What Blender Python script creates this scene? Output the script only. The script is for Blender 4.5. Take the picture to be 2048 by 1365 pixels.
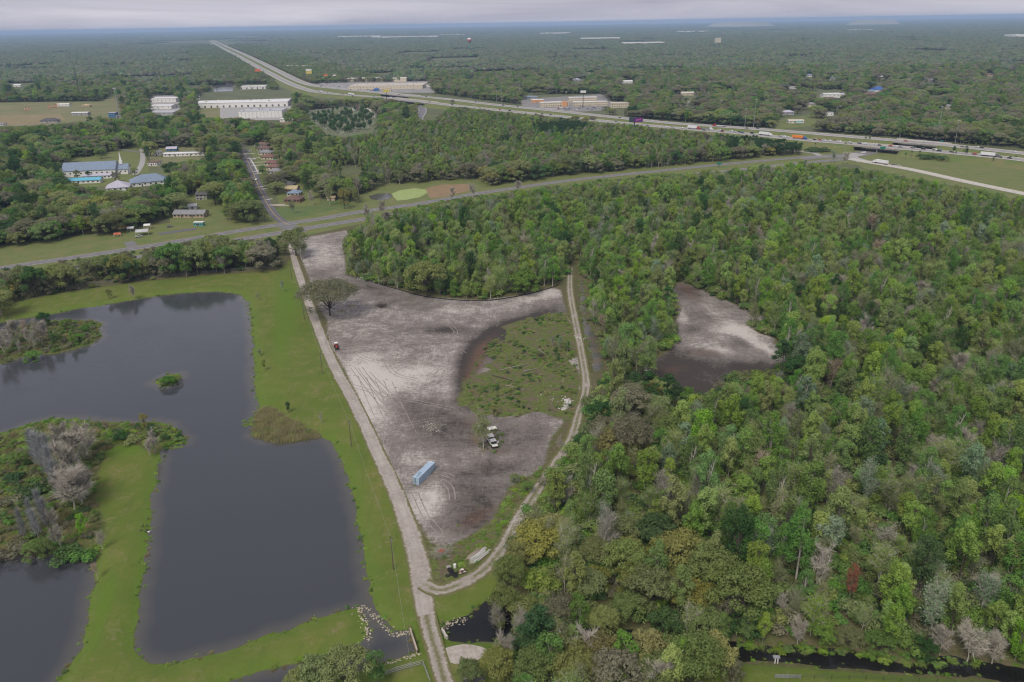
import bpy, math, random
import numpy as np
from mathutils import Matrix, Vector

# ---------------------------------------------------------------- camera, sky, sun, exposure
SC = bpy.context.scene
for o in list(bpy.data.objects): bpy.data.objects.remove(o)
H_CAM = 145.0
LENS = 28.0
FPX = LENS / 36.0 * 2048.0
PITCH = 21.76
ROLL = -0.95
cam_d = bpy.data.cameras.new('camera'); cam_d.lens = LENS; cam_d.sensor_width = 36.0
cam_d.sensor_fit = 'HORIZONTAL'; cam_d.clip_start = 1.0; cam_d.clip_end = 90000.0
CAM = bpy.data.objects.new('camera', cam_d); SC.collection.objects.link(CAM)
RM = Matrix.Rotation(math.radians(90 - PITCH), 4, 'X') @ Matrix.Rotation(math.radians(ROLL), 4, 'Z')
CAM.matrix_world = Matrix.Translation((0, 0, H_CAM)) @ RM
SC.camera = CAM
RN = np.array(RM.to_3x3())

SUN_EL, SUN_AZ = 52.0, 205.0       # overcast: broad soft sun, high and a little behind the camera
world = bpy.data.worlds.new('World'); SC.world = world; world.use_nodes = True
wn, wl = world.node_tree.nodes, world.node_tree.links
bg = wn['Background']; bg.inputs['Strength'].default_value = 0.1
sky = wn.new('ShaderNodeTexSky'); sky.sky_type = 'NISHITA'; sky.sun_disc = False
sky.sun_elevation = math.radians(SUN_EL); sky.sun_rotation = math.radians(SUN_AZ)
sky.air_density = 1.2; sky.dust_density = 2.0
tc = wn.new('ShaderNodeTexCoord'); mp = wn.new('ShaderNodeMapping'); mp.inputs['Scale'].default_value = (1.0, 1.0, 15.0)
nz = wn.new('ShaderNodeTexNoise'); nz.inputs['Scale'].default_value = 2.6; nz.inputs['Detail'].default_value = 7; nz.inputs['Roughness'].default_value = .55
nz.inputs['Distortion'].default_value = .7
cr = wn.new('ShaderNodeValToRGB')
cr.color_ramp.elements[0].position = .34; cr.color_ramp.elements[0].color = (2.28, 2.28, 2.9, 1)
cr.color_ramp.elements[1].position = .7; cr.color_ramp.elements[1].color = (3.85, 3.72, 4.2, 1)
mx = wn.new('ShaderNodeMix'); mx.data_type = 'RGBA'; mx.inputs[0].default_value = .9
wl.new(tc.outputs['Generated'], mp.inputs[0]); wl.new(mp.outputs[0], nz.inputs[0]); wl.new(nz.outputs[0], cr.inputs[0])
wl.new(sky.outputs[0], mx.inputs[6]); wl.new(cr.outputs[0], mx.inputs[7]); wl.new(mx.outputs[2], bg.inputs[0])

sd = bpy.data.lights.new('sun', 'SUN'); sd.energy = 1.5; sd.angle = math.radians(24); sd.color = (1.0, .94, .83)
SUN = bpy.data.objects.new('sun', sd); SC.collection.objects.link(SUN)
_e, _a = math.radians(SUN_EL), math.radians(SUN_AZ)
SUN.rotation_euler = Vector((-math.sin(_a) * math.cos(_e), -math.cos(_a) * math.cos(_e), -math.sin(_e))).to_track_quat('-Z', 'Y').to_euler()
SC.view_settings.view_transform = 'Standard'; SC.view_settings.look = 'None'
SC.view_settings.exposure = 0.85; SC.view_settings.gamma = 1.0; SC.view_settings.use_curve_mapping = False
SC.cycles.use_denoising = True; SC.cycles.denoising_prefilter = 'ACCURATE'; SC.cycles.denoising_input_passes = 'RGB_ALBEDO_NORMAL'; SC.cycles.filter_width = 1.15
SC.cycles.max_bounces = 5; SC.cycles.diffuse_bounces = 3; SC.cycles.glossy_bounces = 2
SC.cycles.transmission_bounces = 2; SC.cycles.transparent_max_bounces = 8; SC.cycles.volume_bounces = 0
SC.cycles.sample_clamp_indirect = 4.0

# ---------------------------------------------------------------- helpers
COL = SC.collection
rnd = random.Random(7)
RNG = np.random.default_rng(11)

def P(px, py, z=0.0):
    """ground point (height z) that stands at photograph pixel px, py"""
    d = RN @ np.array([(px - 1024) / FPX, -(py - 682.5) / FPX, -1.0])
    t = (z - H_CAM) / d[2]
    return np.array([d[0] * t, d[1] * t, z])

def PA(pts, z=0.0): return np.array([P(a, b, z)[:2] for a, b in pts])

def proj(X):
    X = np.atleast_2d(np.asarray(X, float)); c = (X - np.array([0, 0, H_CAM])) @ RN
    w = -c[:, 2]
    return np.stack([1024 + FPX * c[:, 0] / w, 682.5 - FPX * c[:, 1] / w], 1)

def mpp(px, py, z=0.0):
    """metres per photograph pixel across, at that ground point"""
    p = P(px, py, z); c = (p - np.array([0, 0, H_CAM])) @ RN
    return -c[2] / FPX

def inside(poly, X, Y):
    poly = np.asarray(poly, float); r = np.zeros(X.shape, bool); n = len(poly)
    for i in range(n):
        x0, y0 = poly[i]; x1, y1 = poly[(i + 1) % n]
        if y0 == y1: continue
        c = ((y0 > Y) != (y1 > Y)) & (X < (x1 - x0) * (Y - y0) / (y1 - y0) + x0)
        r ^= c
    return r

def segdist(pts, X, Y, closed, want_t=False):
    pts = np.asarray(pts, float); best = np.full(X.shape, 1e9); tt = np.zeros(X.shape) if want_t else None
    n = len(pts)
    for i in range(n if closed else n - 1):
        a = pts[i]; b = pts[(i + 1) % n]; d = b - a; L = d @ d + 1e-9
        t = np.clip(((X - a[0]) * d[0] + (Y - a[1]) * d[1]) / L, 0, 1)
        q = np.hypot(X - a[0] - t * d[0], Y - a[1] - t * d[1])
        m = q < best; best[m] = q[m]
        if want_t: tt[m] = i + t[m]
    return (best, tt) if want_t else best

def sdf(poly, X, Y, margin=40.0):
    poly = np.asarray(poly); out = np.full(X.shape, -margin)
    lo, hi = poly.min(0) - margin, poly.max(0) + margin
    m = (X > lo[0]) & (X < hi[0]) & (Y > lo[1]) & (Y < hi[1])
    if m.any():
        x, y = X[m], Y[m]; d = np.minimum(segdist(poly, x, y, True), margin)
        out[m] = np.where(inside(poly, x, y), d, -d)
    return out

def smooth(pts, n=6, closed=False):
    """Catmull-Rom through the points"""
    pts = [np.asarray(p, float) for p in pts]; out = []; N = len(pts)
    for i in range(N if closed else N - 1):
        g = (lambda k: pts[k % N]) if closed else (lambda k: pts[max(0, min(N - 1, k))])
        p0, p1, p2, p3 = g(i - 1), g(i), g(i + 1), g(i + 2)
        for k in range(n):
            t = k / n
            out.append(.5 * ((2 * p1) + (-p0 + p2) * t + (2 * p0 - 5 * p1 + 4 * p2 - p3) * t * t + (-p0 + 3 * p1 - 3 * p2 + p3) * t ** 3))
    if not closed: out.append(pts[-1])
    return np.array(out)

# ---- materials
MATS = {}
def new_mat(name):
    m = bpy.data.materials.new(name); m.use_nodes = True; MATS[name] = m
    return m, m.node_tree.nodes, m.node_tree.links, m.node_tree.nodes['Principled BSDF']

def rgb(c): return (c[0], c[1], c[2], 1)
def s2l(r, g, b):
    f = lambda v: (v / 255 / 12.92) if v <= 10 else ((v / 255 + .055) / 1.055) ** 2.4
    return (f(r), f(g), f(b))

def mat(name, c1, c2=None, scale=1.0, rough=.7, bump=0.0, metal=0.0, spec=.3, coord='Position', detail=5, rand=0.0):
    """painted / stony / earthy surface: two tones broken up by noise"""
    if name in MATS: return MATS[name]
    m, n, l, b = new_mat(name)
    b.inputs['Roughness'].default_value = rough; b.inputs['Metallic'].default_value = metal
    b.inputs['Specular IOR Level'].default_value = spec
    if c2 is None: c2 = tuple(v * .82 for v in c1)
    if coord == 'Position': src = n.new('ShaderNodeNewGeometry').outputs['Position']
    else: src = n.new('ShaderNodeTexCoord').outputs['Object']
    t = n.new('ShaderNodeTexNoise'); t.inputs['Scale'].default_value = scale; t.inputs['Detail'].default_value = detail
    l.new(src, t.inputs['Vector'])
    r = n.new('ShaderNodeMapRange'); r.inputs[1].default_value = .35; r.inputs[2].default_value = .65; l.new(t.outputs[0], r.inputs[0])
    x = n.new('ShaderNodeMix'); x.data_type = 'RGBA'; x.inputs[6].default_value = rgb(c1); x.inputs[7].default_value = rgb(c2)
    l.new(r.outputs[0], x.inputs[0]); out = x.outputs[2]
    if rand:
        oi = n.new('ShaderNodeObjectInfo'); hs = n.new('ShaderNodeHueSaturation')
        mr = n.new('ShaderNodeMapRange'); mr.inputs[3].default_value = 1 - rand; mr.inputs[4].default_value = 1 + rand
        l.new(oi.outputs['Random'], mr.inputs[0]); l.new(mr.outputs[0], hs.inputs['Value']); l.new(out, hs.inputs['Color']); out = hs.outputs[0]
    l.new(out, b.inputs['Base Color'])
    if bump:
        bp = n.new('ShaderNodeBump'); bp.inputs['Strength'].default_value = bump; bp.inputs['Distance'].default_value = .2
        l.new(t.outputs[0], bp.inputs['Height']); l.new(bp.outputs[0], b.inputs['Normal'])
    return m

def leaf_mat(name, c1, c2, hue=.03, val=.22, sat=.12):
    if name in MATS: return MATS[name]
    m, n, l, b = new_mat(name)
    b.inputs['Roughness'].default_value = .65; b.inputs['Specular IOR Level'].default_value = .04
    tcx = n.new('ShaderNodeTexCoord'); oi = n.new('ShaderNodeObjectInfo')
    t = n.new('ShaderNodeTexNoise'); t.noise_dimensions = '4D'; t.inputs['Scale'].default_value = .55; t.inputs['Detail'].default_value = 6; t.inputs['Roughness'].default_value = .75
    w = n.new('ShaderNodeMath'); w.operation = 'MULTIPLY'; w.inputs[1].default_value = 97.0
    l.new(oi.outputs['Random'], w.inputs[0]); l.new(w.outputs[0], t.inputs['W']); l.new(tcx.outputs['Object'], t.inputs['Vector'])
    r = n.new('ShaderNodeMapRange'); r.inputs[1].default_value = .34; r.inputs[2].default_value = .66; l.new(t.outputs[0], r.inputs[0])
    x = n.new('ShaderNodeMix'); x.data_type = 'RGBA'; x.inputs[6].default_value = rgb(c1); x.inputs[7].default_value = rgb(c2)
    l.new(r.outputs[0], x.inputs[0])
    hs = n.new('ShaderNodeHueSaturation')
    def vary(key, amp, mul):
        a = n.new('ShaderNodeMath'); a.operation = 'MULTIPLY'; a.inputs[1].default_value = mul; l.new(oi.outputs['Random'], a.inputs[0])
        f = n.new('ShaderNodeMath'); f.operation = 'FRACT'; l.new(a.outputs[0], f.inputs[0])
        mr = n.new('ShaderNodeMapRange'); base = .5 if key == 'Hue' else 1.0
        mr.inputs[3].default_value = base - amp; mr.inputs[4].default_value = base + amp
        l.new(f.outputs[0], mr.inputs[0]); l.new(mr.outputs[0], hs.inputs[key])
    vary('Hue', hue, 7.31); vary('Value', val, 13.7); vary('Saturation', sat, 29.3)
    l.new(x.outputs[2], hs.inputs['Color']); l.new(hs.outputs[0], b.inputs['Base Color'])
    tr = n.new('ShaderNodeBsdfTranslucent'); l.new(hs.outputs[0], tr.inputs[0])
    ms = n.new('ShaderNodeMixShader'); ms.inputs[0].default_value = .36
    l.new(b.outputs[0], ms.inputs[1]); l.new(tr.outputs[0], ms.inputs[2]); l.new(ms.outputs[0], n['Material Output'].inputs[0])
    return m

# ---- object plumbing
def tag(o, label=None, cat=None, group=None, kind=None):
    if label: o['label'] = label
    if cat: o['category'] = cat
    if group: o['group'] = group
    if kind: o['kind'] = kind
    return o

def thing(name, label, cat, loc=(0, 0, 0), rotz=0.0, group=None):
    o = bpy.data.objects.new(name, None); COL.objects.link(o); o.empty_display_size = .5
    o.location = [float(v) for v in loc]; o.rotation_euler = (0, 0, rotz)
    return tag(o, label, cat, group)

def link(name, me, parent=None, m=None):
    o = bpy.data.objects.new(name, me); COL.objects.link(o)
    if parent is not None: o.parent = parent
    if m is not None and not me.materials: me.materials.append(m)
    return o

def copy_tree(o, parent=None):
    c = o.copy(); COL.objects.link(c); c.parent = parent
    for ch in o.children: copy_tree(ch, c)
    return c

def np_mesh(name, V, F, mats=(), midx=None, attrs=None, smooth_=False):
    """mesh from arrays; F is (n,3) or (n,4) or a list of arrays of those"""
    me = bpy.data.meshes.new(name); V = np.asarray(V, np.float32)
    Fs = [np.asarray(f, np.int32) for f in (F if isinstance(F, list) else [F])]
    Fs = [f for f in Fs if len(f)]
    me.vertices.add(len(V)); me.vertices.foreach_set('co', V.ravel())
    loops = np.concatenate([f.ravel() for f in Fs]); sizes = np.concatenate([np.full(len(f), f.shape[1], np.int32) for f in Fs])
    me.loops.add(len(loops)); me.loops.foreach_set('vertex_index', loops)
    me.polygons.add(len(sizes)); me.polygons.foreach_set('loop_start', np.concatenate([[0], np.cumsum(sizes)[:-1]]).astype(np.int32))
    if midx is not None: me.polygons.foreach_set('material_index', np.asarray(midx, np.int32))
    for m in mats: me.materials.append(m)
    if attrs:
        for k, v in attrs.items():
            v = np.asarray(v, np.float32)
            if v.ndim == 2:
                a = me.attributes.new(k, 'FLOAT_COLOR', 'POINT'); c = np.ones((len(V), 4), np.float32); c[:, :3] = v; a.data.foreach_set('color', c.ravel())
            else:
                a = me.attributes.new(k, 'FLOAT', 'POINT'); a.data.foreach_set('value', v)
    me.update(calc_edges=True)
    if smooth_: me.polygons.foreach_set('use_smooth', np.ones(len(sizes), bool))
    return me

class MB:
    """collects simple shapes into one mesh"""
    def __init__(s): s.v = []; s.f = []
    def add(s, vs, fs):
        k = len(s.v); s.v += [tuple(float(q) for q in v) for v in vs]; s.f += [tuple(i + k for i in f) for f in fs]; return s
    def box(s, c, d, rz=0.0, taper=1.0):
        cx, cy, cz = c; x, y, z = d[0] / 2, d[1] / 2, d[2] / 2; ca, sa = math.cos(rz), math.sin(rz); vs = []
        for k in (-1, 1):
            t = taper if k > 0 else 1.0
            for a, b in ((-x, -y), (x, -y), (x, y), (-x, y)):
                a *= t; b *= t; vs.append((cx + a * ca - b * sa, cy + a * sa + b * ca, cz + k * z))
        return s.add(vs, [(3, 2, 1, 0), (4, 5, 6, 7), (0, 1, 5, 4), (1, 2, 6, 5), (2, 3, 7, 6), (3, 0, 4, 7)])
    def tube(s, pts, r, n=6, cap=True):
        pts = [Vector([float(q) for q in p]) for p in pts]; rs = list(r) if hasattr(r, '__len__') else [r] * len(pts)
        k = len(s.v); vs = []; fs = []
        for i, p in enumerate(pts):
            d = (pts[min(i + 1, len(pts) - 1)] - pts[max(i - 1, 0)]).normalized()
            u = d.cross(Vector((0, 0, 1)) if abs(d.z) < .95 else Vector((1, 0, 0))).normalized(); w = d.cross(u)
            for j in range(n):
                a = 2 * math.pi * j / n; vs.append(p + (u * math.cos(a) + w * math.sin(a)) * rs[i])
        for i in range(len(pts) - 1):
            for j in range(n):
                fs.append((i * n + j, i * n + (j + 1) % n, (i + 1) * n + (j + 1) % n, (i + 1) * n + j))
        if cap: fs.append(tuple(range(n))[::-1]); fs.append(tuple((len(pts) - 1) * n + j for j in range(n)))
        return s.add(vs, fs)
    def prism(s, prof, x0, x1, axis='x'):
        """profile of (a, z) points swept along x (or y)"""
        n = len(prof)
        if axis == 'x': vs = [(x0, a, z) for a, z in prof] + [(x1, a, z) for a, z in prof]
        else: vs = [(a, x0, z) for a, z in prof] + [(a, x1, z) for a, z in prof]
        return s.add(vs, [tuple(range(n))[::-1], tuple(range(n, 2 * n))] + [(i, (i + 1) % n, n + (i + 1) % n, n + i) for i in range(n)])
    def sphere(s, c, r, n=8, m=5):
        rx, ry, rz = (r, r, r) if not hasattr(r, '__len__') else r; vs = [(c[0], c[1], c[2] - rz)]; fs = []
        for i in range(1, m):
            a = math.pi * i / m - math.pi / 2
            for j in range(n):
                b = 2 * math.pi * j / n; vs.append((c[0] + rx * math.cos(a) * math.cos(b), c[1] + ry * math.cos(a) * math.sin(b), c[2] + rz * math.sin(a)))
        vs.append((c[0], c[1], c[2] + rz)); T = len(vs) - 1
        for j in range(n):
            fs.append((0, 1 + (j + 1) % n, 1 + j)); fs.append((T, T - n + j, T - n + (j + 1) % n))
            for i in range(m - 2): fs.append((1 + i * n + j, 1 + i * n + (j + 1) % n, 1 + (i + 1) * n + (j + 1) % n, 1 + (i + 1) * n + j))
        return s.add(vs, fs)
    def mesh(s, name, m=None, smooth_=False):
        me = bpy.data.meshes.new(name); me.from_pydata(s.v, [], s.f); me.update()
        if m: me.materials.append(m)
        if smooth_: me.polygons.foreach_set('use_smooth', [True] * len(me.polygons))
        return me
    def build(s, name, m, parent=None, smooth_=False): return link(name, s.mesh(name, m, smooth_), parent)

def clip(v, a, b): return np.minimum(np.maximum(v, a), b)
def sstep(a, b, x): t = clip((x - a) / (b - a), 0, 1); return t * t * (3 - 2 * t)

_prm = RNG.permutation(512)
def vnoise(X, Y, s):
    """value noise in metres"""
    x, y = X / s, Y / s; i, j = np.floor(x).astype(int), np.floor(y).astype(int); u, v = x - i, y - j
    u = u * u * (3 - 2 * u); v = v * v * (3 - 2 * v)
    h = lambda a, b: (_prm[(a * 57 + b * 131) % 512] / 511.0)
    return (h(i, j) * (1 - u) + h(i + 1, j) * u) * (1 - v) + (h(i, j + 1) * (1 - u) + h(i + 1, j + 1) * u) * v

# ---------------------------------------------------------------- outlines traced over the place (photograph pixels -> ground metres)
WZ = -0.9
LAKE = PA([(497,605),(480,590),(440,584),(395,585),(350,588),(300,595),(240,605),(190,614),(160,617),(110,628),(34,640),(0,646),(-80,658),
 (-110,760),(-90,880),(0,868),(50,850),(100,838),(150,838),(200,843),(270,846),(310,842),(345,850),(352,865),(375,878),(368,888),(330,898),(323,910),
 (318,940),(312,970),(303,1020),(299,1060),(295,1120),(285,1180),(278,1240),(273,1290),(280,1312),(300,1323),(340,1325),(400,1315),(480,1290),
 (560,1262),(640,1236),(700,1218),(722,1213),(740,1240),(748,1215),(736,1190),(732,1150),(728,1130),(722,1080),(712,1030),(700,980),(690,940),(675,905),(660,885),
 (640,877),(600,880),(550,885),(500,872),(515,852),(510,830),(515,815),(508,780),(506,740),(503,680),(500,640)], WZ)
ISLE = PA([(-80,738),(0,728),(60,712),(110,708),(150,700),(185,688),(205,672),(200,657),(208,650),(185,641),(150,641),(100,641),(50,652),(0,668),(-80,692)], WZ)
ISLET = PA([(305,766),(320,757),(340,748),(360,748),(365,754),(352,770),(330,775),(315,770)], WZ)
LAKE_B = PA([(-120,1135),(0,1120),(40,1113),(120,1108),(185,1118),(189,1150),(182,1190),(172,1240),(160,1290),(140,1330),(108,1370),(60,1440),(-160,1440)], WZ)
CANAL = PA([(716,1205),(740,1190),(747,1218),(754,1226),(786,1262),(820,1262),(833,1303),(775,1322),(700,1347),(600,1385),(430,1425),(440,1372),(525,1343),
 (605,1328),(680,1310),(728,1285),(738,1272),(735,1250),(725,1228)], WZ)
POND = PA([(885,1248),(888,1270),(900,1282),(925,1288),(960,1281),(1040,1282),(1150,1290),(1250,1298),(1350,1306),(1450,1316),(1500,1320),(1600,1328),(1700,1337),(1900,1349),(2048,1364),
 (2130,1372),(2130,1345),(2048,1338),(1900,1312),(1850,1327),(1800,1327),(1700,1305),(1640,1293),(1550,1295),(1470,1284),(1400,1276),(1260,1262),(1150,1250),(1040,1232),(1035,1180),(990,1196),(950,1218),(930,1234),(895,1245)], WZ)
DITCH = PA([(1160,560),(1168,560),(1172,640),(1196,680),(1206,735),(1192,741),(1178,690),(1164,640)], WZ)
WATERS = [('lake', LAKE, 1), ('lake', LAKE_B, 1), ('canal', CANAL, 1), ('creek', POND, 1), ('ditch', DITCH, 1)]

LOT = PA([(586,492),(605,476),(650,468),(692,461),(698,472),(684,490),(690,520),(692,545),(712,556),(740,563),(800,580),(860,595),(960,601),(1040,591),(1105,575),(1120,580),(1133,625),(1130,641),
 (1080,647),(1030,670),(990,690),(950,725),(940,760),(955,795),(975,815),(1040,822),(1090,822),(1130,840),(1100,880),(1088,930),(1072,945),(1020,972),(1000,1005),(985,1040),(950,1065),(900,1092),(866,1086),
 (845,1060),(810,1000),(780,930),(745,860),(715,790),(690,740),(668,702),(655,665),(655,640),(640,618),(620,560),(604,520)])
CLEARING = PA([(1338,573),(1365,564),(1400,580),(1470,612),(1537,641),(1500,655),(1560,690),(1575,720),(1545,755),(1450,768),(1400,815),(1360,790),(1275,745),(1330,705),(1352,680),(1357,630)])
MARSH = PA([(1133,620),(1150,640),(1162,700),(1172,760),(1160,825),(1130,842),(1090,822),(975,815),(955,795),(940,760),(950,725),(1030,670),(1080,647)])
VERGE2 = PA([(1088,930),(1110,925),(1060,1000),(1020,1075),(985,1120),(940,1158),(890,1165),(862,1150),(855,1110),(845,1075),(866,1088),(900,1092),(950,1065),(985,1040),(1000,1005),(1020,972)])
LAWN = PA([(-140,680),(-80,660),(0,612),(100,590),(200,575),(300,562),(400,553),(480,547),(560,540),(580,520),(600,540),(625,620),(650,690),(690,760),(740,860),(790,980),(820,1060),(840,1130),(870,1170),(930,1160),(985,1140),(1000,1170),(1000,1200),
 (960,1280),(1050,1285),(1300,1310),(1500,1325),(2100,1370),(2100,1500),(-300,1500),(-300,900)])
LAWN_IN = PA([(210,905),(235,890),(275,890),(300,905),(325,905),(320,930),(303,1020),(295,1120),(280,1240),(274,1290),(300,1325),(480,1292),(560,1262),(722,1213),(740,1270),(600,1330),(440,1372),(430,1500),(100,1500),(110,1365),(160,1290),(190,1150),(200,1110),(215,1060),(190,1000),(198,940)])
PENIN = PA([(-160,930),(0,868),(100,838),(200,843),(345,850),(375,878),(325,905),(300,905),(275,890),(235,890),(210,905),(198,940),(190,1000),(215,1060),(200,1110),(180,1118),(40,1113),(-160,1140)])

DIRT_ROAD = [(580,488,3.6),(592,530,4.6),(605,570,4.8),(622,620,5.0),(645,680,5.0),(672,740,5.2),(700,790,5.2),(730,850,5.2),(757,910,5.2),(785,970,5.4),(808,1030,5.6),(825,1080,6.0),(838,1130,6.2),(845,1180,6.0),(852,1230,5.0),(868,1290,4.6),(880,1330,4.6),(897,1390,4.6),(910,1440,4.6)]
TRACK = [(846,1168,4.0),(880,1181,4.4),(930,1164,4.4),(970,1138,4.2),(1005,1097,4.2),(1030,1052,4.6),(1068,990,4.2),(1110,930,4.0),(1142,880,4.0),(1157,830,3.6),(1172,772,3.6),(1162,700,3.4),(1150,640,3.6),(1140,580,3.6),(1141,535,3.0)]

# ---------------------------------------------------------------- near ground: one height field, split by what covers it
CELL = 1.4
gx = np.arange(-420, 345, CELL); gy = np.arange(108, 640, CELL)
GX, GY = np.meshgrid(gx, gy); SHP = GX.shape
wob = lambda s, a: (vnoise(GX, GY, s) - .5) * a
W_ = np.full(SHP, -40.0); WS = []
for nm, poly, _ in WATERS:
    d = sdf(poly, GX, GY)
    if poly is LAKE: d = np.minimum(d, -np.maximum(sdf(ISLE, GX, GY), sdf(ISLET, GX, GY)))
    d = d + wob(5, 1.6) + wob(2.2, .9) if nm != 'canal' else d + wob(3, .5)
    WS.append(d); W_ = np.maximum(W_, d)
GZ = np.where(W_ > 0, WZ - np.minimum(W_ * .3, 2.4), WZ + .92 * sstep(0, 5.5, -W_))
A_clear = sdf(CLEARING, GX, GY) + wob(9, 5) + wob(4, 3); A_sand = np.maximum(sdf(LOT, GX, GY), A_clear)
A_marsh = np.maximum(sdf(MARSH, GX, GY) + wob(30, 26) + wob(11, 12) + wob(4.5, 6), sdf(VERGE2, GX, GY) + wob(6, 4)); A_sand = np.where((sdf(MARSH, GX, GY) > -14), np.where(A_sand > -1.5, np.minimum(A_sand, -A_marsh + 1.0), np.where(sdf(MARSH, GX, GY) > 0, np.minimum(-A_marsh, 3), A_sand)), A_sand)
A_lawn = np.maximum(sdf(LAWN, GX, GY), sdf(LAWN_IN, GX, GY)); A_lawn = np.minimum(A_lawn, -np.maximum(sdf(PENIN, GX, GY), sdf(ISLE, GX, GY)))
A_lawn = np.where(A_sand > -1, np.minimum(A_lawn, -A_sand), A_lawn)
A_scrub = np.maximum(np.maximum(sdf(PENIN, GX, GY), sdf(ISLE, GX, GY)), sdf(ISLET, GX, GY))
GP = proj(np.stack([GX.ravel(), GY.ravel(), np.zeros(GX.size)], 1)); GPX, GPY = GP[:, 0].reshape(SHP), GP[:, 1].reshape(SHP)
def blots(L):
    """soil patches: (centre px, centre py, half width px, half height px, tilt deg, strength)"""
    T = np.zeros(SHP)
    for x, y, a, b, r, s in L:
        c, q = math.cos(math.radians(r)), math.sin(math.radians(r)); u = (GPX - x) * c + (GPY - y) * q; v = -(GPX - x) * q + (GPY - y) * c
        T += s * np.exp(-(u / a) ** 2 - (v / b) ** 2)
    return T
A_tone = blots([(1050,648,75,17,-20,-2.3),(972,690,45,22,-45,-2.2),(930,750,18,50,10,-1.7),(945,800,26,22,40,-1.3),(905,662,40,9,0,-1.0),(860,660,70,8,0,-.5),(800,600,90,22,12,-.45),(735,570,40,14,10,-.6),
  (850,825,90,32,10,-.75),(905,870,70,30,0,-.9),(965,990,55,45,0,-.9),(940,1040,60,30,0,-.9),(1040,880,60,30,0,-.75),(1010,935,60,14,0,-.9),(1080,830,40,14,0,-.4),(900,960,40,30,0,-.5),
  (745,790,45,60,20,1.1),(715,740,30,30,0,.7),(800,760,70,26,10,.6),(860,740,60,16,0,.35),(905,625,60,8,-4,.5),(1080,592,50,10,-10,.7),(860,1000,26,45,35,.9),(850,920,30,20,0,.3),(640,510,34,20,0,.6),(640,550,30,8,0,-.5),(690,640,40,20,0,.15),
  (1420,620,90,10,33,.5),(1470,660,70,12,0,.9),(1520,690,46,9,30,.8),(1400,690,60,12,0,.5),(1390,600,30,14,30,-.3),(1330,735,80,34,-10,-1.5),(1300,745,50,20,0,-1.0),(1440,700,30,8,10,.8),(1390,660,26,8,0,-.9),(1480,690,30,8,0,-.8),(1360,640,14,20,0,.8),(1345,650,16,60,0,-1.0),(1375,580,30,16,20,-1.2),(1440,735,70,18,0,-.8),(1400,780,80,32,0,-1.6),(1520,740,60,18,0,-1.5),(1420,640,60,30,0,-.5)])
A_red = blots([(955,1035,60,18,-30,.9),(955,728,16,30,30,1.2),(970,692,30,12,-40,.9),(935,770,12,30,0,.8),(1370,575,30,10,20,.8),(1410,705,40,8,0,.8),(1340,740,40,10,0,.6),(940,845,30,16,0,.6),(700,690,40,20,30,.5),(1385,595,30,10,20,.6),(950,880,14,16,0,1.0),(1000,905,30,8,0,.6)])
A_lush = blots([(575,610,26,60,-10,1.0),(560,690,20,60,0,.7),(545,800,30,40,0,.6),(700,960,14,120,15,.6),(715,1030,10,80,10,.6),(235,900,60,14,0,1.2),(310,960,6,120,8,.9),(290,1100,8,90,5,1.1),(275,1200,8,90,5,.9),(205,1210,10,60,10,1.1),(225,1180,10,50,10,.8),(185,1290,10,40,20,.6),
  (770,800,12,60,20,.4),(660,850,20,50,0,.5),(1010,1250,60,10,0,.5),(925,1140,30,20,0,.6)])

names = ['dirt_lot', 'clearing', 'marsh', 'lawn', 'scrub_ground', 'woodland_floor']
cls = np.full(SHP, 5); cls[A_scrub > 0] = 4; cls[A_lawn > 0] = 3; cls[A_marsh > 0] = 2; cls[A_sand > 0] = 0; cls[A_clear > 0] = 1

def tnode(n, l, kind, **kw):
    x = n.new(kind)
    for k, v in kw.items():
        if k in x.inputs: x.inputs[k].default_value = v
        else: setattr(x, k, v)
    return x

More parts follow.
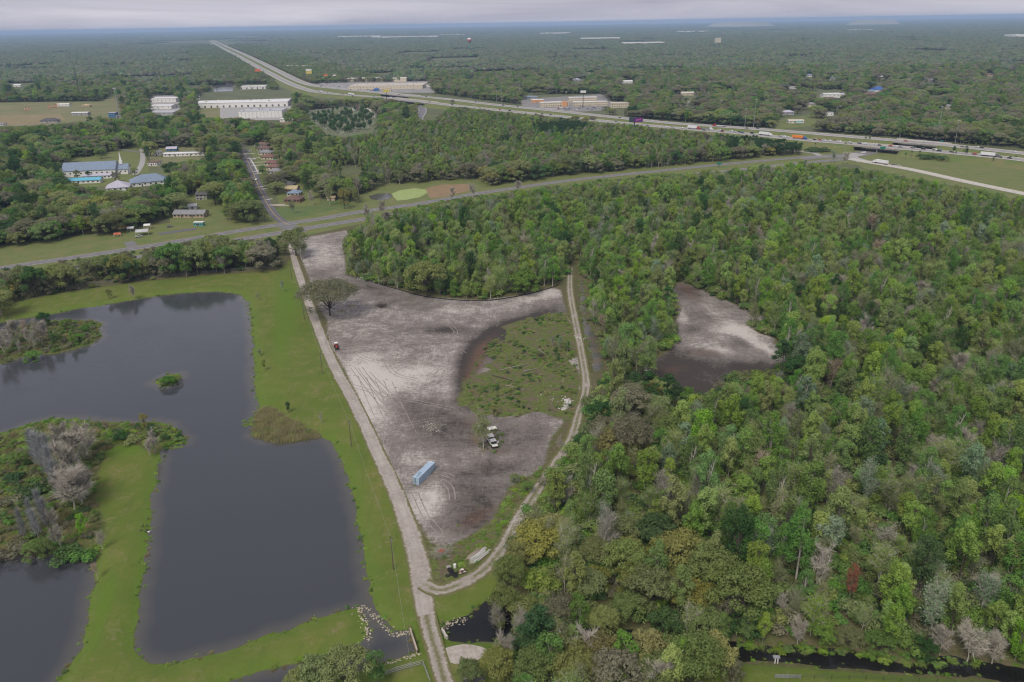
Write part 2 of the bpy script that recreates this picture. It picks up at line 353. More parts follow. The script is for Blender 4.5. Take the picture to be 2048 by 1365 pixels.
def terrain_material():
    m, n, l, b = new_mat('near_ground'); b.inputs['Roughness'].default_value = .95; b.inputs['Specular IOR Level'].default_value = .1
    pos = n.new('ShaderNodeNewGeometry').outputs['Position']
    def noise(scale, detail=6, rough=.6, dist=0.0, stretch=None, rot=0):
        t = tnode(n, l, 'ShaderNodeTexNoise', Scale=scale, Detail=detail, Roughness=rough, Distortion=dist); v = pos
        if stretch:
            q = n.new('ShaderNodeMapping'); q.inputs['Scale'].default_value = stretch; q.inputs['Rotation'].default_value = (0, 0, math.radians(rot)); l.new(v, q.inputs[0]); v = q.outputs[0]
        l.new(v, t.inputs['Vector']); return t.outputs[0]
    def attr(k):
        a = n.new('ShaderNodeAttribute'); a.attribute_name = k; return a.outputs['Fac']
    def math_(op, a, b_=None, c=None):
        x = n.new('ShaderNodeMath'); x.operation = op
        for i, v in enumerate((a, b_, c)):
            if v is None: continue
            if isinstance(v, (int, float)): x.inputs[i].default_value = v
            else: l.new(v, x.inputs[i])
        return x.outputs[0]
    def rng(v, a, b_, c=0.0, d=1.0):
        x = tnode(n, l, 'ShaderNodeMapRange'); x.inputs[1].default_value = a; x.inputs[2].default_value = b_; x.inputs[3].default_value = c; x.inputs[4].default_value = d
        l.new(v, x.inputs[0]); return x.outputs[0]
    def mixc(f, a, b_):
        x = n.new('ShaderNodeMix'); x.data_type = 'RGBA'
        if isinstance(f, float): x.inputs[0].default_value = f
        else: l.new(f, x.inputs[0])
        for i, v in ((6, a), (7, b_)):
            if isinstance(v, tuple): x.inputs[i].default_value = rgb(v)
            else: l.new(v, x.inputs[i])
        return x.outputs[2]
    def edge(a, noise_, amp, soft): return rng(math_('ADD', a, math_('MULTIPLY', math_('SUBTRACT', noise_, .5), amp)), -soft, soft)
    n_big, n_mid, n_fine, n_tiny = noise(.03, 4), noise(.16, 6, .62), noise(.7, 7, .68), noise(3.2, 4, .7)
    # lawn: mown grass, straw-coloured where dry, vivid along the water
    lush = attr('lush'); wat = attr('water')
    g = mixc(rng(n_mid, .38, .62), (.12, .158, .03), (.158, .166, .043)); g = mixc(rng(n_big, .4, .62), g, (.102, .145, .026))
    g = mixc(rng(math_('ADD', n_fine, math_('MULTIPLY', math_('SUBTRACT', n_mid, .5), 1.0)), .54, .78), g, (.205, .18, .085)); g = mixc(rng(noise(.35, 6, .7, .6, (1.0, .22, 1), 64), .52, .66, 0, .55), g, (.085, .12, .026))
    g = mixc(rng(math_('ADD', lush, math_('MULTIPLY', math_('SUBTRACT', n_mid, .5), .9)), .15, .9, 0, .85), g, (.098, .168, .02))
    shore = rng(math_('ADD', wat, math_('MULTIPLY', math_('SUBTRACT', n_mid, .5), 5)), -6.5, -1.5)
    g = mixc(math_('MULTIPLY', shore, .6), g, (.1, .165, .024))
    g = mixc(rng(n_tiny, .35, .7, 0, .35), g, (.06, .08, .02))
    # scrub, marsh, woodland floor
    sc = mixc(rng(n_fine, .35, .65), (.058, .088, .02), (.13, .108, .048)); sc = mixc(rng(n_mid, .45, .7), sc, (.06, .11, .02))
    mr = mixc(rng(n_fine, .38, .62), (.07, .1, .025), (.13, .15, .042)); mr = mixc(rng(noise(.22, 7, .72), .47, .6), mr, (.13, .1, .072)); mr = mixc(rng(noise(.5, 7, .72), .56, .64), mr, (.06, .05, .04)); mr = mixc(rng(noise(1.3, 5, .7), .64, .72), mr, (.27, .25, .22))
    wf = mixc(rng(n_fine, .35, .65), (.075, .085, .032), (.14, .11, .07)); wf = mixc(rng(n_mid, .5, .7), wf, (.085, .11, .03))
    # bare sandy soil: pale graded sand, darker turned earth, rusty patches, scraper streaks
    tone = attr('tone')
    sf = math_('ADD', math_('MULTIPLY', math_('SUBTRACT', n_fine, .5), 2.8), math_('MULTIPLY', math_('SUBTRACT', n_mid, .5), 2.3))
    st = noise(.9, 6, .7, 1.5, (1.0, .13, 1), 24); st2 = noise(.6, 6, .7, 2.5, (.2, 1.0, 1), 52)
    sf = math_('ADD', sf, math_('MULTIPLY', math_('SUBTRACT', math_('ADD', st, st2), 1.0), 2.1)); sf = math_('ADD', sf, math_('MULTIPLY', math_('SUBTRACT', noise(2.1, 5, .75), .5), 2.0))
    t = math_('ADD', math_('ADD', math_('MULTIPLY', tone, 1.75), sf), math_('ADD', math_('MULTIPLY', math_('SUBTRACT', noise(.07, 6, .7, .8), .5), 3.4), .3))
    s = mixc(rng(t, -2.0, .15), (.055, .047, .041), (.196, .173, .156)); s = mixc(rng(t, .15, 1.7), s, (.47, .428, .392))
    s = mixc(rng(math_('ADD', attr('red'), math_('MULTIPLY', sf, .35)), .25, 1.1, 0, .75), s, (.13, .078, .055))
    s = mixc(rng(n_tiny, .58, .78, 0, .5), s, (.08, .068, .06))
    s = mixc(rng(math_('ADD', noise(.9, 5, .7), math_('MULTIPLY', math_('SUBTRACT', n_big, .5), .5)), .66, .74, 0, .5), s, (.115, .125, .05))
    # put together
    c = mixc(edge(attr('scrub'), n_fine, 2.5, .8), wf, sc)
    c = mixc(edge(attr('lawn'), n_fine, 3.0, .7), c, g)
    c = mixc(edge(attr('marsh'), n_fine, 5.0, 1.0), c, mr)
    c = mixc(edge(attr('sand'), n_fine, 3.6, .7), c, s)
    mud = rng(wat, -.7, .1); c = mixc(mud, c, (.075, .07, .045))
    l.new(c, b.inputs['Base Color'])
    bp = tnode(n, l, 'ShaderNodeBump', Strength=.55, Distance=.35); l.new(math_('ADD', n_fine, math_('MULTIPLY', n_tiny, .4)), bp.inputs['Height']); l.new(bp.outputs[0], b.inputs['Normal'])
    return m
TERRAIN = terrain_material()

NX = len(gx)
idx = np.arange(GX.size).reshape(SHP); quads = np.stack([idx[:-1, :-1], idx[:-1, 1:], idx[1:, 1:], idx[1:, :-1]], -1)
qc = cls[:-1, :-1]
ATT = dict(water=W_, sand=A_sand, marsh=A_marsh, lawn=A_lawn, scrub=A_scrub, tone=A_tone, red=A_red, lush=A_lush)
VALL = np.stack([GX, GY, GZ], -1).reshape(-1, 3)
GROUND = {}
for k, nm in enumerate(names):
    q = quads[qc == k]
    u, inv = np.unique(q.ravel(), return_inverse=True)
    me = np_mesh(nm, VALL[u], inv.reshape(-1, 4), [TERRAIN], attrs={a: v.ravel()[u] for a, v in ATT.items()}, smooth_=True)
    GROUND[nm] = tag(link(nm, me), kind='structure')

def ground_z(x, y):
    i, j = int(round((x - gx[0]) / CELL)), int(round((y - gy[0]) / CELL))
    return float(GZ[j, i]) if 0 <= i < SHP[1] and 0 <= j < SHP[0] else 0.0

# water: murky, rippled, paler over the shallows
def water_material(name='water', dark=1.0):
    m, n, l, b = new_mat(name); b.inputs['Roughness'].default_value = .16; b.inputs['IOR'].default_value = 1.33; b.inputs['Specular IOR Level'].default_value = .5
    pos = n.new('ShaderNodeNewGeometry').outputs['Position']
    a = n.new('ShaderNodeAttribute'); a.attribute_name = 'depth'
    t1 = tnode(n, l, 'ShaderNodeTexNoise', Scale=.022, Detail=5, Distortion=1.2); l.new(pos, t1.inputs[0])
    r = tnode(n, l, 'ShaderNodeMapRange'); r.inputs[1].default_value = 4.5; r.inputs[2].default_value = 0; l.new(a.outputs['Fac'], r.inputs[0])
    x = n.new('ShaderNodeMix'); x.data_type = 'RGBA'; x.inputs[6].default_value = (.046 * dark, .05 * dark, .056 * dark, 1); x.inputs[7].default_value = (.082 * dark, .078 * dark, .068 * dark, 1); l.new(r.outputs[0], x.inputs[0]); l.new(x.outputs[2], b.inputs['Base Color'])
    t2 = tnode(n, l, 'ShaderNodeTexNoise', Scale=1.1, Detail=4, Roughness=.6, Distortion=.4); mpg = n.new('ShaderNodeMapping'); mpg.inputs['Scale'].default_value = (1, .55, 1); mpg.inputs['Rotation'].default_value = (0, 0, .5)
    l.new(pos, mpg.inputs[0]); l.new(mpg.outputs[0], t2.inputs[0])
    bp = tnode(n, l, 'ShaderNodeBump', Strength=.24, Distance=.12); l.new(t2.outputs[0], bp.inputs['Height']); l.new(bp.outputs[0], b.inputs['Normal'])
    r2 = tnode(n, l, 'ShaderNodeMapRange'); r2.inputs[1].default_value = .35; r2.inputs[2].default_value = .65; r2.inputs[3].default_value = .03; r2.inputs[4].default_value = .22; l.new(t1.outputs[0], r2.inputs[0]); l.new(r2.outputs[0], b.inputs['Roughness'])
    return m
WATER = water_material(); DARKW = water_material('dark_water', .16); MUDDY = mat('muddy_water', (.12, .092, .062), (.07, .07, .06), .12, .25, spec=.5)
done = np.zeros(quads.shape[:2], bool)
for (nm, poly, _), d in zip(WATERS, WS):
    keep = (d[:-1, :-1] > -3.5) & ~done; done |= keep
    q = quads[keep]; u, inv = np.unique(q.ravel(), return_inverse=True); V = VALL[u].copy(); V[:, 2] = WZ
    o = link(nm, np_mesh(nm, V, inv.reshape(-1, 4), [WATER if nm in ('lake', 'canal') else MUDDY if nm == 'ditch' else DARKW], attrs={'depth': d.ravel()[u]}, smooth_=True)); tag(o, kind='structure')

# far ground: one sheet round the near field out to the horizon
def frame_sheet():
    x0, x1, y0, y1 = gx[0] + .5, gx[-1] - .5, gy[0] + .5, gy[-1] - .5; R = 45000.0
    xs = [-R, -6000, -1500, x0, x1, 1500, 6000, R]; ys = [-2000, y0, y1, 1200, 2500, 6000, 15000, R]
    V = [(x, y, -.03) for y in ys for x in xs]; F = []
    for j in range(7):
        for i in range(7):
            if i == 3 and j == 1: continue
            F.append((j * 8 + i, j * 8 + i + 1, (j + 1) * 8 + i + 1, (j + 1) * 8 + i))
    return np_mesh('ground', V, np.array(F), [mat('far_ground', (.115, .13, .055), (.085, .095, .042), .02, .95, coord='Position', detail=9)])
tag(link('ground', frame_sheet()), kind='structure')

# ---------------------------------------------------------------- dirt road and track: worn strips with grown-in edges
def strip_mesh(name, pts, z, m, nacross=1, closed=False, zfun=None, wob_=0.0):
    """pts (x, y, width) -> ribbon with attribute u (-1..1 across)"""
    pts = np.asarray(pts, float); n = len(pts); d = np.gradient(pts[:, :2], axis=0); d /= np.linalg.norm(d, axis=1)[:, None] + 1e-9
    nr = np.stack([-d[:, 1], d[:, 0]], 1); V = []; U = []; us = np.linspace(-1, 1, nacross + 1)
    for i in range(n):
        for u in us:
            p = pts[i, :2] + nr[i] * u * pts[i, 2] / 2; zz = z if zfun is None else zfun[i]
            V.append((p[0], p[1], zz)); U.append(u)
    k = nacross + 1; F = [(i * k + j, (i + 1) * k + j, (i + 1) * k + j + 1, i * k + j + 1) for i in range(n - 1) for j in range(nacross)]
    F = [f[::-1] for f in F]
    return np_mesh(name, V, np.array(F), [m], attrs={'u': U})

def world_line(L, n=8, z=0.0):
    A = np.array([list(P(a, b, z)[:2]) + [w] for a, b, w in L]); return smooth(A, n)

def dirt_material(name, mid_grass, edge_at):
    m, n, l, b = new_mat(name); b.inputs['Roughness'].default_value = .95; b.inputs['Specular IOR Level'].default_value = .1
    pos = n.new('ShaderNodeNewGeometry').outputs['Position']; a = n.new('ShaderNodeAttribute'); a.attribute_name = 'u'
    f = tnode(n, l, 'ShaderNodeTexNoise', Scale=.8, Detail=7, Roughness=.7); l.new(pos, f.inputs[0])
    g = tnode(n, l, 'ShaderNodeTexNoise', Scale=.13, Detail=5, Roughness=.6); l.new(pos, g.inputs[0])
    k = tnode(n, l, 'ShaderNodeTexNoise', Scale=4.0, Detail=4, Roughness=.7); l.new(pos, k.inputs[0])
    def M(op, x, y):
        q = n.new('ShaderNodeMath'); q.operation = op
        for i, v in enumerate((x, y)):
            if isinstance(v, (int, float)): q.inputs[i].default_value = v
            else: l.new(v, q.inputs[i])
        return q.outputs[0]
    def R(v, a_, b_, c=0., d=1.):
        q = n.new('ShaderNodeMapRange'); l.new(v, q.inputs[0])
        for i, w in enumerate((a_, b_, c, d)): q.inputs[i + 1].default_value = w
        return q.outputs[0]
    def X(fac, c1, c2):
        q = n.new('ShaderNodeMix'); q.data_type = 'RGBA'; l.new(fac, q.inputs[0])
        for i, v in ((6, c1), (7, c2)):
            if isinstance(v, tuple): q.inputs[i].default_value = rgb(v)
            else: l.new(v, q.inputs[i])
        return q.outputs[2]
    au = M('ABSOLUTE', a.outputs['Fac'], 0)
    sand = X(R(f.outputs[0], .36, .64), (.37, .33, .29), (.26, .23, .2)); sand = X(R(g.outputs[0], .42, .64), sand, (.4, .36, .32))
    rut = R(M('ABSOLUTE', M('SUBTRACT', au, .42), 0), .22, .05); sand = X(M('MULTIPLY', rut, .35), sand, (.27, .235, .215))
    sand = X(R(k.outputs[0], .56, .72, 0, .45), sand, (.15, .125, .11))
    gr = X(R(f.outputs[0], .38, .62), (.1, .115, .036), (.16, .14, .07))
    e = M('ADD', M('ADD', au, M('MULTIPLY', M('SUBTRACT', f.outputs[0], .5), .9)), M('MULTIPLY', M('SUBTRACT', g.outputs[0], .5), .5)); fac = R(e, edge_at - .06, edge_at + .14)
    c = X(fac, sand, gr)
    if mid_grass:
        e2 = M('ADD', au, M('MULTIPLY', M('SUBTRACT', f.outputs[0], .5), 1.0)); c = X(M('MULTIPLY', R(e2, .4, .1, 0, .85), R(g.outputs[0], .6 - mid_grass, .72 - mid_grass)), c, gr)
    l.new(c, b.inputs['Base Color'])
    bp = tnode(n, l, 'ShaderNodeBump', Strength=.5, Distance=.2); l.new(f.outputs[0], bp.inputs['Height']); l.new(bp.outputs[0], b.inputs['Normal'])
    return m
DL = world_line(DIRT_ROAD, 10); DL[:, 2] *= 1.1
kk = np.searchsorted(-proj(np.c_[DL[:, :2], np.zeros(len(DL))])[:, 1], -1232)
tag(link('dirt_road', strip_mesh('dirt_road', DL[:], .045, dirt_material('road_sand', 0.0, .74), 10)), kind='structure')
rutted = DL[[i for i in range(len(DL)) if proj([DL[i, 0], DL[i, 1], 0])[0, 1] > 1225]]
tag(link('rutted_road', strip_mesh('rutted_road', rutted, .055, dirt_material('rutted_sand', .35, .66), 10)), kind='structure')
TL = world_line(TRACK, 10); TL[:, 2] *= 1.3
tag(link('track', strip_mesh('track', TL, .05, dirt_material('track_rubble', .22, .56), 10)), kind='structure')

# ---------------------------------------------------------------- trees: trunk + limbs and a crown of leaf sprays, several builds of each kind
LEAF = {
 'fresh': leaf_mat('leaf_fresh', (0.202, 0.312, 0.066), (0.318, 0.416, 0.125), .02),
 'mid': leaf_mat('leaf_mid', (0.126, 0.239, 0.059), (0.207, 0.322, 0.090), .022),
 'dark': leaf_mat('leaf_dark', (0.055, 0.114, 0.042), (0.101, 0.177, 0.059), .02),
 'olive': leaf_mat('leaf_olive', (0.202, 0.250, 0.085), (0.282, 0.328, 0.132), .02),
 'gold': leaf_mat('leaf_gold', (0.252, 0.255, 0.072), (0.338, 0.333, 0.119), .018),
 'brown': leaf_mat('leaf_brown', (0.202, 0.198, 0.119), (0.277, 0.270, 0.178), .018),
 'silver': leaf_mat('leaf_silver', (0.181, 0.270, 0.145), (0.293, 0.385, 0.251), .02),
 'tan': leaf_mat('leaf_tan', (0.282, 0.265, 0.204), (0.358, 0.338, 0.264), .015),
 'rust': leaf_mat('leaf_rust', (0.323, 0.218, 0.151), (0.373, 0.281, 0.204), .015),
 'red': leaf_mat('leaf_red', (.33, .125, .075), (.3, .19, .115), .012),
 'pine': leaf_mat('leaf_pine', (0.046, 0.109, 0.040), (0.085, 0.166, 0.059), .015),
 'grass': leaf_mat('leaf_reed', (0.424, 0.354, 0.211), (0.282, 0.302, 0.119), .02),
 'lime': leaf_mat('leaf_lime', (0.232, 0.374, 0.059), (0.303, 0.437, 0.098), .02),
 'ash': leaf_mat('leaf_ash', (0.282, 0.291, 0.289), (0.353, 0.359, 0.369), .01),
}
BARK = {'grey': mat('bark_grey', (.27, .245, .21), (.17, .15, .13), 3.0, .9, .3, coord='Object'),
        'brown': mat('bark_brown', (.1, .082, .065), (.06, .05, .04), 3.0, .9, .3, coord='Object'),
        'pale': mat('bark_pale', (.46, .42, .375), (.32, .29, .26), 2.0, .9, .2, coord='Object'),
        'twig': mat('bark_twig', (.43, .395, .33), (.34, .31, .26), 2.0, .9, 0, coord='Object', rand=.18)}

def tubes(paths, n=5):
    """paths: list of (points, radii) -> verts, quads"""
    V, F, k = [], [], 0
    for pts, rs in paths:
        pts = np.asarray(pts, float); m = len(pts)
        d = np.gradient(pts, axis=0); d /= np.linalg.norm(d, axis=1)[:, None] + 1e-9
        u = np.cross(d, [0.31, 0.17, .93]); u /= np.linalg.norm(u, axis=1)[:, None] + 1e-9; w = np.cross(d, u)
        for i in range(m):
            for j in range(n):
                a = 2 * math.pi * j / n; V.append(pts[i] + (u[i] * math.cos(a) + w[i] * math.sin(a)) * rs[i])
        for i in range(m - 1):
            for j in range(n): F.append((k + i * n + j, k + i * n + (j + 1) % n, k + (i + 1) * n + (j + 1) % n, k + (i + 1) * n + j))
        k += m * n
    return np.array(V), np.array(F)

def leaf_quads(C, Nrm, size, rg, aspect=.62):
    """one kite-shaped leaf spray per centre"""
    n = len(C); Nrm = Nrm / (np.linalg.norm(Nrm, axis=1)[:, None] + 1e-9)
    r = rg.normal(size=(n, 3)); u = np.cross(Nrm, r); u /= np.linalg.norm(u, axis=1)[:, None] + 1e-9; v = np.cross(Nrm, u)
    s = (size * rg.uniform(.55, 1.25, n))[:, None]; b = (rg.uniform(-.2, .25, n))[:, None] * s
    V = np.stack([C - u * s * .5, C + v * s * aspect * .5 + Nrm * b * .3 + u * b, C + u * s * .5, C - v * s * aspect * .5 + u * b], 1).reshape(-1, 3)
    return V, np.arange(n * 4).reshape(n, 4)

def crown(blobs, n, size, rg, up=.68, jit=.4, shell=(.7, 1.25)):
    """leaf sprays on many small boughs; blobs (x, y, z, rxy, rz)"""
    B = np.array(blobs); w = B[:, 3] * B[:, 4]; k = rg.choice(len(B), n, p=w / w.sum())
    d = rg.normal(size=(n, 3)); d /= np.linalg.norm(d, axis=1)[:, None]
    flip = (d[:, 2] < 0) & (rg.random(n) < up); d[flip, 2] *= -1
    r = rg.uniform(shell[0], shell[1], n)[:, None]
    C = B[k, :3] + d * r * np.stack([B[k, 3], B[k, 3], B[k, 4]], 1)
    return leaf_quads(C, d + rg.normal(size=(n, 3)) * jit, size, rg)

def limbs_to(blobs, top, r0, rg, base=(0, 0, 0), fork=.35, n=5):
    paths = []; tr = [np.array(base)]; lean = rg.normal(size=2) * .04 * top
    for i in range(1, 5):
        t = i / 4; tr.append(np.array([base[0] + lean[0] * t * t + rg.normal() * .08, base[1] + lean[1] * t * t + rg.normal() * .08, top * t]))
    paths.append((tr, [r0 * 1.25, r0, r0 * .8, r0 * .62, r0 * .35]))
    for b in blobs:
        b = np.array(b[:3]); t = rg.uniform(fork, .95); s = np.array([lean[0] * t * t, lean[1] * t * t, top * t])
        if s[2] > b[2] - .3: s[2] = max(.25 * top, b[2] - 1.2)
        mid = s * .45 + b * .55 + rg.normal(size=3) * .35; mid[2] += .25
        paths.append(([s, mid, b], [r0 * .42, r0 * .24, r0 * .08]))
    return tubes(paths, n)

def twigs(starts, dirs, n_each, length, rad, rg, spread=.6):
    """fine bare twigs as slivers"""
    S = np.repeat(starts, n_each, 0); D = np.repeat(dirs, n_each, 0) + rg.normal(size=(len(starts) * n_each, 3)) * spread
    D /= np.linalg.norm(D, axis=1)[:, None]; L = (length * rg.uniform(.4, 1.1, len(S)))[:, None]
    S = S + D * L * rg.uniform(-.1, .3, (len(S), 1)); w = np.cross(D, rg.normal(size=D.shape)); w /= np.linalg.norm(w, axis=1)[:, None]
    V = np.stack([S - w * rad, S + w * rad, S + D * L + rg.normal(size=D.shape) * .15], 1).reshape(-1, 3)
    return V, np.arange(len(V)).reshape(-1, 3)

PROTO = {}
PCOL = bpy.data.collections.new('tree_builds')        # not linked: only the woodland draws from it
def register(key, tV, tF, bark, cV, cF, leaf, h, r):
    """keeps trunk, crown and joined meshes of a build"""
    tF = tF if isinstance(tF, list) else [tF]; cF = cF if isinstance(cF, list) else [cF]
    tm = np_mesh(key + '_trunk', tV, tF, [bark], smooth_=True); cm = np_mesh(key + '_crown', cV, cF, [leaf])
    nt = sum(len(f) for f in tF); nc = sum(len(f) for f in cF)
    jm = np_mesh(key, np.concatenate([tV, cV]), tF + [f + len(tV) for f in cF], [bark, leaf], np.concatenate([np.zeros(nt), np.ones(nc)]))
    o = bpy.data.objects.new('build_%03d' % len(PROTO), jm); PCOL.objects.link(o)
    PROTO[key] = dict(i=len(PROTO), trunk=tm, crown=cm, h=h, r=r)

def upright(key, leaf, bark, seed, h=14.0, r=4.4, n=3300, size=.52, low=.28, sparse=0, jit=.45):
    rg = np.random.default_rng(seed); B = []
    for i in range(26):
        t = rg.uniform(0, 1); z = h * (low + (1 - low - .1) * t); rr = r * (math.sin(math.pi * min(1, .16 + .84 * (1 - t) ** .8)) * .55 + .42 * (1 - t) + .12)
        a = rg.uniform(0, 2 * math.pi); q = rr * math.sqrt(rg.uniform(.12, 1)) * .8
        B.append((math.cos(a) * q, math.sin(a) * q, z, rg.uniform(.55, 1.35) * r / 4.4, rg.uniform(.8, 1.9) * r / 4.4))
    B.append((0, 0, h * .9, 1.2, 1.6))
    cV, cF = crown(B, n, size, rg, jit=jit); tV, tF = limbs_to(B, h * .86, .17 * h / 14, rg)
    register(key, tV, tF, BARK[bark], cV, cF, LEAF[leaf], h, r)

def dome(key, leaf, bark, seed, h=11.5, r=8.2, n=5600, size=.6, jit=.42, nb=38):
    rg = np.random.default_rng(seed); B = []
    for i in range(nb):
        a = 2.4 * i + rg.normal() * .3; q = r * math.sqrt((i + .5) / nb) * rg.uniform(.82, 1.0) * .86
        z = h * (.36 + .5 * math.sqrt(max(0, 1 - (q / r) ** 2))) + rg.normal() * .45
        b = rg.uniform(.9, 1.95) * r / 8.2; B.append((math.cos(a) * q, math.sin(a) * q, z, b, b * rg.uniform(.62, .9)))
    for i in range(8):
        a = rg.uniform(0, 6.28); q = r * rg.uniform(.5, .85); B.append((math.cos(a) * q, math.sin(a) * q, h * rg.uniform(.26, .42), 1.5, 1.0))
    cV, cF = crown(B, n, size, rg, jit=jit, up=.75); tV, tF = limbs_to(B[::2], h * .5, .34, rg, fork=.3)
    register(key, tV, tF, BARK[bark], cV, cF, LEAF[leaf], h, r)

def twiggy(key, leaf, bark, seed, h=13.0, r=3.8, nl=1100, size=.42, ntw=9, sprd=.55):
    """thin spring crown: pale stems, fine twigs, a haze of small leaves"""
    rg = np.random.default_rng(seed); ends = []; paths = []; ns = 9
    tr = [np.array([rg.normal() * .1 * i, rg.normal() * .1 * i, h * .8 * i / 4]) for i in range(5)]; paths.append((tr, [.2, .16, .12, .08, .04]))
    for i in range(ns * 2):
        t = rg.uniform(.3, .95); s = tr[0] * (1 - t) + tr[4] * t; a = rg.uniform(0, 6.28); L = r * rg.uniform(.55, 1.0) * (1.15 - .5 * t)
        e = s + np.array([math.cos(a) * L * .75, math.sin(a) * L * .75, L * rg.uniform(.7, 1.25)]); m = s * .5 + e * .5 + rg.normal(size=3) * .2
        paths.append(([s, m, e], [.09, .055, .02])); ends += [m, e, (m + e) / 2, (s + m) / 2]
    tV, tF = tubes(paths, 4); E = np.array(ends); D = E - np.array([0, 0, h * .35]); D /= np.linalg.norm(D, axis=1)[:, None]
    wV, wF = twigs(E, D, ntw, 1.6, .035, rg, sprd)
    TV = np.concatenate([tV, wV]); TF = [tF, wF + len(tV)]
    if nl:
        k = rg.integers(0, len(E), nl); C = E[k] + D[k] * rg.uniform(-.2, 1.3, (nl, 1)) + rg.normal(size=(nl, 3)) * .65
        cV, cF = leaf_quads(C, rg.normal(size=(nl, 3)) + np.array([0, 0, .6]), size, rg)
    else: cV, cF = twigs(E, D, ntw, 2.0, .05, rg, sprd + .1)
    register(key, TV, TF, BARK[bark], cV, cF, LEAF[leaf] if nl else BARK['twig'], h, r)

def pine(key, seed, h=16.0, r=3.6, n=1700):
    rg = np.random.default_rng(seed); B = []
    for i in range(13):
        t = rg.uniform(.5, 1.0); a = rg.uniform(0, 6.28); q = r * (1.15 - t) * 1.5 * rg.uniform(.4, 1); B.append((math.cos(a) * q, math.sin(a) * q, h * t * .97, rg.uniform(.9, 1.4), rg.uniform(.55, .85)))
    cV, cF = crown(B, n, .6, rg, jit=.9, shell=(.3, 1.1)); tV, tF = limbs_to(B, h * .97, .2, rg, fork=.55); register(key, tV, tF, BARK['brown'], cV, cF, LEAF['pine'], h, r)

def column(key, leaf, seed, h=13.0, r=1.5, n=1500):
    """narrow feathery spire"""
    rg = np.random.default_rng(seed); t = rg.random(n) ** .85; q = r * (1 - t) ** .6 * rg.random(n) * .5; a = rg.uniform(0, 6.28, n)
    C = np.stack([np.cos(a) * q, np.sin(a) * q, 1.2 + t * (h - 2.2)], 1); cV, cF = twigs(C, np.stack([np.cos(a) * .55, np.sin(a) * .55, 1.0 + 0 * a], 1), 1, 1.9, .055, rg, .22)
    tV, tF = tubes([([(0, 0, 0), (0, 0, h * .5), (.1, 0, h * .97)], [.16, .1, .02])], 5); register(key, tV, tF, BARK['grey'], cV, cF, LEAF[leaf], h, r)

def bush(key, leaf, seed, h=2.6, r=2.2, n=700, size=.42):
    rg = np.random.default_rng(seed); B = [(rg.normal() * r * .42, rg.normal() * r * .42, rg.uniform(.25, .7) * h, rg.uniform(.5, .9) * r * .55, rg.uniform(.6, .9) * h * .38) for i in range(9)]
    cV, cF = crown(B, n, size, rg, up=.8); tV, tF = tubes([([(0, 0, 0), (b[0] * .5, b[1] * .5, b[2] * .6), b[:3]], [.06, .04, .015]) for b in B], 4); register(key, tV, tF, BARK['grey'], cV, cF, LEAF[leaf], h, r)

def reed(key, leaf, seed, h=2.0, r=1.6, n=260):
    """clump of tall grass blades"""
    rg = np.random.default_rng(seed); S = np.stack([rg.normal(size=n) * r * .5, rg.normal(size=n) * r * .5, np.zeros(n)], 1); D = rg.normal(size=(n, 3)) * .28 + np.array([0, 0, 1.0])
    cV, cF = twigs(S, D, 1, h, .09, rg, .05); tV, tF = tubes([([(0, 0, 0), (0, 0, .3)], [.1, .05])], 4); register(key, tV, tF, BARK['brown'], cV, cF, LEAF[leaf], h, r)

def palm(key, seed, h=8.0):
    rg = np.random.default_rng(seed); n = 46; V = []; F = []
    for i in range(n):
        a = rg.uniform(0, 6.28); e = rg.uniform(-.7, 1.2); L = rg.uniform(1.3, 1.9); d = np.array([math.cos(a) * math.cos(e), math.sin(a) * math.cos(e), math.sin(e)]); s = np.array([-math.sin(a), math.cos(a), 0]) * .5
        c = np.array([0, 0, h]); k = len(V); V += [c + d * .2, c + d * L * .7 + s, c + d * L - np.array([0, 0, .35]), c + d * L * .7 - s]; F.append((k, k + 1, k + 2, k + 3))
    tV, tF = tubes([([(0, 0, 0), (.1, 0, h * .5), (0, .05, h)], [.24, .19, .2])], 6); register(key, tV, tF, BARK['grey'], np.array(V), np.array(F), LEAF['mid'], h + 1.5, 1.8)

for i, lf in enumerate(['fresh', 'fresh', 'mid', 'mid', 'olive', 'silver', 'lime', 'dark']): upright('upright_%s_%d' % (lf, i), lf, ['grey', 'brown', 'pale'][i % 3], 100 + i, h=14 + (i * 37 % 5), r=4.0 + (i * 13 % 4) * .4)
upright('upright_red', 'red', 'grey', 131, h=12, r=3.2, n=1500)
for i, lf in enumerate(['olive', 'gold', 'gold', 'brown', 'brown', 'dark', 'mid', 'olive']): dome('dome_%s_%d' % (lf, i), lf, 'brown', 200 + i, h=10.6 + (i * 29 % 4) * .6, r=7.4 + (i * 17 % 5) * .35)
for i, lf in enumerate(['olive', 'fresh', 'tan', 'rust', 'silver', 'olive']): twiggy('twiggy_%s_%d' % (lf, i), lf, ['pale', 'twig'][i % 2], 300 + i, h=12 + i % 3, r=3.6 + (i % 2) * .6, nl=[2300, 2500, 1500, 1300, 2000, 1700][i], size=.36)
for i in range(3): twiggy('bare_%d' % i, 'tan', 'twig', 340 + i, h=9 + i * 1.5, r=4.4, nl=0, ntw=24, sprd=.45)
twiggy('bare_pale', 'tan', 'pale', 350, h=12, r=3.6, nl=0, ntw=8)
for i in range(3): pine('pine_%d' % i, 400 + i, h=15 + i)
column('column_grey', 'ash', 420, r=1.7, n=620); column('column_silver', 'ash', 421, h=11, r=1.5, n=520)
for i, lf in enumerate(['mid', 'fresh', 'olive', 'brown', 'dark']): bush('bush_%s' % lf, lf, 440 + i)
bush('bush_lime', 'lime', 450, 1.2, 2.6, 600, .4)
reed('reed', 'grass', 460, 1.5, 1.8, 300); reed('reed_green', 'fresh', 461, 1.1, 1.4, 240)
palm('palm', 470); palm('palm_short', 471, 5.5)
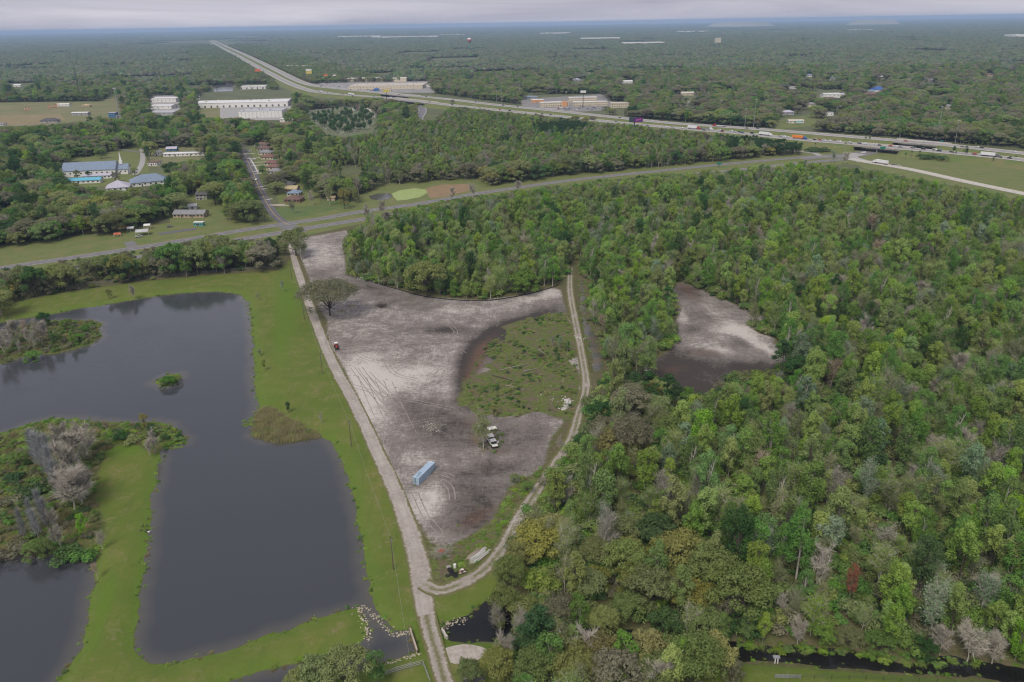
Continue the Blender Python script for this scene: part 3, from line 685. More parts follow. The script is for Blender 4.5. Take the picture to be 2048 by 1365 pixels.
upright('round_dark', 'dark', 'brown', 480, h=6.5, r=3.0, n=1300, size=.5, low=.38)
dome('grand_oak', 'brown', 'brown', 490, h=15.5, r=14.5, n=13000, size=.62, nb=70)
LK = {k: [q for q in PROTO if q.startswith(k)] for k in ('upright', 'dome', 'twiggy', 'bare_', 'pine', 'bush', 'column')}

# ---------------------------------------------------------------- where trees may not stand in sight: open ground, water, roads and roofs
CLEAR = [
 [(0,650),(0,612),(100,590),(200,575),(300,562),(400,553),(480,547),(545,540),(575,530),(578,500),(600,470),(690,458),(700,468),(686,500),(693,548),(740,564),(800,582),(860,596),(960,602),(1040,592),(1105,576),(1130,560),(1136,528),(1160,526),(1166,580),(1176,640),(1204,690),(1212,740),(1196,790),(1168,830),(1152,880),(1112,940),(1060,1010),(1032,1062),(1004,1112),(994,1150),(1000,1196),(985,1230),(1000,1280),(1016,1312),(990,1400),(-300,1400),(-300,640)],
 [(1338,573),(1365,564),(1400,580),(1470,612),(1537,641),(1500,655),(1572,690),(1580,728),(1545,752),(1450,762),(1410,805),(1372,800),(1330,770),(1262,748),(1290,728),(1335,705),(1352,680),(1352,630)],
 [(-200,528),(0,497),(240,468),(330,440),(440,432),(480,452),(540,445),(575,405),(700,405),(720,392),(760,372),(960,358),(985,372),(1130,352),(1300,338),(1450,322),(1600,306),(1640,300),(1640,318),(1600,324),(1450,338),(1300,354),(1130,372),(980,394),(860,410),(735,427),(720,447),(600,472),(500,482),(430,470),(400,476),(330,492),(240,508),(160,520),(40,538),(-200,570)],
 [(484,302),(500,300),(508,330),(556,420),(588,446),(536,450),(522,400),(500,350)], [(500,298),(522,280),(560,300),(572,335),(545,350),(520,352)],
 [(560,378),(600,362),(622,378),(615,400),(700,400),(700,420),(560,420)], [(665,335),(725,335),(730,352),(665,350)],
 [(128,318),(205,312),(282,288),(292,345),(335,342),(335,366),(270,378),(222,382),(130,366)],
 [(395,380),(430,395),(430,440),(330,440),(370,420)], [(305,296),(410,296),(410,318),(305,332)], [(345,398),(398,408),(398,418),(345,414)],
 [(-60,205),(50,205),(205,203),(205,222),(165,240),(100,250),(60,252),(-60,256)], [(205,205),(225,180),(245,225),(240,238),(205,236)],
 [(300,192),(355,192),(358,232),(305,230)], [(396,186),(582,180),(584,216),(560,236),(400,236)], [(575,238),(600,242),(575,250),(520,242),(480,236)],
 [(100,140),(410,136),(405,147),(105,151)], [(484,166),(535,166),(535,178),(484,179)], [(415,162),(470,160),(470,185),(425,185)],
 [(415,78),(450,88),(520,118),(560,138),(600,160),(640,172),(700,178),(850,170),(860,186),(1000,205),(1110,218),(1350,244),(1665,266),(1850,281),(2120,305),(2120,410),(1900,368),(1740,342),(1590,318),(1620,308),(1600,290),(1560,280),(1350,259),(1330,257),(1111,234),(992,222),(900,213),(870,240),(840,240),(836,212),(760,196),(640,200),(560,172),(500,140),(440,100)],
 [(640,150),(850,150),(862,182),(640,182)], [(560,132),(645,128),(648,140),(560,142)], [(605,222),(720,212),(755,222),(750,262),(690,276),(660,272),(630,252)],
 [(1040,190),(1210,188),(1218,206),(1200,216),(1140,222),(1050,212)], [(1222,204),(1258,204),(1258,218),(1222,220)], [(1632,180),(1690,180),(1690,196),(1632,198)], [(1740,172),(1770,172),(1770,182),(1740,182)],
 [(1555,236),(1625,228),(1640,246),(1560,256)], [(970,126),(1065,126),(1065,138),(970,138)], [(-20,136),(40,136),(40,152),(-20,152)], [(1860,106),(2060,106),(2060,114),(1860,114)],
 [(1160,74),(1360,78),(1360,98),(1160,92)], [(1425,78),(1445,78),(1445,94),(1425,94)], [(1690,128),(1730,128),(1730,138),(1690,138)], [(932,76),(948,76),(948,98),(932,98)],
 [(1455,1286),(1640,1296),(1700,1310),(1850,1330),(1900,1316),(2120,1340),(2120,1440),(1380,1400),(1385,1322),(1455,1318)], [(1238,1268),(1305,1268),(1295,1298),(1240,1296)],
]
CLEAR.insert(-2, [(1666,1130),(1728,1130),(1728,1198),(1666,1198)])
# small houses showing in gaps of the far suburbs
_h = np.random.default_rng(31); SPOTS = []
while len(SPOTS) < 50:
    k = len(SPOTS)
    x, y = (_h.uniform(900, 2040), _h.uniform(96, 232)) if k < 36 else (_h.uniform(10, 420), _h.uniform(98, 180)) if k < 50 else (_h.uniform(20, 470), _h.uniform(250, 410))
    if x < 1350 and y > 180 and k < 36 or any(abs(x - q[0]) < 26 and abs(y - q[1]) < 8 for q in SPOTS) or any(inside(np.array(c, float), np.array([x]), np.array([y]))[0] for c in CLEAR): continue
    SPOTS.append((x, y))
CLEAR[-2:-2] = [[(x - w - 4, y - 4), (x + w + 6, y - 4), (x + w + 3, y + w * .55), (x - w * .5, y + w * .45), (x - w - 2, y + 2)] for x, y in SPOTS for w in [5 + y * .035]]
CLEAR = [np.array(c, float) for c in CLEAR]
ROADS_W = []      # world lines trees keep off: filled here, drawn below
RN_ = world_line([(-200,569,0),(26,533,0),(158,514,0),(314,490,0),(497,459,0),(640,438,0),(720,424,0),(836,408,0),(971,385,0),(1142,361,0),(1300,344,0),(1448,329,0),(1580,317,0),(1680,310,0)], 6)
RS_ = world_line([(-200,590,0),(26,555,0),(314,509,0),(500,476,0),(719,440,0),(836,424,0),(971,402,0),(1142,377,0),(1300,359,0),(1450,343,0),(1640,323,0),(1720,318,0)], 6)
HZ = 6.0
HW_N = [(424,80),(450,92),(482,106),(520,124),(556,142),(590,159),(625,171),(670,177),(770,187),(889,198),(992,210),(1111,222),(1231,235),(1350,247),(1483,256),(1600,265),(1731,276),(1852,286),(1928,294),(2048,307),(2200,325)]
HW_S = [(420,82),(444,96),(474,111),(508,130),(542,148),(575,165),(612,179),(655,187),(787,197),(906,211),(992,220),(1111,232),(1231,245),(1350,256),(1483,267),(1600,279),(1720,289),(1808,297),(1884,304),(1972,312),(2048,320),(2200,340)]
HN = smooth([P(a, b, HZ)[:2] for a, b in HW_N], 6); HS = smooth([P(a, b, HZ)[:2] for a, b in HW_S], 6)
RAMP = smooth([P(a, b)[:2] for a, b in [(1700,318),(1731,324),(1819,339),(1928,363),(2048,388),(2200,420)]], 6)
SIDE_ST = smooth([P(a, b)[:2] for a, b in [(575,449),(560,440),(545,425),(530,400),(519,378),(507,348),(497,326),(489,308),(482,290),(476,270)]], 6)

def clear_of(X, Y, Hh, R):
    """True where a tree of height Hh and crown radius R leaves every open place in view"""
    ok = np.ones(X.shape, bool); Z0 = np.zeros(X.shape)
    pts = [proj(np.stack([X, Y, Z0], 1)), proj(np.stack([X - R * .75, Y, Hh * .62], 1)), proj(np.stack([X + R * .75, Y, Hh * .62], 1)), proj(np.stack([X, Y, Hh * .93], 1))]
    for c in CLEAR:
        for q in pts: ok &= ~inside(c, q[:, 0], q[:, 1])
    for line, w in ((RN_, 9), (RS_, 9), (HN, 24), (HS, 17), (RAMP, 10), (SIDE_ST, 6)): ok &= segdist(line[:, :2], X, Y, False) > w + R * .25
    return ok

PX_RIGHT = [(690,468),(735,428),(860,411),(980,395),(1300,355),(1600,324),(1740,342),(1900,368),(2400,470),(2400,1500),(950,1500),(1000,1200),(1150,880),(1210,740),(1150,520),(1105,576),(960,602),(800,582),(700,560)]
PX_GOLD = [[(1170,790),(1330,770),(1360,880),(1340,960),(1230,930),(1150,880)], [(1000,1100),(1180,1080),(1420,1130),(1480,1240),(1460,1400),(960,1400),(1000,1200)]]
PX_PINE = [[(1060,262),(1140,254),(1200,262),(1140,285),(1080,285)], [(1430,276),(1500,268),(1590,290),(1600,306),(1480,312),(1430,300)], [(985,290),(1040,285),(1050,298),(1000,302)]]
PX_NORTH = [(640,360),(760,372),(960,358),(1300,338),(1640,300),(1590,290),(1350,264),(1111,238),(870,240),(700,290)]
PX_SHORE = [(-300,560),(0,540),(240,510),(330,495),(560,470),(575,500),(560,535),(300,562),(0,612),(-300,680)]
# candidates on a jittered lattice in front of the camera
def lattice(step, y0, y1, half):
    xs, ys = [], []
    for y in np.arange(y0, y1, step):
        w = half * (y + 60); xs.append(np.arange(-w, w, step)); ys.append(np.full(len(xs[-1]), y))
    X, Y = np.concatenate(xs), np.concatenate(ys); return X + RNG.uniform(-.48, .48, X.size) * step, Y + RNG.uniform(-.48, .48, Y.size) * step

TREES = []      # (x, y, z, build, scale, zscale, rot)
def pick(keys, w): return keys[int(RNG.choice(len(keys), p=np.array(w) / sum(w)))]
U, D_, T_ = LK['upright'], LK['dome'], LK['twiggy']
MIX = {
 'right': (['upright_fresh_0','upright_fresh_1','upright_mid_2','upright_mid_3','upright_olive_4','upright_silver_5','upright_lime_6','upright_dark_7','twiggy_olive_0','twiggy_fresh_1','twiggy_tan_2','twiggy_rust_3','twiggy_silver_4','twiggy_olive_5','bare_0','bare_pale','dome_mid_6','dome_dark_5','pine_1','dome_brown_3'],
           [19,18,13,9,9,4,6,3,11,19,4,1.5,5,7,2.5,3,4,1,1,.7]),
 'gold': (['dome_gold_1','dome_gold_2','dome_olive_0','dome_brown_3','upright_olive_4','upright_mid_3','twiggy_tan_2','twiggy_olive_5','dome_olive_7','upright_fresh_0','dome_dark_5'], [7,5,15,7,9,8,4,8,13,5,4]),
 'pine': (['pine_0','pine_1','pine_2'], [1,1,1]),
 'north': (['upright_fresh_0','upright_mid_2','upright_olive_4','twiggy_olive_0','twiggy_tan_2','dome_olive_0','dome_brown_3','dome_mid_6','dome_dark_5','twiggy_olive_5','upright_fresh_1','twiggy_silver_4','dome_brown_4'], [9,8,9,9,5,8,8,4,4,8,8,5,5]),
 'shore': (['dome_olive_0','dome_gold_1','dome_dark_5','dome_brown_3','dome_mid_6','dome_olive_7','twiggy_tan_2','upright_mid_3','bare_1'], [10,6,7,9,5,9,3,3,1.5]),
 'town': (['dome_olive_0','dome_brown_3','dome_brown_4','dome_dark_5','dome_mid_6','dome_olive_7','dome_gold_1','upright_fresh_0','upright_mid_3','twiggy_tan_2','upright_dark_7','upright_lime_6'], [12,7,6,7,10,10,4,5,5,3,3,2]),
 'far': (['dome_olive_0','dome_brown_3','dome_brown_4','dome_dark_5','dome_mid_6','dome_olive_7','upright_fresh_0','upright_mid_2','twiggy_tan_2'], [11,12,12,6,5,10,2,4,3]),
}
def scatter(step, y0, y1, half, zones, radius):
    X, Y = lattice(step, y0, y1, half); q = proj(np.stack([X, Y, np.zeros(X.size)], 1))
    zone = np.full(X.size, 'none', dtype=object)
    zone[:] = np.where(segdist(HN, X, Y, False) * 0 + 1 > 0, 'town', 'town')
    hy = np.interp(q[:, 0], [p[0] for p in HW_N[3:]], [p[1] for p in HW_N[3:]]); far = (q[:, 1] < hy) & (q[:, 0] > 520) | (q[:, 1] < 180); zone[far] = 'far'
    for nm, polys in (('north', [PX_NORTH]), ('shore', [PX_SHORE]), ('right', [PX_RIGHT]), ('gold', PX_GOLD), ('pine', PX_PINE)):
        for c in polys: zone[inside(c, q[:, 0], q[:, 1])] = nm
    keep = np.isin(zone, zones); X, Y, zone = X[keep], Y[keep], zone[keep]
    N = len(X); build = np.array([pick(*MIX[z]) for z in zone]); hh = np.array([PROTO[b]['h'] for b in build]); rr = np.array([PROTO[b]['r'] for b in build])
    s = RNG.uniform(.58, 1.3, N) * np.where(np.isin(zone, ['town', 'far']), radius, 1.0); zs = s * RNG.uniform(.88, 1.15, N)
    s = np.where(zone == 'shore', s * 1.08, s); zs = np.where(zone == 'shore', zs * 1.5, zs); s = np.where((zone == 'right') & np.char.startswith(build.astype(str), 'dome'), s * .68, s); s = np.where(zone == 'pine', s * .62, s); zs = np.where(zone == 'pine', zs * .6, zs); zs = np.where((zone == 'far') | (zone == 'town'), zs / radius * 1.2, zs)
    ok = clear_of(X, Y, hh * zs, rr * s)
    if y0 < 640: ok &= np.array([ground_z(a, b) > -.35 for a, b in zip(X, Y)])
    gapm = np.isin(zone, ['town', 'far']) & (Y > 1150); ok &= ~gapm | (vnoise(X + 900, Y, 95.0) * .65 + vnoise(X, Y + 300, 38.0) * .35 > .23)
    # thinner where crowns are broad
    broad = rr * s; ok &= RNG.random(N) < np.where(zone == 'shore', 1.0, clip((step * 1.15 / broad) ** 1.1, .25, 1))
    for i in np.nonzero(ok)[0]: TREES.append((X[i], Y[i], 0.0 if Y[i] > 640 else ground_z(X[i], Y[i]) - .05, build[i], s[i], zs[i], RNG.uniform(0, 6.28)))
scatter(6.6, 112, 1420, .82, ['right', 'north', 'gold'], 1.0)
scatter(4.2, 700, 1250, .82, ['pine'], 1.0)
scatter(8.6, 300, 1500, .84, ['town'], 1.3)
scatter(7.0, 300, 700, .84, ['shore'], 1.0)
scatter(9.6, 700, 2450, .84, ['far'], 1.42)
scatter(9.6, 1500, 2450, .84, ['town'], 1.3)

# single trees that can be picked out: (px, py of the foot, build, height in metres, spread factor)
HAND = [
 (660,632,'grand_oak',19,1.35),(560,322,'dome_olive_7',12,.9),(568,342,'dome_olive_0',12,.9),(515,300,'dome_mid_6',9,.6),(526,350,'dome_mid_6',10,.7),(575,308,'dome_brown_3',12,.9),(868,941,'bush_mid',1.1,.4),(864,946,'bush_olive',.9,.35),(829,973,'bush_olive',.7,.3),(988,834,'dome_gold_1',6,.4),(592,512,'dome_olive_0',19,.75),(603,520,'twiggy_olive_0',18,1.1),(585,505,'twiggy_olive_5',16,1.0),(565,585,'twiggy_silver_4',8,.8),(516,600,'twiggy_olive_5',4.5,.7),(520,712,'twiggy_olive_0',4.5,.7),(529,742,'upright_fresh_0',5.5,.6),(577,826,'upright_dark_7',5,.5),(642,848,'bare_pale',5,.45),
 (219,598,'dome_gold_1',6,.45),(268,597,'bare_0',8,.6),(5,640,'twiggy_rust_3',7,.6),
 (20,700,'bare_1',9,.8),(60,690,'bare_2',9,.8),(95,680,'twiggy_rust_3',8,.8),(40,708,'twiggy_tan_2',8,.8),(90,655,'dome_dark_5',8,.75),(30,690,'bare_2',13,1.2),(70,700,'twiggy_tan_2',11,1.0),(10,712,'bare_1',12,1.1),(50,676,'twiggy_rust_3',10,.9),(85,690,'bare_0',11,1.0),(120,690,'upright_mid_2',8,.7),(145,690,'upright_mid_3',7,.7),(110,694,'upright_dark_7',7,.6),(65,718,'dome_mid_6',7,.95),(172,668,'dome_mid_6',4.5,.6),(135,660,'dome_mid_6',6,.7),(150,676,'upright_fresh_0',7,.7),(0,690,'bare_0',8,.7),(75,672,'bare_1',8.5,.8),(160,684,'dome_mid_6',4.5,.6),
 (338,768,'dome_mid_6',4.2,.8),(352,762,'dome_olive_7',3.0,.55),(325,770,'dome_olive_0',2.4,.4),
 (160,935,'bare_2',15,1.5),(175,910,'bare_1',12,1.1),(150,1022,'bare_2',15,1.45),(165,1008,'bare_0',11,1.2),(130,995,'bare_1',11,1.1),(140,950,'bare_0',12,1.2),(125,900,'bare_1',10,1.1),(175,985,'bare_1',10,1.0),(310,905,'bare_pale',10,.9),(290,855,'dome_gold_1',6,.4),(300,912,'bare_0',6,.7),(215,868,'twiggy_rust_3',6,.7),(240,880,'bush_dark',3.5,1.1),(265,885,'bush_olive',3,1.3),(110,900,'dome_mid_6',6,.7),(40,935,'dome_mid_6',6,.75),(112,978,'column_grey',17,1.2),(98,955,'column_grey',17,1.2),(84,940,'column_silver',16,1.2),(120,992,'column_grey',14,1.2),(72,925,'column_silver',14,1.2),(105,940,'column_grey',15,1.2),(88,1048,'column_grey',13,1.2),(98,1060,'column_silver',12,1.2),(50,1078,'column_grey',11,1.2),(78,1078,'column_silver',11,1.2),(70,1062,'column_grey',12,1.2),(110,1060,'bare_1',7,.8),
 (168,1072,'upright_lime_6',8,.75),(205,1098,'twiggy_tan_2',7.5,.75),(70,1118,'dome_mid_6',8,.62),(95,1112,'dome_olive_7',7,.5),(120,1095,'bare_0',7,.7),(140,1110,'bush_dark',4,1.6),(170,1112,'bush_mid',3.5,1.4),(20,1112,'bush_brown',4,1.6),(195,1155,'twiggy_rust_3',6,.6),(20,1010,'bush_brown',3,1.6),(60,990,'bush_dark',3.5,1.8),(30,960,'bush_dark',3,1.6),
 (700,1388,'dome_olive_7',12,.85),(645,1398,'dome_olive_0',11,.8),(755,1375,'upright_mid_3',11,.9),(610,1400,'dome_olive_7',9,.7),
 (967,898,'twiggy_olive_0',16,.95),(1120,700,'bush_silver' if 'bush_silver' in PROTO else 'upright_silver_5',7,.75),(1135,705,'upright_mid_2',6,.7),(1105,695,'twiggy_silver_4',6,.7),
 (1335,625,'pine_2',15,1.3),(1560,760,'pine_1',19,1.1),(1290,815,'pine_0',16,1.5),(1330,825,'pine_2',17,1.5),(1350,835,'pine_1',15,1.3),(1270,805,'pine_1',14,1.3),(1120,905,'bare_pale',7,.8),(1055,985,'dome_mid_6',4,.5),(1030,965,'dome_olive_7',3,.4),
 (1697,1204,'upright_red',12,.7),(1200,640,'twiggy_olive_5',11,1),(1000,1255,'twiggy_tan_2',11,1.0),(1010,1235,'dome_olive_0',11,.7),(1020,1180,'dome_olive_7',11,.7),(1040,1140,'dome_gold_2',10,.65),(940,1385,'dome_olive_0',9,.6),(995,1370,'dome_gold_2',10,.7),(1010,1345,'bare_1',11,.7),
 (1060,1262,'dome_olive_0',11,.8),(1110,1268,'dome_brown_3',11,.85),(1160,1262,'upright_mid_3',13,1),(1205,1272,'dome_olive_7',10,.7),(1330,1283,'dome_dark_5',11,.75),(1370,1285,'twiggy_olive_5',14,1.1),(1410,1282,'dome_olive_0',11,.8),(1440,1290,'upright_mid_2',12,.9),(1075,1330,'pine_1',17,1.5),(1120,1335,'twiggy_olive_0',14,1.1),(1165,1340,'bare_pale',13,1.1),(1200,1350,'dome_gold_2',11,.8),(1250,1355,'upright_mid_3',13,1.1),(1300,1345,'dome_gold_1',11,.85),(1360,1360,'upright_lime_6',12,1.0),(1420,1350,'dome_gold_2',11,.8),(1080,1385,'dome_olive_7',11,.9),(1150,1390,'dome_gold_1',12,.9),(1310,1395,'dome_olive_0',11,.9),(1230,1400,'dome_brown_4',12,.9),(1460,1372,'dome_brown_3',8,.6),(1040,1300,'twiggy_tan_2',13,1),(1525,1285,'upright_fresh_0',10,.8),(1490,1280,'upright_mid_3',10,.8),(1595,1286,'bare_1',8,.8),(1640,1280,'dome_mid_6',6,.9),(1700,1290,'dome_olive_7',5,.8),(1760,1300,'dome_mid_6',5,.9),(1880,1305,'bare_2',9,1.0),(1935,1318,'bare_1',10,1.1),(1985,1322,'bare_2',9,1.1),(2030,1318,'upright_lime_6',12,.9),(2010,1300,'upright_fresh_1',12,.9),(1850,1310,'dome_dark_5',5,.8),
 (735,432,'twiggy_tan_2',11,.9),(765,432,'bare_1',12,.9),(690,418,'dome_gold_1',17,.5),(660,412,'twiggy_olive_5',18,1.0),(712,408,'upright_olive_4',15,1.1),(625,412,'bare_pale',13,1.0),(585,428,'twiggy_olive_0',12,1.0),(735,444,'bare_0',10,.8),(905,402,'bare_2',12,.9),(945,396,'bare_1',12,.9),(1035,386,'bare_0',10,.9),(1665,326,'twiggy_silver_4',14,1),(1690,330,'bare_1',12,.9),
 (270,352,'dome_olive_7',9,.7),(232,364,'dome_brown_3',10,.75),(260,345,'palm',9,1),(178,358,'dome_dark_5',8,.55),(155,358,'dome_olive_0',9,.6),(203,318,'dome_mid_6',13,.85),(308,290,'upright_fresh_0',10,.8),(290,300,'dome_brown_4',10,.6),(325,325,'palm',8,1),(340,318,'palm_short',6,1),(492,444,'dome_dark_5',11,.55),(530,446,'dome_olive_7',11,.5),(500,410,'pine_2',15,1.2),(515,440,'dome_dark_5',10,.6),(485,420,'dome_mid_6',12,.8),
 (1905,318,'pine_1',14,1),(1930,318,'pine_0',14,1),(1822,316,'palm',8,1),(1838,316,'palm',8,1),(1810,318,'palm_short',7,1),(1850,318,'bush_dark',6,2.2),(1880,320,'bush_dark',6,2.2),(1865,312,'palm',8,1),(1925,292,'palm',9,1.1),(1920,290,'palm',8,1),(1936,294,'palm',8,1),(1950,298,'palm',8,1),(1962,298,'palm',8,1),(1974,299,'palm',8,1),(1985,330,'palm',8,1),(2000,328,'palm',8,1),(2018,326,'palm',8,1),(2030,326,'palm',8,1),(1630,298,'palm',7,1),(1668,292,'palm',8,1),(1690,298,'palm',8,1),(1700,300,'palm',8,1),(1730,288,'palm',9,1),(1738,288,'palm',9,1),(1622,304,'bush_dark',5,2.2),(1645,304,'bush_dark',5,2.5),(1590,306,'pine_0',9,.8),
 (1072,244,'pine_2',13,1.4),(1085,246,'twiggy_olive_0',12,1.1),(835,218,'dome_olive_7',12,.8),(1150,250,'dome_olive_0',13,1.0),(1170,252,'dome_gold_1',12,.9),(706,200,'twiggy_olive_5',11,1),(905,212,'dome_brown_3',11,.8),(1185,248,'dome_brown_4',11,.8),
]
for px, py, b, h, k in HAND:
    p = P(px, py); pr = PROTO[b]; TREES.append((p[0], p[1], ground_z(p[0], p[1]) - .05 if 110 < p[1] < 640 else 0.0, b, h / pr['h'] * (.5 + .5 * k) if pr['h'] > 20 else pr['r'] and k * (1.0 if b in ('grand_oak',) else max(.6, h / pr['h'])), h / pr['h'], rnd.uniform(0, 6.28)))
N_HAND = len(HAND)
# cemetery: clipped dark evergreens in loose rows
CEM = PA([(615,224),(720,214),(750,224),(745,256),(690,272),(655,262),(630,246)])
_c = np.random.default_rng(5)
for k in range(130):
    a, b = _c.uniform(618, 748), _c.uniform(222, 268)
    p = P(a, b)
    if inside(CEM, np.array([p[0]]), np.array([p[1]]))[0] and not (225 < b < 229): TREES.append((p[0], p[1], 0.0, 'round_dark', _c.uniform(1.1, 2.0), _c.uniform(1.1, 1.7), _c.uniform(0, 6.28))); N_HAND += 1

# planted pine strips below the interstate
_p = np.random.default_rng(19)
for poly, cnt in (([(1425,289),(1500,291),(1600,305),(1600,312),(1480,315),(1435,309)], 300), ([(1062,262),(1140,256),(1195,264),(1140,276),(1080,276)], 120)):
    W = PA(poly)
    while cnt:
        x, y = _p.uniform(W[:, 0].min(), W[:, 0].max()), _p.uniform(W[:, 1].min(), W[:, 1].max())
        if inside(W, np.array([x]), np.array([y]))[0]: TREES.insert(0, (x, y, 0.0, 'pine_%d' % (cnt % 3), _p.uniform(.8, 1.1), _p.uniform(.6, .85), _p.uniform(0, 6.28))); cnt -= 1
# trees filling both sides of the far interstate
X, Y = lattice(10.5, 2300, 7200, .5); d_ = segdist(HN, X, Y, False); e_ = segdist(HS, X, Y, False); k_ = (np.minimum(d_, e_) > 27) & (np.minimum(d_, e_) < 235) & ((d_ + e_) > segdist(HN, X, Y, False) + 27); X, Y = X[k_], Y[k_]
between = np.abs(d_[k_] + e_[k_]) < 70; far_trees = [(x, y, 0.0, pick(*MIX['far']), RNG.uniform(.8, 1.2), RNG.uniform(.85, 1.15), RNG.uniform(0, 6.28)) for x, y, b0 in zip(X, Y, between) if not b0]
TREES[:0] = far_trees
# which stand as trees of their own: those that show largest, up to the limit of each kind; the rest is woodland
NAME = lambda b: ('palm_tree' if b.startswith('palm') else 'pine_tree' if b.startswith('pine') else 'bare_tree' if b.startswith('bare') else 'oak_tree' if b.startswith(('dome', 'grand')) else 'spire_tree' if b.startswith('column') else 'shrub' if b.startswith('bush') else 'evergreen_tree' if b.startswith('round') else 'budding_tree' if b.startswith('twiggy') else 'leafy_tree')
CAP = dict(leafy_tree=260, oak_tree=260, budding_tree=200, bare_tree=120, pine_tree=80, palm_tree=60, shrub=60, evergreen_tree=130, spire_tree=30)
arr = np.array([(t[0], t[1], t[2]) for t in TREES]); hgt = np.array([PROTO[t[3]]['h'] * t[5] for t in TREES])
top = arr.copy(); top[:, 2] += hgt; q0, q1 = proj(arr), proj(top); size_px = np.hypot(*(q1 - q0).T); mid_px = (q0 + q1) / 2
in_view = (mid_px[:, 0] > -5) & (mid_px[:, 0] < 2053) & (mid_px[:, 1] > 0) & (mid_px[:, 1] < 1372)
order = np.argsort(-size_px - (np.arange(len(TREES)) >= len(TREES) - N_HAND) * 500); single = []; used = {}
for i in order:
    nm = NAME(TREES[i][3])
    if in_view[i] and used.get(nm, 0) < CAP[nm]: single.append(i); used[nm] = used.get(nm, 0) + 1
sset = set(single); rest = [i for i in range(len(TREES)) if i not in sset]

def scatter_object(name, pts, builds, rots, scales, label, cat):
    """one uncountable mass: build instances on points"""
    me = bpy.data.meshes.new(name); n = len(pts); me.vertices.add(n); me.vertices.foreach_set('co', np.asarray(pts, np.float32).ravel())
    a = me.attributes.new('build', 'INT', 'POINT'); a.data.foreach_set('value', np.asarray(builds, np.int32))
    a = me.attributes.new('turn', 'FLOAT_VECTOR', 'POINT'); v = np.zeros((n, 3), np.float32); v[:, 2] = rots; a.data.foreach_set('vector', v.ravel())
    a = me.attributes.new('size', 'FLOAT_VECTOR', 'POINT'); a.data.foreach_set('vector', np.asarray(scales, np.float32).ravel())
    o = link(name, me); tag(o, label, cat, kind='stuff')
    ng = bpy.data.node_groups.get('scatter') or None
    if ng is None:
        ng = bpy.data.node_groups.new('scatter', 'GeometryNodeTree'); ng.interface.new_socket('Geometry', in_out='INPUT', socket_type='NodeSocketGeometry'); ng.interface.new_socket('Geometry', in_out='OUTPUT', socket_type='NodeSocketGeometry')
        n_, l_ = ng.nodes, ng.links; gi, go = n_.new('NodeGroupInput'), n_.new('NodeGroupOutput')
        ci = n_.new('GeometryNodeCollectionInfo'); ci.inputs['Collection'].default_value = PCOL; ci.inputs['Separate Children'].default_value = True; ci.inputs['Reset Children'].default_value = True
        ip = n_.new('GeometryNodeInstanceOnPoints'); ip.inputs['Pick Instance'].default_value = True
        def na(k, t): x = n_.new('GeometryNodeInputNamedAttribute'); x.data_type = t; x.inputs['Name'].default_value = k; return x.outputs['Attribute']
        er = n_.new('FunctionNodeEulerToRotation'); l_.new(na('turn', 'FLOAT_VECTOR'), er.inputs[0])
        l_.new(gi.outputs[0], ip.inputs['Points']); l_.new(ci.outputs[0], ip.inputs['Instance']); l_.new(na('build', 'INT'), ip.inputs['Instance Index'])
        l_.new(er.outputs[0], ip.inputs['Rotation']); l_.new(na('size', 'FLOAT_VECTOR'), ip.inputs['Scale']); l_.new(ip.outputs[0], go.inputs[0])
    md = o.modifiers.new('scatter', 'NODES'); md.node_group = ng
    return o
PXR = np.array(PX_RIGHT)
rp = arr[rest]; near = rp[:, 1] < 1000; rq = proj(rp * [1, 1, 0]); east = inside(PXR, rq[:, 0], rq[:, 1])
for nm, m, lab in (('woodland', east, 'dense spring woodland right of the cleared lot'), ('tree_belt', ~east, 'belts of oak and mixed trees out to the highway and suburbs')):
    I = np.array(rest)[m]
    scatter_object(nm, arr[I], [PROTO[TREES[i][3]]['i'] for i in I], [TREES[i][6] for i in I], [(TREES[i][4], TREES[i][4], TREES[i][5]) for i in I], lab, 'woods')

# undergrowth, marsh plants, reeds
def sow(name, step, poly, builds, weights, smin, smax, label, cat, px=True, zmin=-.5, prob=1.0, avoid_open=True, only=None):
    W = PA(poly) if px else np.asarray(poly); lo, hi = W.min(0), W.max(0)
    X, Y = np.meshgrid(np.arange(lo[0], hi[0], step), np.arange(lo[1], hi[1], step)); X, Y = X.ravel(), Y.ravel(); X = X + RNG.uniform(-.5, .5, X.size) * step; Y = Y + RNG.uniform(-.5, .5, Y.size) * step
    m = inside(W, X, Y) & (RNG.random(X.size) < prob * (sstep(.32, .62, vnoise(X, Y, 8.0)) * 1.6 if only is not None else 1.0)); X, Y = X[m], Y[m]
    if only is not None:
        k_ = np.array([only[int(round((b0 - gy[0]) / CELL)), int(round((a0 - gx[0]) / CELL))] for a0, b0 in zip(X, Y)]) > RNG.uniform(-6.0, 2.5, len(X)); X, Y = X[k_], Y[k_]
    if avoid_open:
        q = proj(np.stack([X, Y, X * 0], 1)); ok = np.ones(len(X), bool)
        for c in CLEAR[:3] + CLEAR[-2:]: ok &= ~inside(c, q[:, 0], q[:, 1])
        X, Y = X[ok], Y[ok]
    Z = np.array([ground_z(a, b) for a, b in zip(X, Y)]); k = Z > zmin; k &= (segdist(DL[:, :2], X, Y, False) > 4) & (segdist(TL[:, :2], X, Y, False) > 2.6); X, Y, Z = X[k], Y[k], Z[k]
    b = RNG.choice(len(builds), len(X), p=np.array(weights) / sum(weights)); s = RNG.uniform(smin, smax, len(X))
    Z = np.maximum(Z, WZ); scatter_object(name, np.stack([X, Y, Z - .05], 1), [PROTO[builds[i]]['i'] for i in b], RNG.uniform(0, 6.28, len(X)), np.stack([s, s, s * RNG.uniform(.7, 1.2, len(X))], 1), label, cat)
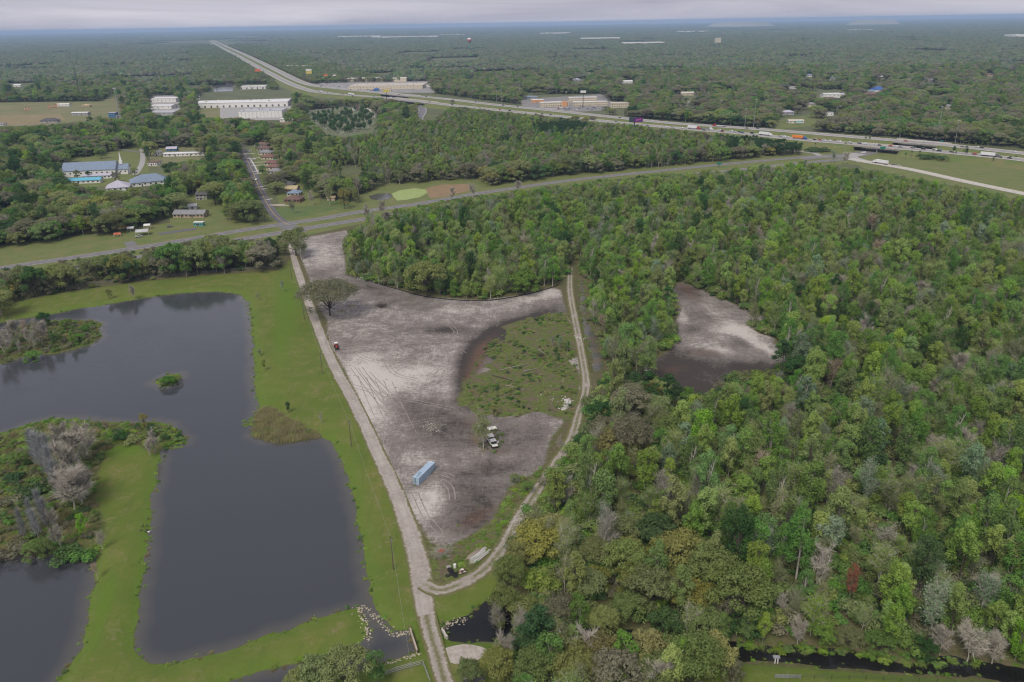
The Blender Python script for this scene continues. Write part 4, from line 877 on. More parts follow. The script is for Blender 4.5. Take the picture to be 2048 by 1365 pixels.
sow('undergrowth', 3.4, [(690,470),(860,412),(1300,356),(1740,345),(2200,440),(2200,1400),(950,1400),(1000,1150),(1210,740),(1130,560),(960,602),(700,560)], ['bush_mid','bush_dark','bush_olive','bush_brown','bush_fresh'], [4,2,4,2,4], .8, 1.9, 'low undergrowth between the trunks of the woodland', 'undergrowth', prob=.8)
sow('undergrowth', 5.0, PX_SHORE, ['bush_dark','bush_olive','bush_brown'], [3,2,3], .5, 1.1, 'dark undergrowth below the oaks behind the lake', 'undergrowth', prob=.7)
sow('marsh_plants', 1.9, [(1140,620),(1165,660),(1175,760),(1145,845),(1095,840),(975,830),(940,795),(925,760),(935,715),(1020,660),(1080,630)], ['bush_olive','bush_mid','reed_green','reed','bush_dark','bush_lime'], [3,3,7,3,2,1], .18, .55, 'low weedy plants over the wet green hollow', 'plants', prob=.6, avoid_open=False, only=A_marsh)
sow('marsh_plants', 1.7, [(1085,935),(1105,930),(1055,1000),(1018,1070),(980,1118),(935,1140),(880,1150),(868,1100),(905,1095),(955,1068),(990,1042),(1005,1005),(1022,975)], ['bush_lime','bush_fresh','reed_green','reed'], [5,1,6,2], .3, .7, 'weeds growing between the lot and the curving track', 'plants', prob=.6, avoid_open=False)
sow('scrub', 2.3, [(0,875),(100,842),(200,848),(345,853),(368,880),(325,902),(300,903),(275,888),(235,888),(208,903),(196,940),(188,1000),(200,1050),(205,1100),(180,1112),(40,1108),(-60,1115),(-60,890)], ['bush_olive','bush_dark','bush_brown','reed','bush_mid','bush_lime'], [3,1.5,2,5,3,3], .4, .85, 'tangled scrub and dry grass covering the point', 'scrub', prob=.75, avoid_open=False, zmin=-.8)
sow('scrub', 2.3, [(0,726),(60,712),(150,698),(200,672),(190,645),(100,643),(50,654),(0,670),(-60,690),(-60,730)], ['bush_olive','bush_brown','reed','bush_mid'], [3,3,3,2], .4, .9, 'scrub covering the wooded islet at the lake head', 'scrub', prob=.7, avoid_open=False, zmin=-.8)
sow('reed_bed', 1.1, [(510,852),(512,825),(535,812),(565,835),(610,855),(640,870),(600,878),(550,882),(505,866)], ['reed','reed_green'], [6,1], .55, .95, 'tall dry reeds on the small spit in the lake', 'reeds', avoid_open=False, zmin=-1.2)
sow('floating_plants', 1.2, [(484,838),(515,828),(512,850),(486,850)], ['bush_lime'], [1], .2, .3, 'bright green floating plants beside the reed spit', 'plants', avoid_open=False, zmin=-9)
sow('floating_plants', 1.6, [(0,866),(50,848),(100,836),(150,835),(150,842),(100,846),(50,858),(0,876)], ['bush_lime','bush_mid'], [2,1], .3, .45, 'green mat of plants fringing the scrubby point', 'plants', avoid_open=False, zmin=-9)
sow('floating_plants', 1.6, [(325,845),(345,848),(378,880),(366,890),(330,898),(318,880)], ['bush_lime','bush_mid'], [3,1], .3, .5, 'leafy green plants at the tip of the point', 'plants', avoid_open=False, zmin=-9)
sow('bank_plants', 1.5, [(1478,1283),(1560,1288),(1640,1286),(1760,1300),(1860,1316),(1960,1318),(1950,1328),(1860,1332),(1760,1322),(1690,1308),(1640,1302),(1560,1300),(1478,1291)], ['bush_lime','bush_mid','reed_green'], [3,1,4], .35, .75, 'green plants trailing into the dark creek', 'plants', avoid_open=False, zmin=-9, prob=.75)
sow('lot_weeds', 2.6, [(600,480),(690,465),(690,545),(860,598),(1040,594),(1120,585),(1050,650),(930,740),(960,815),(1110,840),(1080,935),(1000,1000),(900,1085),(860,1075),(760,870),(670,690)], ['bush_olive','reed','bush_brown','reed_green'], [2,3,2,2], .06, .17, 'tiny weeds and tufts dotted over the bare lot', 'weeds', avoid_open=False, prob=.09)
sow('lot_weeds', 1.6, [(955,868),(985,852),(1008,868),(1012,888),(995,906),(965,906),(950,890)], ['bush_olive','reed','bush_brown','bush_mid'], [2,3,3,2], .2, .42, 'weeds grown round the truck hulk', 'weeds', avoid_open=False, prob=.75)
sow('bank_plants', 2.0, [(880,1080),(960,1010),(985,1045),(950,1070),(900,1095),(868,1092)], ['reed_green','bush_olive'], [3,1], .15, .3, 'sparse weeds on the lower end of the lot', 'plants', avoid_open=False, prob=.12)

# weeds along the waterline
_s = np.nonzero((np.abs(W_.ravel() + .3) < 1.0) & (RNG.random(W_.size) < .5) & (GY.ravel() < 480))[0]; _b = RNG.choice(['reed_green', 'bush_lime', 'bush_mid', 'reed'], len(_s), p=[.5, .25, .1, .15]); _z = RNG.uniform(.12, .38, len(_s))
scatter_object('shore_weeds', np.stack([GX.ravel()[_s] + RNG.uniform(-.7, .7, len(_s)), GY.ravel()[_s] + RNG.uniform(-.7, .7, len(_s)), np.maximum(GZ.ravel()[_s], WZ) - .05], 1), [PROTO[q]['i'] for q in _b], RNG.uniform(0, 6.28, len(_s)), np.stack([_z, _z, _z], 1), 'ragged weeds along the edges of the lakes', 'weeds')
# far woods: patches of rounded crowns
def ico():
    import bmesh
    bm = bmesh.new(); bmesh.ops.create_icosphere(bm, subdivisions=2, radius=1.0); V = np.array([v.co for v in bm.verts]); F = np.array([[v.index for v in f.verts] for f in bm.faces]); bm.free(); return V, F
IV, IF = ico(); _k = IV[:, 2] > -.45; _map = -np.ones(len(IV), int); _map[_k] = np.arange(_k.sum()); IF = _map[IF[(_k[IF]).all(1)]]; IV = IV[_k]
def canopy_material():
    m, n, l, b = new_mat('far_canopy'); b.inputs['Roughness'].default_value = .9; b.inputs['Specular IOR Level'].default_value = .05
    a = n.new('ShaderNodeAttribute'); a.attribute_name = 'tint'; pos = n.new('ShaderNodeNewGeometry').outputs['Position']
    t = tnode(n, l, 'ShaderNodeTexNoise', Scale=.35, Detail=4, Roughness=.7); l.new(pos, t.inputs[0]); r = tnode(n, l, 'ShaderNodeMapRange'); r.inputs[1].default_value = .3; r.inputs[2].default_value = .7; r.inputs[3].default_value = .55; r.inputs[4].default_value = 1.35; l.new(t.outputs[0], r.inputs[0])
    h = n.new('ShaderNodeHueSaturation'); l.new(a.outputs['Color'], h.inputs['Color']); l.new(r.outputs[0], h.inputs['Value'])
    t2 = tnode(n, l, 'ShaderNodeTexNoise', Scale=.004, Detail=3); l.new(pos, t2.inputs[0]); r2 = tnode(n, l, 'ShaderNodeMapRange'); r2.inputs[1].default_value = .35; r2.inputs[2].default_value = .65; r2.inputs[3].default_value = .75; r2.inputs[4].default_value = 1.15; l.new(t2.outputs[0], r2.inputs[0]); l.new(r2.outputs[0], h.inputs['Saturation'])
    l.new(h.outputs[0], b.inputs['Base Color']); return m
CANOPY = canopy_material()
PAL = np.array([(.1, .125, .06), (.105, .105, .07), (.075, .115, .055), (.05, .08, .042), (.115, .128, .075), (.09, .145, .06)])
PATCHES = []
PSZ = 240.0
for v in range(3):
    rg = np.random.default_rng(600 + v); Vs, Fs, Ts = [], [], []; k = 0
    for gy_ in np.arange(0, PSZ, 13.0):
        for gx_ in np.arange(0, PSZ, 13.0):
            if vnoise(np.array([gx_ + 997.0 * v]), np.array([gy_ + 31.0]), 55.0)[0] * .75 + rg.random() * .25 < .27: continue
            r = rg.uniform(5.5, 12.5); h = rg.uniform(8, 16); c = np.array([gx_ + rg.uniform(-5, 5) - PSZ / 2, gy_ + rg.uniform(-5, 5) - PSZ / 2, h * .5])
            n = 1 + rg.normal(size=(len(IV), 1)) * .14; Vs.append(IV * n * [r, r, h * .55] + c); Fs.append(IF + k); k += len(IV); Ts.append(np.repeat(PAL[[rg.choice(6, p=[.26, .24, .16, .1, .16, .08])]] * rg.uniform(.72, 1.3), len(IV), 0))
    me = np_mesh('canopy_patch_%d' % v, np.concatenate(Vs), np.concatenate(Fs), [CANOPY], attrs={'tint': np.concatenate(Ts)}); PATCHES.append(me)
    o = bpy.data.objects.new('build_%03d' % (len(PROTO) + v), me); PCOL.objects.link(o)
NP_ = len(PROTO)
def far_patches(y0, y1, scale, zs):
    st = PSZ * scale * .97; X, Y = lattice(st, y0, y1, .8); X, Y = np.round(X / st) * st, np.round((Y - y0) / st) * st + y0
    S = np.unique(np.stack([X, Y], 1), axis=0); q = proj(np.c_[S, np.zeros(len(S))]); ok = np.ones(len(S), bool)
    for line, w in ((HN, 24), (HS, 24)): ok &= segdist(line, S[:, 0], S[:, 1], False) > 60 + PSZ * scale * .62
    return [(x, y, -.2, scale, zs) for x, y in S[ok]]
FP = far_patches(2300 + PSZ / 2, 8200, 1.0, 1.0) + far_patches(8300 + PSZ * 1.5, 38000, 3.0, 1.15)
b = RNG.integers(0, 3, len(FP)); scatter_object('distant_woods', [f[:3] for f in FP], NP_ + b, RNG.integers(0, 4, len(FP)) * math.pi / 2, [(f[3], f[3], f[4]) for f in FP], 'flat wooded suburbs reaching to the hazy horizon', 'woods')

# ---------------------------------------------------------------- mid-distance ground: fields, verges, yards
GRASS_FAR = mat('verge_grass', (.108, .145, .036), (.155, .155, .056), .09, .95, coord='Position', detail=8)
FIELD = mat('field_grass', (.14, .155, .05), (.19, .17, .085), .02, .95, coord='Position', detail=8)
CROP = mat('crop_green', (.05, .115, .04), (.04, .09, .035), .03, .95)
SOIL = mat('bare_soil', (.26, .17, .095), (.2, .15, .08), .12, .95)
ASPH = mat('asphalt_old', (.185, .178, .18), (.145, .14, .142), .25, .9)
ASPH_D = mat('asphalt_dark', (.13, .127, .14), (.105, .1, .11), .3, .9)
CONC = mat('concrete_pale', (.5, .47, .42), (.4, .375, .335), .3, .9)
CONC_G = mat('concrete_grey', (.36, .345, .33), (.28, .27, .255), .4, .9)
PAINT_W = mat('road_paint_white', (.72, .72, .7), None, 1.0, .8); PAINT_Y = mat('road_paint_yellow', (.62, .42, .05), None, 1.0, .8)
LAYER = [0]
def sheet(name, px, m, z=None, label=None, cat=None):
    """flat patch of ground cover traced on the ground plane"""
    LAYER[0] += 1; z = .02 + .004 * LAYER[0] if z is None else z
    W = PA(px); me = bpy.data.meshes.new(name); me.from_pydata([(a, b, z) for a, b in W], [], [tuple(range(len(W)))]); me.update()
    if me.polygons[0].normal.z < 0: me.flip_normals()
    me.materials.append(m); o = link(name, me); return tag(o, kind='structure')
sheet('verge', [(-200,522),(0,490),(240,462),(400,436),(560,418),(700,402),(760,368),(960,352),(985,368),(1130,348),(1300,334),(1450,318),(1640,298),(1720,305),(1720,330),(1640,330),(1450,346),(1300,364),(1130,382),(980,408),(860,426),(735,445),(600,474),(500,488),(400,494),(240,522),(0,556),(-200,590)], GRASS_FAR)
sheet('verge', [(1590,296),(2150,318),(2150,425),(1900,372),(1735,342),(1700,322),(1600,308)], GRASS_FAR)
sheet('bare_field', [(850,378),(880,370),(935,368),(945,380),(900,392),(860,398)], SOIL)
sheet('weedy_field', [(548,418),(600,402),(680,402),(715,408),(650,424),(570,440)], mat('weed_green', (.075, .13, .035), (.12, .14, .045), .12, .95, detail=8))
sheet('field', [(-120,207),(210,203),(208,228),(160,246),(60,256),(-120,262)], FIELD)
sheet('dry_field', [(-120,235),(60,230),(120,228),(130,240),(60,252),(-120,258)], mat('dry_grass', (.25, .19, .095), (.2, .17, .08), .05, .95))
sheet('crop_field', [(100,142),(410,137),(408,147),(100,152)], CROP)
sheet('church_lawn', [(120,312),(290,285),(300,350),(340,345),(340,372),(120,376)], GRASS_FAR)
sheet('yard', [(300,292),(420,292),(420,330),(300,335)], mat('yard_grass', (.13, .15, .045), (.2, .175, .1), .15, .95))
sheet('yard', [(330,392),(440,385),(450,432),(340,446)], GRASS_FAR); sheet('yard', [(498,296),(560,278),(585,345),(522,352)], GRASS_FAR); sheet('yard', [(545,365),(640,355),(640,412),(560,415)], GRASS_FAR)
sheet('cemetery_lawn', [(605,222),(720,210),(757,222),(752,266),(690,278),(655,272),(625,250)], mat('cemetery_grass', (.1, .125, .042), (.15, .155, .1), .3, .95))
sheet('loading_yard', [(390,205),(585,196),(590,240),(395,242)], CONC_G); sheet('loading_yard', [(575,234),(610,238),(600,252),(560,246)], SOIL)
sheet('plaza_lot', [(600,165),(860,152),(870,186),(650,186)], mat('car_park', (.23, .22, .21), (.3, .285, .27), .05, .9))
sheet('motel_lot', [(1040,199),(1215,188),(1228,212),(1200,222),(1140,225),(1045,213)], mat('motel_park', (.24, .23, .215), (.18, .17, .16), .08, .9))
sheet('yard', [(1550,240),(1640,228),(1650,250),(1550,260)], GRASS_FAR); sheet('field', [(200,205),(250,180),(300,190),(260,240),(205,240)], FIELD)
sheet('yard', [(300,186),(400,186),(400,236),(300,236)], CONC_G); sheet('field', [(395,215),(440,205),(440,240),(395,245)], FIELD)
sheet('pond', [(420,163),(468,161),(466,183),(428,184)], WATER)
algae = sheet('algae_pond', [(783,388),(800,381),(830,377),(852,380),(855,386),(840,395),(815,400),(795,402),(788,396)], mat('algae', (.3, .36, .13), (.24, .31, .09), .3, .6))
sheet('algae_pond', [(738,393),(755,388),(778,387),(786,392),(778,399),(755,401),(742,399)], WATER)

# ---------------------------------------------------------------- roads
def road(name, line, width, z, m, marks=(), zf=None):
    L = np.c_[np.asarray(line)[:, :2], np.full(len(line), width)]; o = tag(link(name, strip_mesh(name, L, z, m, 2)), kind='structure')
    d = np.gradient(L[:, :2], axis=0); d /= np.linalg.norm(d, axis=1)[:, None]; nr = np.stack([-d[:, 1], d[:, 0]], 1)
    for off, w, mm, dash in marks:
        M = L.copy(); M[:, :2] += nr * off; M[:, 2] = w
        if not dash: link('lane_marking', strip_mesh('lane_marking', M, z + .012, mm, 1), o)
        else:
            s = np.r_[0, np.cumsum(np.linalg.norm(np.diff(M[:, :2], axis=0), axis=1))]; mb = MB(); t = 2.0
            while t + 4 < s[-1] and t < 900:
                a = np.array([np.interp(t, s, M[:, 0]), np.interp(t, s, M[:, 1])]); b_ = np.array([np.interp(t + 4, s, M[:, 0]), np.interp(t + 4, s, M[:, 1])]); e = (b_ - a) / 4; q = np.array([-e[1], e[0]]) * w / 2
                mb.add([(*(a - q), z + .012), (*(b_ - q), z + .012), (*(b_ + q), z + .012), (*(a + q), z + .012)], [(0, 1, 2, 3)]); t += 13
            mb.build('lane_marking', mm, o)
    return o
road('road', RN_, 11.0, .12, ASPH, [(-4.6, .22, PAINT_W, 0), (4.6, .22, PAINT_Y, 0), (0, .2, PAINT_W, 1)])
road('road', RS_, 11.0, .125, ASPH, [(4.6, .22, PAINT_Y, 0), (-4.6, .22, PAINT_W, 0), (0, .2, PAINT_W, 1)])
road('street', SIDE_ST, 7.6, .11, ASPH_D, [(0, .3, PAINT_Y, 0)])
wl_ = lambda L: smooth([P(a, b)[:2] for a, b in L], 6)
road('street', wl_([(572,452),(585,458),(596,466)]), 14, .115, ASPH); road('street', wl_([(318,469),(350,464),(392,458)]), 7, .11, ASPH_D)
road('driveway', wl_([(258,484),(264,492),(270,500)]), 7, .11, ASPH); road('street', wl_([(100,372),(118,345),(132,322),(150,300),(168,275)]), 6, .105, ASPH); road('driveway', wl_([(270,350),(283,330),(286,310),(283,298)]), 6, .106, CONC_G)
road('street', wl_([(205,302),(240,300),(282,305),(330,306),(410,302)]), 6, .107, ASPH); road('street', wl_([(600,224),(660,217),(712,213),(760,214)]), 7, .1, ASPH); road('driveway', wl_([(712,214),(735,218),(746,226),(748,236)]), 5, .108, CONC)
road('street', wl_([(-60,258),(60,250),(100,247),(170,246)]), 6, .1, ASPH); road('driveway', wl_([(205,295),(240,284),(262,282)]), 4, .11, CONC)
for k, (y0, a, b_) in enumerate([(309,489,510),(318,494,520),(326,500,535),(332,503,535),(344,507,520),(349,508,522),(374,520,537),(379,524,540),(400,533,545),(411,538,570)]): road('driveway', wl_([(a, y0), ((a + b_) / 2, y0 - 1), (b_, y0 - 2)]), 3.2, .114 + .001 * k, CONC)
road('sidewalk', wl_([(499,316),(508,330),(516,346)]), 1.8, .13, CONC); road('driveway', wl_([(540,410),(560,412),(585,411)]), 4, .128, mat('driveway_tan', (.4, .33, .27), None, .4, .9))
road('ramp', RAMP, 12.5, .14, CONC, [(-3.8, .3, ASPH, 0), (3.8, .3, PAINT_Y, 0)])
CROSS = wl_([(1600,318),(1640,314),(1690,313),(1730,306),(1775,296),(1830,284),(1880,279),(1950,270),(2048,256),(2160,240)])
road('street', CROSS, 22, .13, ASPH, [(0, .4, PAINT_Y, 0), (5, .2, PAINT_W, 1), (-5, .2, PAINT_W, 1)])
road('ramp', wl_([(1640,312),(1628,307),(1604,304),(1560,300)]), 7, .145, CONC_G); road('ramp', wl_([(1720,308),(1700,314),(1730,324)]), 16, .135, CONC_G)
road('ramp', wl_([(1940,276),(1990,283),(2030,290),(2100,300)]), 12, .142, CONC_G); road('ramp', wl_([(2160,262),(2060,270),(2010,278),(2015,288),(2060,296),(2160,303)]), 7, .15, CONC_G)
CURVE = wl_([(838,250),(838,236),(845,224),(842,215),(825,207),(800,199),(780,190)]); road('street', CURVE, 15, .13, ASPH, [(6.5, .5, PAINT_W, 0), (-6.5, .5, PAINT_W, 0)])
road('street', wl_([(1140,240),(1136,228),(1130,216),(1115,206)]), 10, .12, ASPH); road('street', wl_([(1025,216),(1070,218),(1110,217),(1128,214)]), 7, .121, CONC)
road('street', wl_([(630,186),(760,194),(880,204)]), 9, .12, ASPH)

# ---------------------------------------------------------------- interstate on its embankment, with overpasses
BANK = mat('embankment_grass', (.105, .142, .036), (.155, .15, .058), .06, .95, detail=8)
def hw_px(line): return proj(np.c_[line, np.full(len(line), HZ)])[:, 0]
def dense(line, step=6.0):
    s = np.r_[0, np.cumsum(np.linalg.norm(np.diff(line, axis=0), axis=1))]; t = np.arange(0, s[-1], step); return np.stack([np.interp(t, s, line[:, 0]), np.interp(t, s, line[:, 1])], 1)
HNd, HSd = dense(HN), dense(HS)
def frame_of(L): d = np.gradient(L, axis=0); d /= np.linalg.norm(d, axis=1)[:, None]; return d, np.stack([-d[:, 1], d[:, 0]], 1)
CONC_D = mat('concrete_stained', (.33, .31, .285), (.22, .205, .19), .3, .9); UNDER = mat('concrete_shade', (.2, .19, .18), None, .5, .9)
def carriageway(L, gaps, who, labels):
    px = hw_px(L); d, nr = frame_of(L); gap = np.zeros(len(L), bool); runs = []
    for a, b_ in gaps: gap |= (px > a) & (px < b_)
    i = 0
    while i < len(L):
        j = i
        while j + 1 < len(L) and gap[j + 1] == gap[i]: j += 1
        runs.append((i, j, gap[i])); i = j + 1
    nb = 0
    for i, j, g in runs:
        if not g:
            i2, j2 = i, min(j + 1, len(L) - 1) if not (j + 1 < len(L) and gap[j + 1]) else j
            V = []; F = []; n = 0
            for k in range(i2, j2 + 1):
                for off, z in ((-26, -.2), (-12.5, HZ - .25), (12.5, HZ - .25), (26, -.2)): p = L[k] + nr[k] * off; V.append((p[0], p[1], z))
            n = j2 - i2 + 1
            for k in range(n - 1):
                for c in range(3): F.append((k * 4 + c, k * 4 + c + 1, k * 4 + 5 + c, k * 4 + 4 + c)[::-1])
            me = np_mesh('embankment', V, np.array(F + [(0, 1, 2, 3), ((n - 1) * 4 + 3, (n - 1) * 4 + 2, (n - 1) * 4 + 1, (n - 1) * 4)]), [BANK]); tag(link('embankment', me), kind='structure')
        else:
            a, b_ = L[max(i - 1, 0)], L[min(j + 1, len(L) - 1)]; c = (a + b_) / 2; ln = np.linalg.norm(b_ - a) + 6; ang = math.atan2(*(b_ - a)[::-1])
            t = thing('highway_bridge', labels[nb], 'bridge', (c[0], c[1], 0), ang); nb += 1
            MB().box((0, 0, HZ - .85), (ln, 24.6, 1.2)).build('deck', CONC_D, t)
            for s in (-1, 1):
                MB().box((0, s * 12.0, HZ + .45), (ln + 4, .4, 1.1)).build('parapet', CONC, t); MB().prism([(s * ln / 2, -.3), (s * ln / 2, HZ - 1.5), (s * (ln / 2 - 3), HZ - 1.5), (s * (ln / 2 - 1), -.3)], -12.2, 12.2, 'y').build('abutment', CONC_G, t)
                for w_ in (-1, 1): MB().add([(s * ln / 2, w_ * 12.6, -.2), (s * (ln / 2 + 14), w_ * 24, -.2), (s * (ln / 2 + 14), w_ * 12.6, HZ - .3), (s * ln / 2, w_ * 12.6, HZ - .3), (s * ln / 2, w_ * 12.2, -.2), (s * (ln / 2 + 14), w_ * 23.6, -.2), (s * (ln / 2 + 14), w_ * 12.2, HZ - .3), (s * ln / 2, w_ * 12.2, HZ - .3)], [(0, 1, 2, 3), (7, 6, 5, 4), (0, 3, 7, 4), (3, 2, 6, 7), (1, 0, 4, 5), (2, 1, 5, 6)]).build('wing_wall', CONC_G, t)
            cap = MB().box((0, 0, HZ - 1.9), (1.2, 22, .9)).build('pier_cap', UNDER, t)
            for y in (-9, -3, 3, 9): MB().tube([(0, y, -.3), (0, y, HZ - 2.2)], .6, 8).build('pier', CONC_G, t)
    Lw = L; o = road('highway', Lw, 21.0, HZ, mat('highway_surface', (.3, .285, .27), (.24, .23, .225), .1, .9), [(-7.2, .3, PAINT_W, 0), (7.2, .3, PAINT_Y, 0), (-3.6, .2, PAINT_W, 1), (0, .2, PAINT_W, 1), (3.6, .2, PAINT_W, 1)])
    for off in (-9.6, 9.6):
        M = np.c_[L + nr * off, np.full(len(L), 3.0)]; link('shoulder', strip_mesh('shoulder', M, HZ + .02, CONC, 1), o)
    return o
carriageway(HSd, [(786, 862), (1724, 1804)], 's', ['concrete highway overpass above the curving street beside the cemetery', 'near highway overpass above the wide cross street by the interchange'])
carriageway(HNd, [(772, 830), (1800, 1880)], 'n', ['far highway overpass behind the bridge beside the cemetery', 'far highway overpass behind the near interchange bridge'])

# ---------------------------------------------------------------- buildings
WM = dict(white=mat('wall_white', (.72, .71, .68), (.62, .61, .58), .8, .8, coord='Object'), cream=mat('wall_cream', (.6, .53, .4), (.5, .44, .33), .8, .8, coord='Object'), tan=mat('wall_tan', (.46, .36, .25), None, .8, .8, coord='Object'), brick=mat('wall_brick', (.26, .15, .11), (.2, .12, .09), .8, .85, coord='Object'), grey=mat('wall_grey', (.36, .36, .36), None, .8, .8, coord='Object'), orange=mat('wall_orange', (.66, .33, .16), None, .8, .8, coord='Object'), blue=mat('wall_blue', (.08, .2, .36), None, .8, .6, coord='Object'), brown=mat('wall_brown', (.17, .12, .09), None, .8, .85, coord='Object'), teal=mat('wall_teal', (.1, .36, .34), None, .8, .7, coord='Object'))
RM_ = dict(blue=mat('roof_blue_metal', (.2, .255, .33), (.165, .21, .28), .5, .5, coord='Object'), cyan=mat('roof_cyan', (.13, .42, .56), (.1, .34, .46), .5, .5, coord='Object'), lilac=mat('roof_lilac', (.45, .43, .49), (.38, .36, .42), .5, .6, coord='Object'), white=mat('roof_white', (.68, .67, .65), (.56, .55, .53), .15, .6, coord='Object'), grey=mat('roof_grey', (.25, .245, .25), (.19, .185, .19), .6, .85, coord='Object'), red=mat('roof_red', (.2, .105, .09), (.15, .082, .072), .6, .85, coord='Object'), brown=mat('roof_brown', (.17, .105, .085), (.125, .08, .065), .6, .85, coord='Object'), dark=mat('roof_dark', (.1, .095, .1), None, .6, .85, coord='Object'), tan=mat('roof_tan', (.45, .36, .21), (.36, .29, .18), .6, .85, coord='Object'), steel=mat('roof_steel', (.46, .46, .47), (.36, .355, .36), .2, .5, coord='Object'), dblue=mat('roof_deep_blue', (.05, .12, .36), None, .5, .5, coord='Object'), beige=mat('roof_beige', (.52, .47, .39), (.42, .38, .32), .1, .7, coord='Object'))
GLASS = mat('window_glass', (.03, .035, .042), (.05, .055, .06), .5, .15, spec=.6, coord='Object'); DOOR = mat('door_dark', (.09, .075, .065), None, 1, .6, coord='Object'); TRIM = mat('trim_white', (.74, .73, .7), None, 1, .6, coord='Object')
def roof_mesh(W, D, H, rise, kind, o=.6):
    mb = MB(); x, y = W / 2 + o, D / 2 + o; t = .25
    if kind == 'gable': mb.prism([(-y, H), (0, H + rise), (y, H), (y, H - t), (0, H + rise - t), (-y, H - t)], -x, x)
    elif kind == 'hip':
        k = max(0.0, x - y); mb.add([(-x, -y, H), (x, -y, H), (x, y, H), (-x, y, H), (-k, 0, H + rise), (k, 0, H + rise), (-x, -y, H - t), (x, -y, H - t), (x, y, H - t), (-x, y, H - t)], [(0, 1, 5, 4), (2, 3, 4, 5), (1, 2, 5), (3, 0, 4), (1, 0, 6, 7), (2, 1, 7, 8), (3, 2, 8, 9), (0, 3, 9, 6), (9, 8, 7, 6)])
    elif kind == 'shed': mb.prism([(-y, H), (y, H + rise), (y, H + rise - t), (-y, H - t)], -x, x)
    elif kind == 'vault': mb.prism([(-y * math.cos(a), H + rise * math.sin(a)) for a in np.linspace(0, math.pi, 9)] + [(y * math.cos(math.pi - a) * .97, H + rise * math.sin(a) - .15) for a in np.linspace(math.pi, 0, 9)], -x, x)
    else: mb.box((0, 0, H + .2), (W + .3, D + .3, .5))
    return mb
def bld(name, label, px, py, wpx, D, H, rise, rot, roof, wall, rmat, win=4, doors=1, cat=None, floors=1, dock=0, group=None, units=0, gables=True, z=0.0):
    p = P(px, py); W = wpx * mpp(px, py); t = thing(name, label, cat or name.split('_')[-1], (p[0], p[1], z), math.radians(rot) + math.atan2(-p[0], p[1]) * .0, group)
    mb = MB(); mb.box((0, 0, H / 2 - .1), (W, D, H + .2)); w = mb.build('wall', WM[wall], t)
    if roof in ('gable',) and gables: MB().prism([(-D / 2, H - .02), (0, H + rise - .3), (D / 2, H - .02)], -W / 2 + .02, W / 2 - .02).build('gable_end', WM[wall], t)
    r = roof_mesh(W, D, H, rise, roof).build('roof', RM_[rmat], t)
    fh = H / floors
    for f in range(floors):
        for i in range(win):
            x = -W / 2 + W * (i + .5) / win; MB().box((x, -D / 2 - .02, f * fh + fh * .56), (min(1.6, W / win * .55), .12, min(1.3, fh * .42))).build('window', GLASS, t)
    for s in (-1, 1):
        for i in range(2 if win else 0): MB().box((s * (W / 2 + .02), D * (-.22 + .44 * i), H * .55), (.12, min(1.5, D * .14), min(1.3, H * .4))).build('window', GLASS, t)
    for i in range(doors): MB().box((-W / 2 + W * (i + .8) / (doors + .9), -D / 2 - .05, 1.05), (1.1, .12, 2.1)).build('door', DOOR, t)
    for i in range(dock): MB().box((-W / 2 + W * (i + .5) / dock, -D / 2 - .06, 2.2), (min(3.2, W / dock * .62), .15, 3.6)).build('dock_door', DOOR, t)
    for i in range(units): MB().box((W * (-.4 + .8 * ((i * 37 % 100) / 100)), D * (-.3 + .6 * ((i * 61 % 100) / 100)), H + rise * .5 + .9), (2.6, 2.2, 1.6)).build('roof_unit', WM['grey'], r)
    return t
# church and its halls
ch = bld('church', 'long white church hall with blue metal gable roof', 185, 350, 97, 21, 6.5, 7.5, 10, 'gable', 'white', 'blue', 10, 2)
bld('church_annex', 'low white porch wing joining the long blue-roofed church', 200, 357, 62, 7, 3.4, 1.2, 10, 'shed', 'white', 'lilac', 8, 2, 'annex')
st = bld('chapel', 'small blue-roofed chapel wing with slim white steeple', 246, 347, 26, 14, 5.5, 5, 10, 'gable', 'white', 'blue', 3, 1)
sp = MB().box((0, 0, 12.0), (3.2, 3.2, 4.0)).build('steeple', TRIM, st); MB().add([(-1.1, -1.1, 0), (1.1, -1.1, 0), (1.1, 1.1, 0), (-1.1, 1.1, 0), (0, 0, 10)], [(0, 1, 4), (1, 2, 4), (2, 3, 4), (3, 0, 4), (3, 2, 1, 0)]).build('spire', TRIM, sp).location = (0, 0, 14)
bld('hall', 'low hall with bright cyan roof below the church', 166, 366, 72, 10, 3.2, 2.2, 8, 'gable', 'white', 'cyan', 8, 1)
bld('pavilion', 'pale lilac hip-roofed pavilion between church halls', 238, 379, 42, 20, 3.4, 5.5, 20, 'hip', 'white', 'lilac', 4, 1)
bld('hall', 'grey-blue hip-roofed hall right of the lilac pavilion', 300, 368, 70, 22, 4.0, 6, 28, 'hip', 'white', 'blue', 7, 2)
# yards behind the church
bld('wall_building', 'long low white building behind the church yard', 372, 312, 84, 6, 3.4, .8, 4, 'shed', 'white', 'white', 10, 2, 'building')
bld('gatehouse', 'small white gatehouse at the end of the long white building', 316, 311, 13, 6, 5.0, 1.5, 4, 'hip', 'white', 'white', 2, 1)
bld('portable_cabin', 'brown-roofed portable cabin beside the church drive', 310, 330, 18, 14, 3.2, .4, 0, 'flat', 'white', 'brown', 4, 1, 'cabin')
bld('house', 'little blue house with white gable in the far yard', 345, 302, 20, 9, 3.0, 2.4, 5, 'gable', 'blue', 'lilac', 3, 1)
bld('house', 'tan-roofed long house above the church lawn', 195, 293, 36, 10, 3.0, 2.5, -18, 'hip', 'tan', 'tan', 5, 1); bld('house', 'low beige house beside the green lawn', 225, 299, 22, 9, 3.0, 2.4, -10, 'gable', 'cream', 'beige', 3, 1)
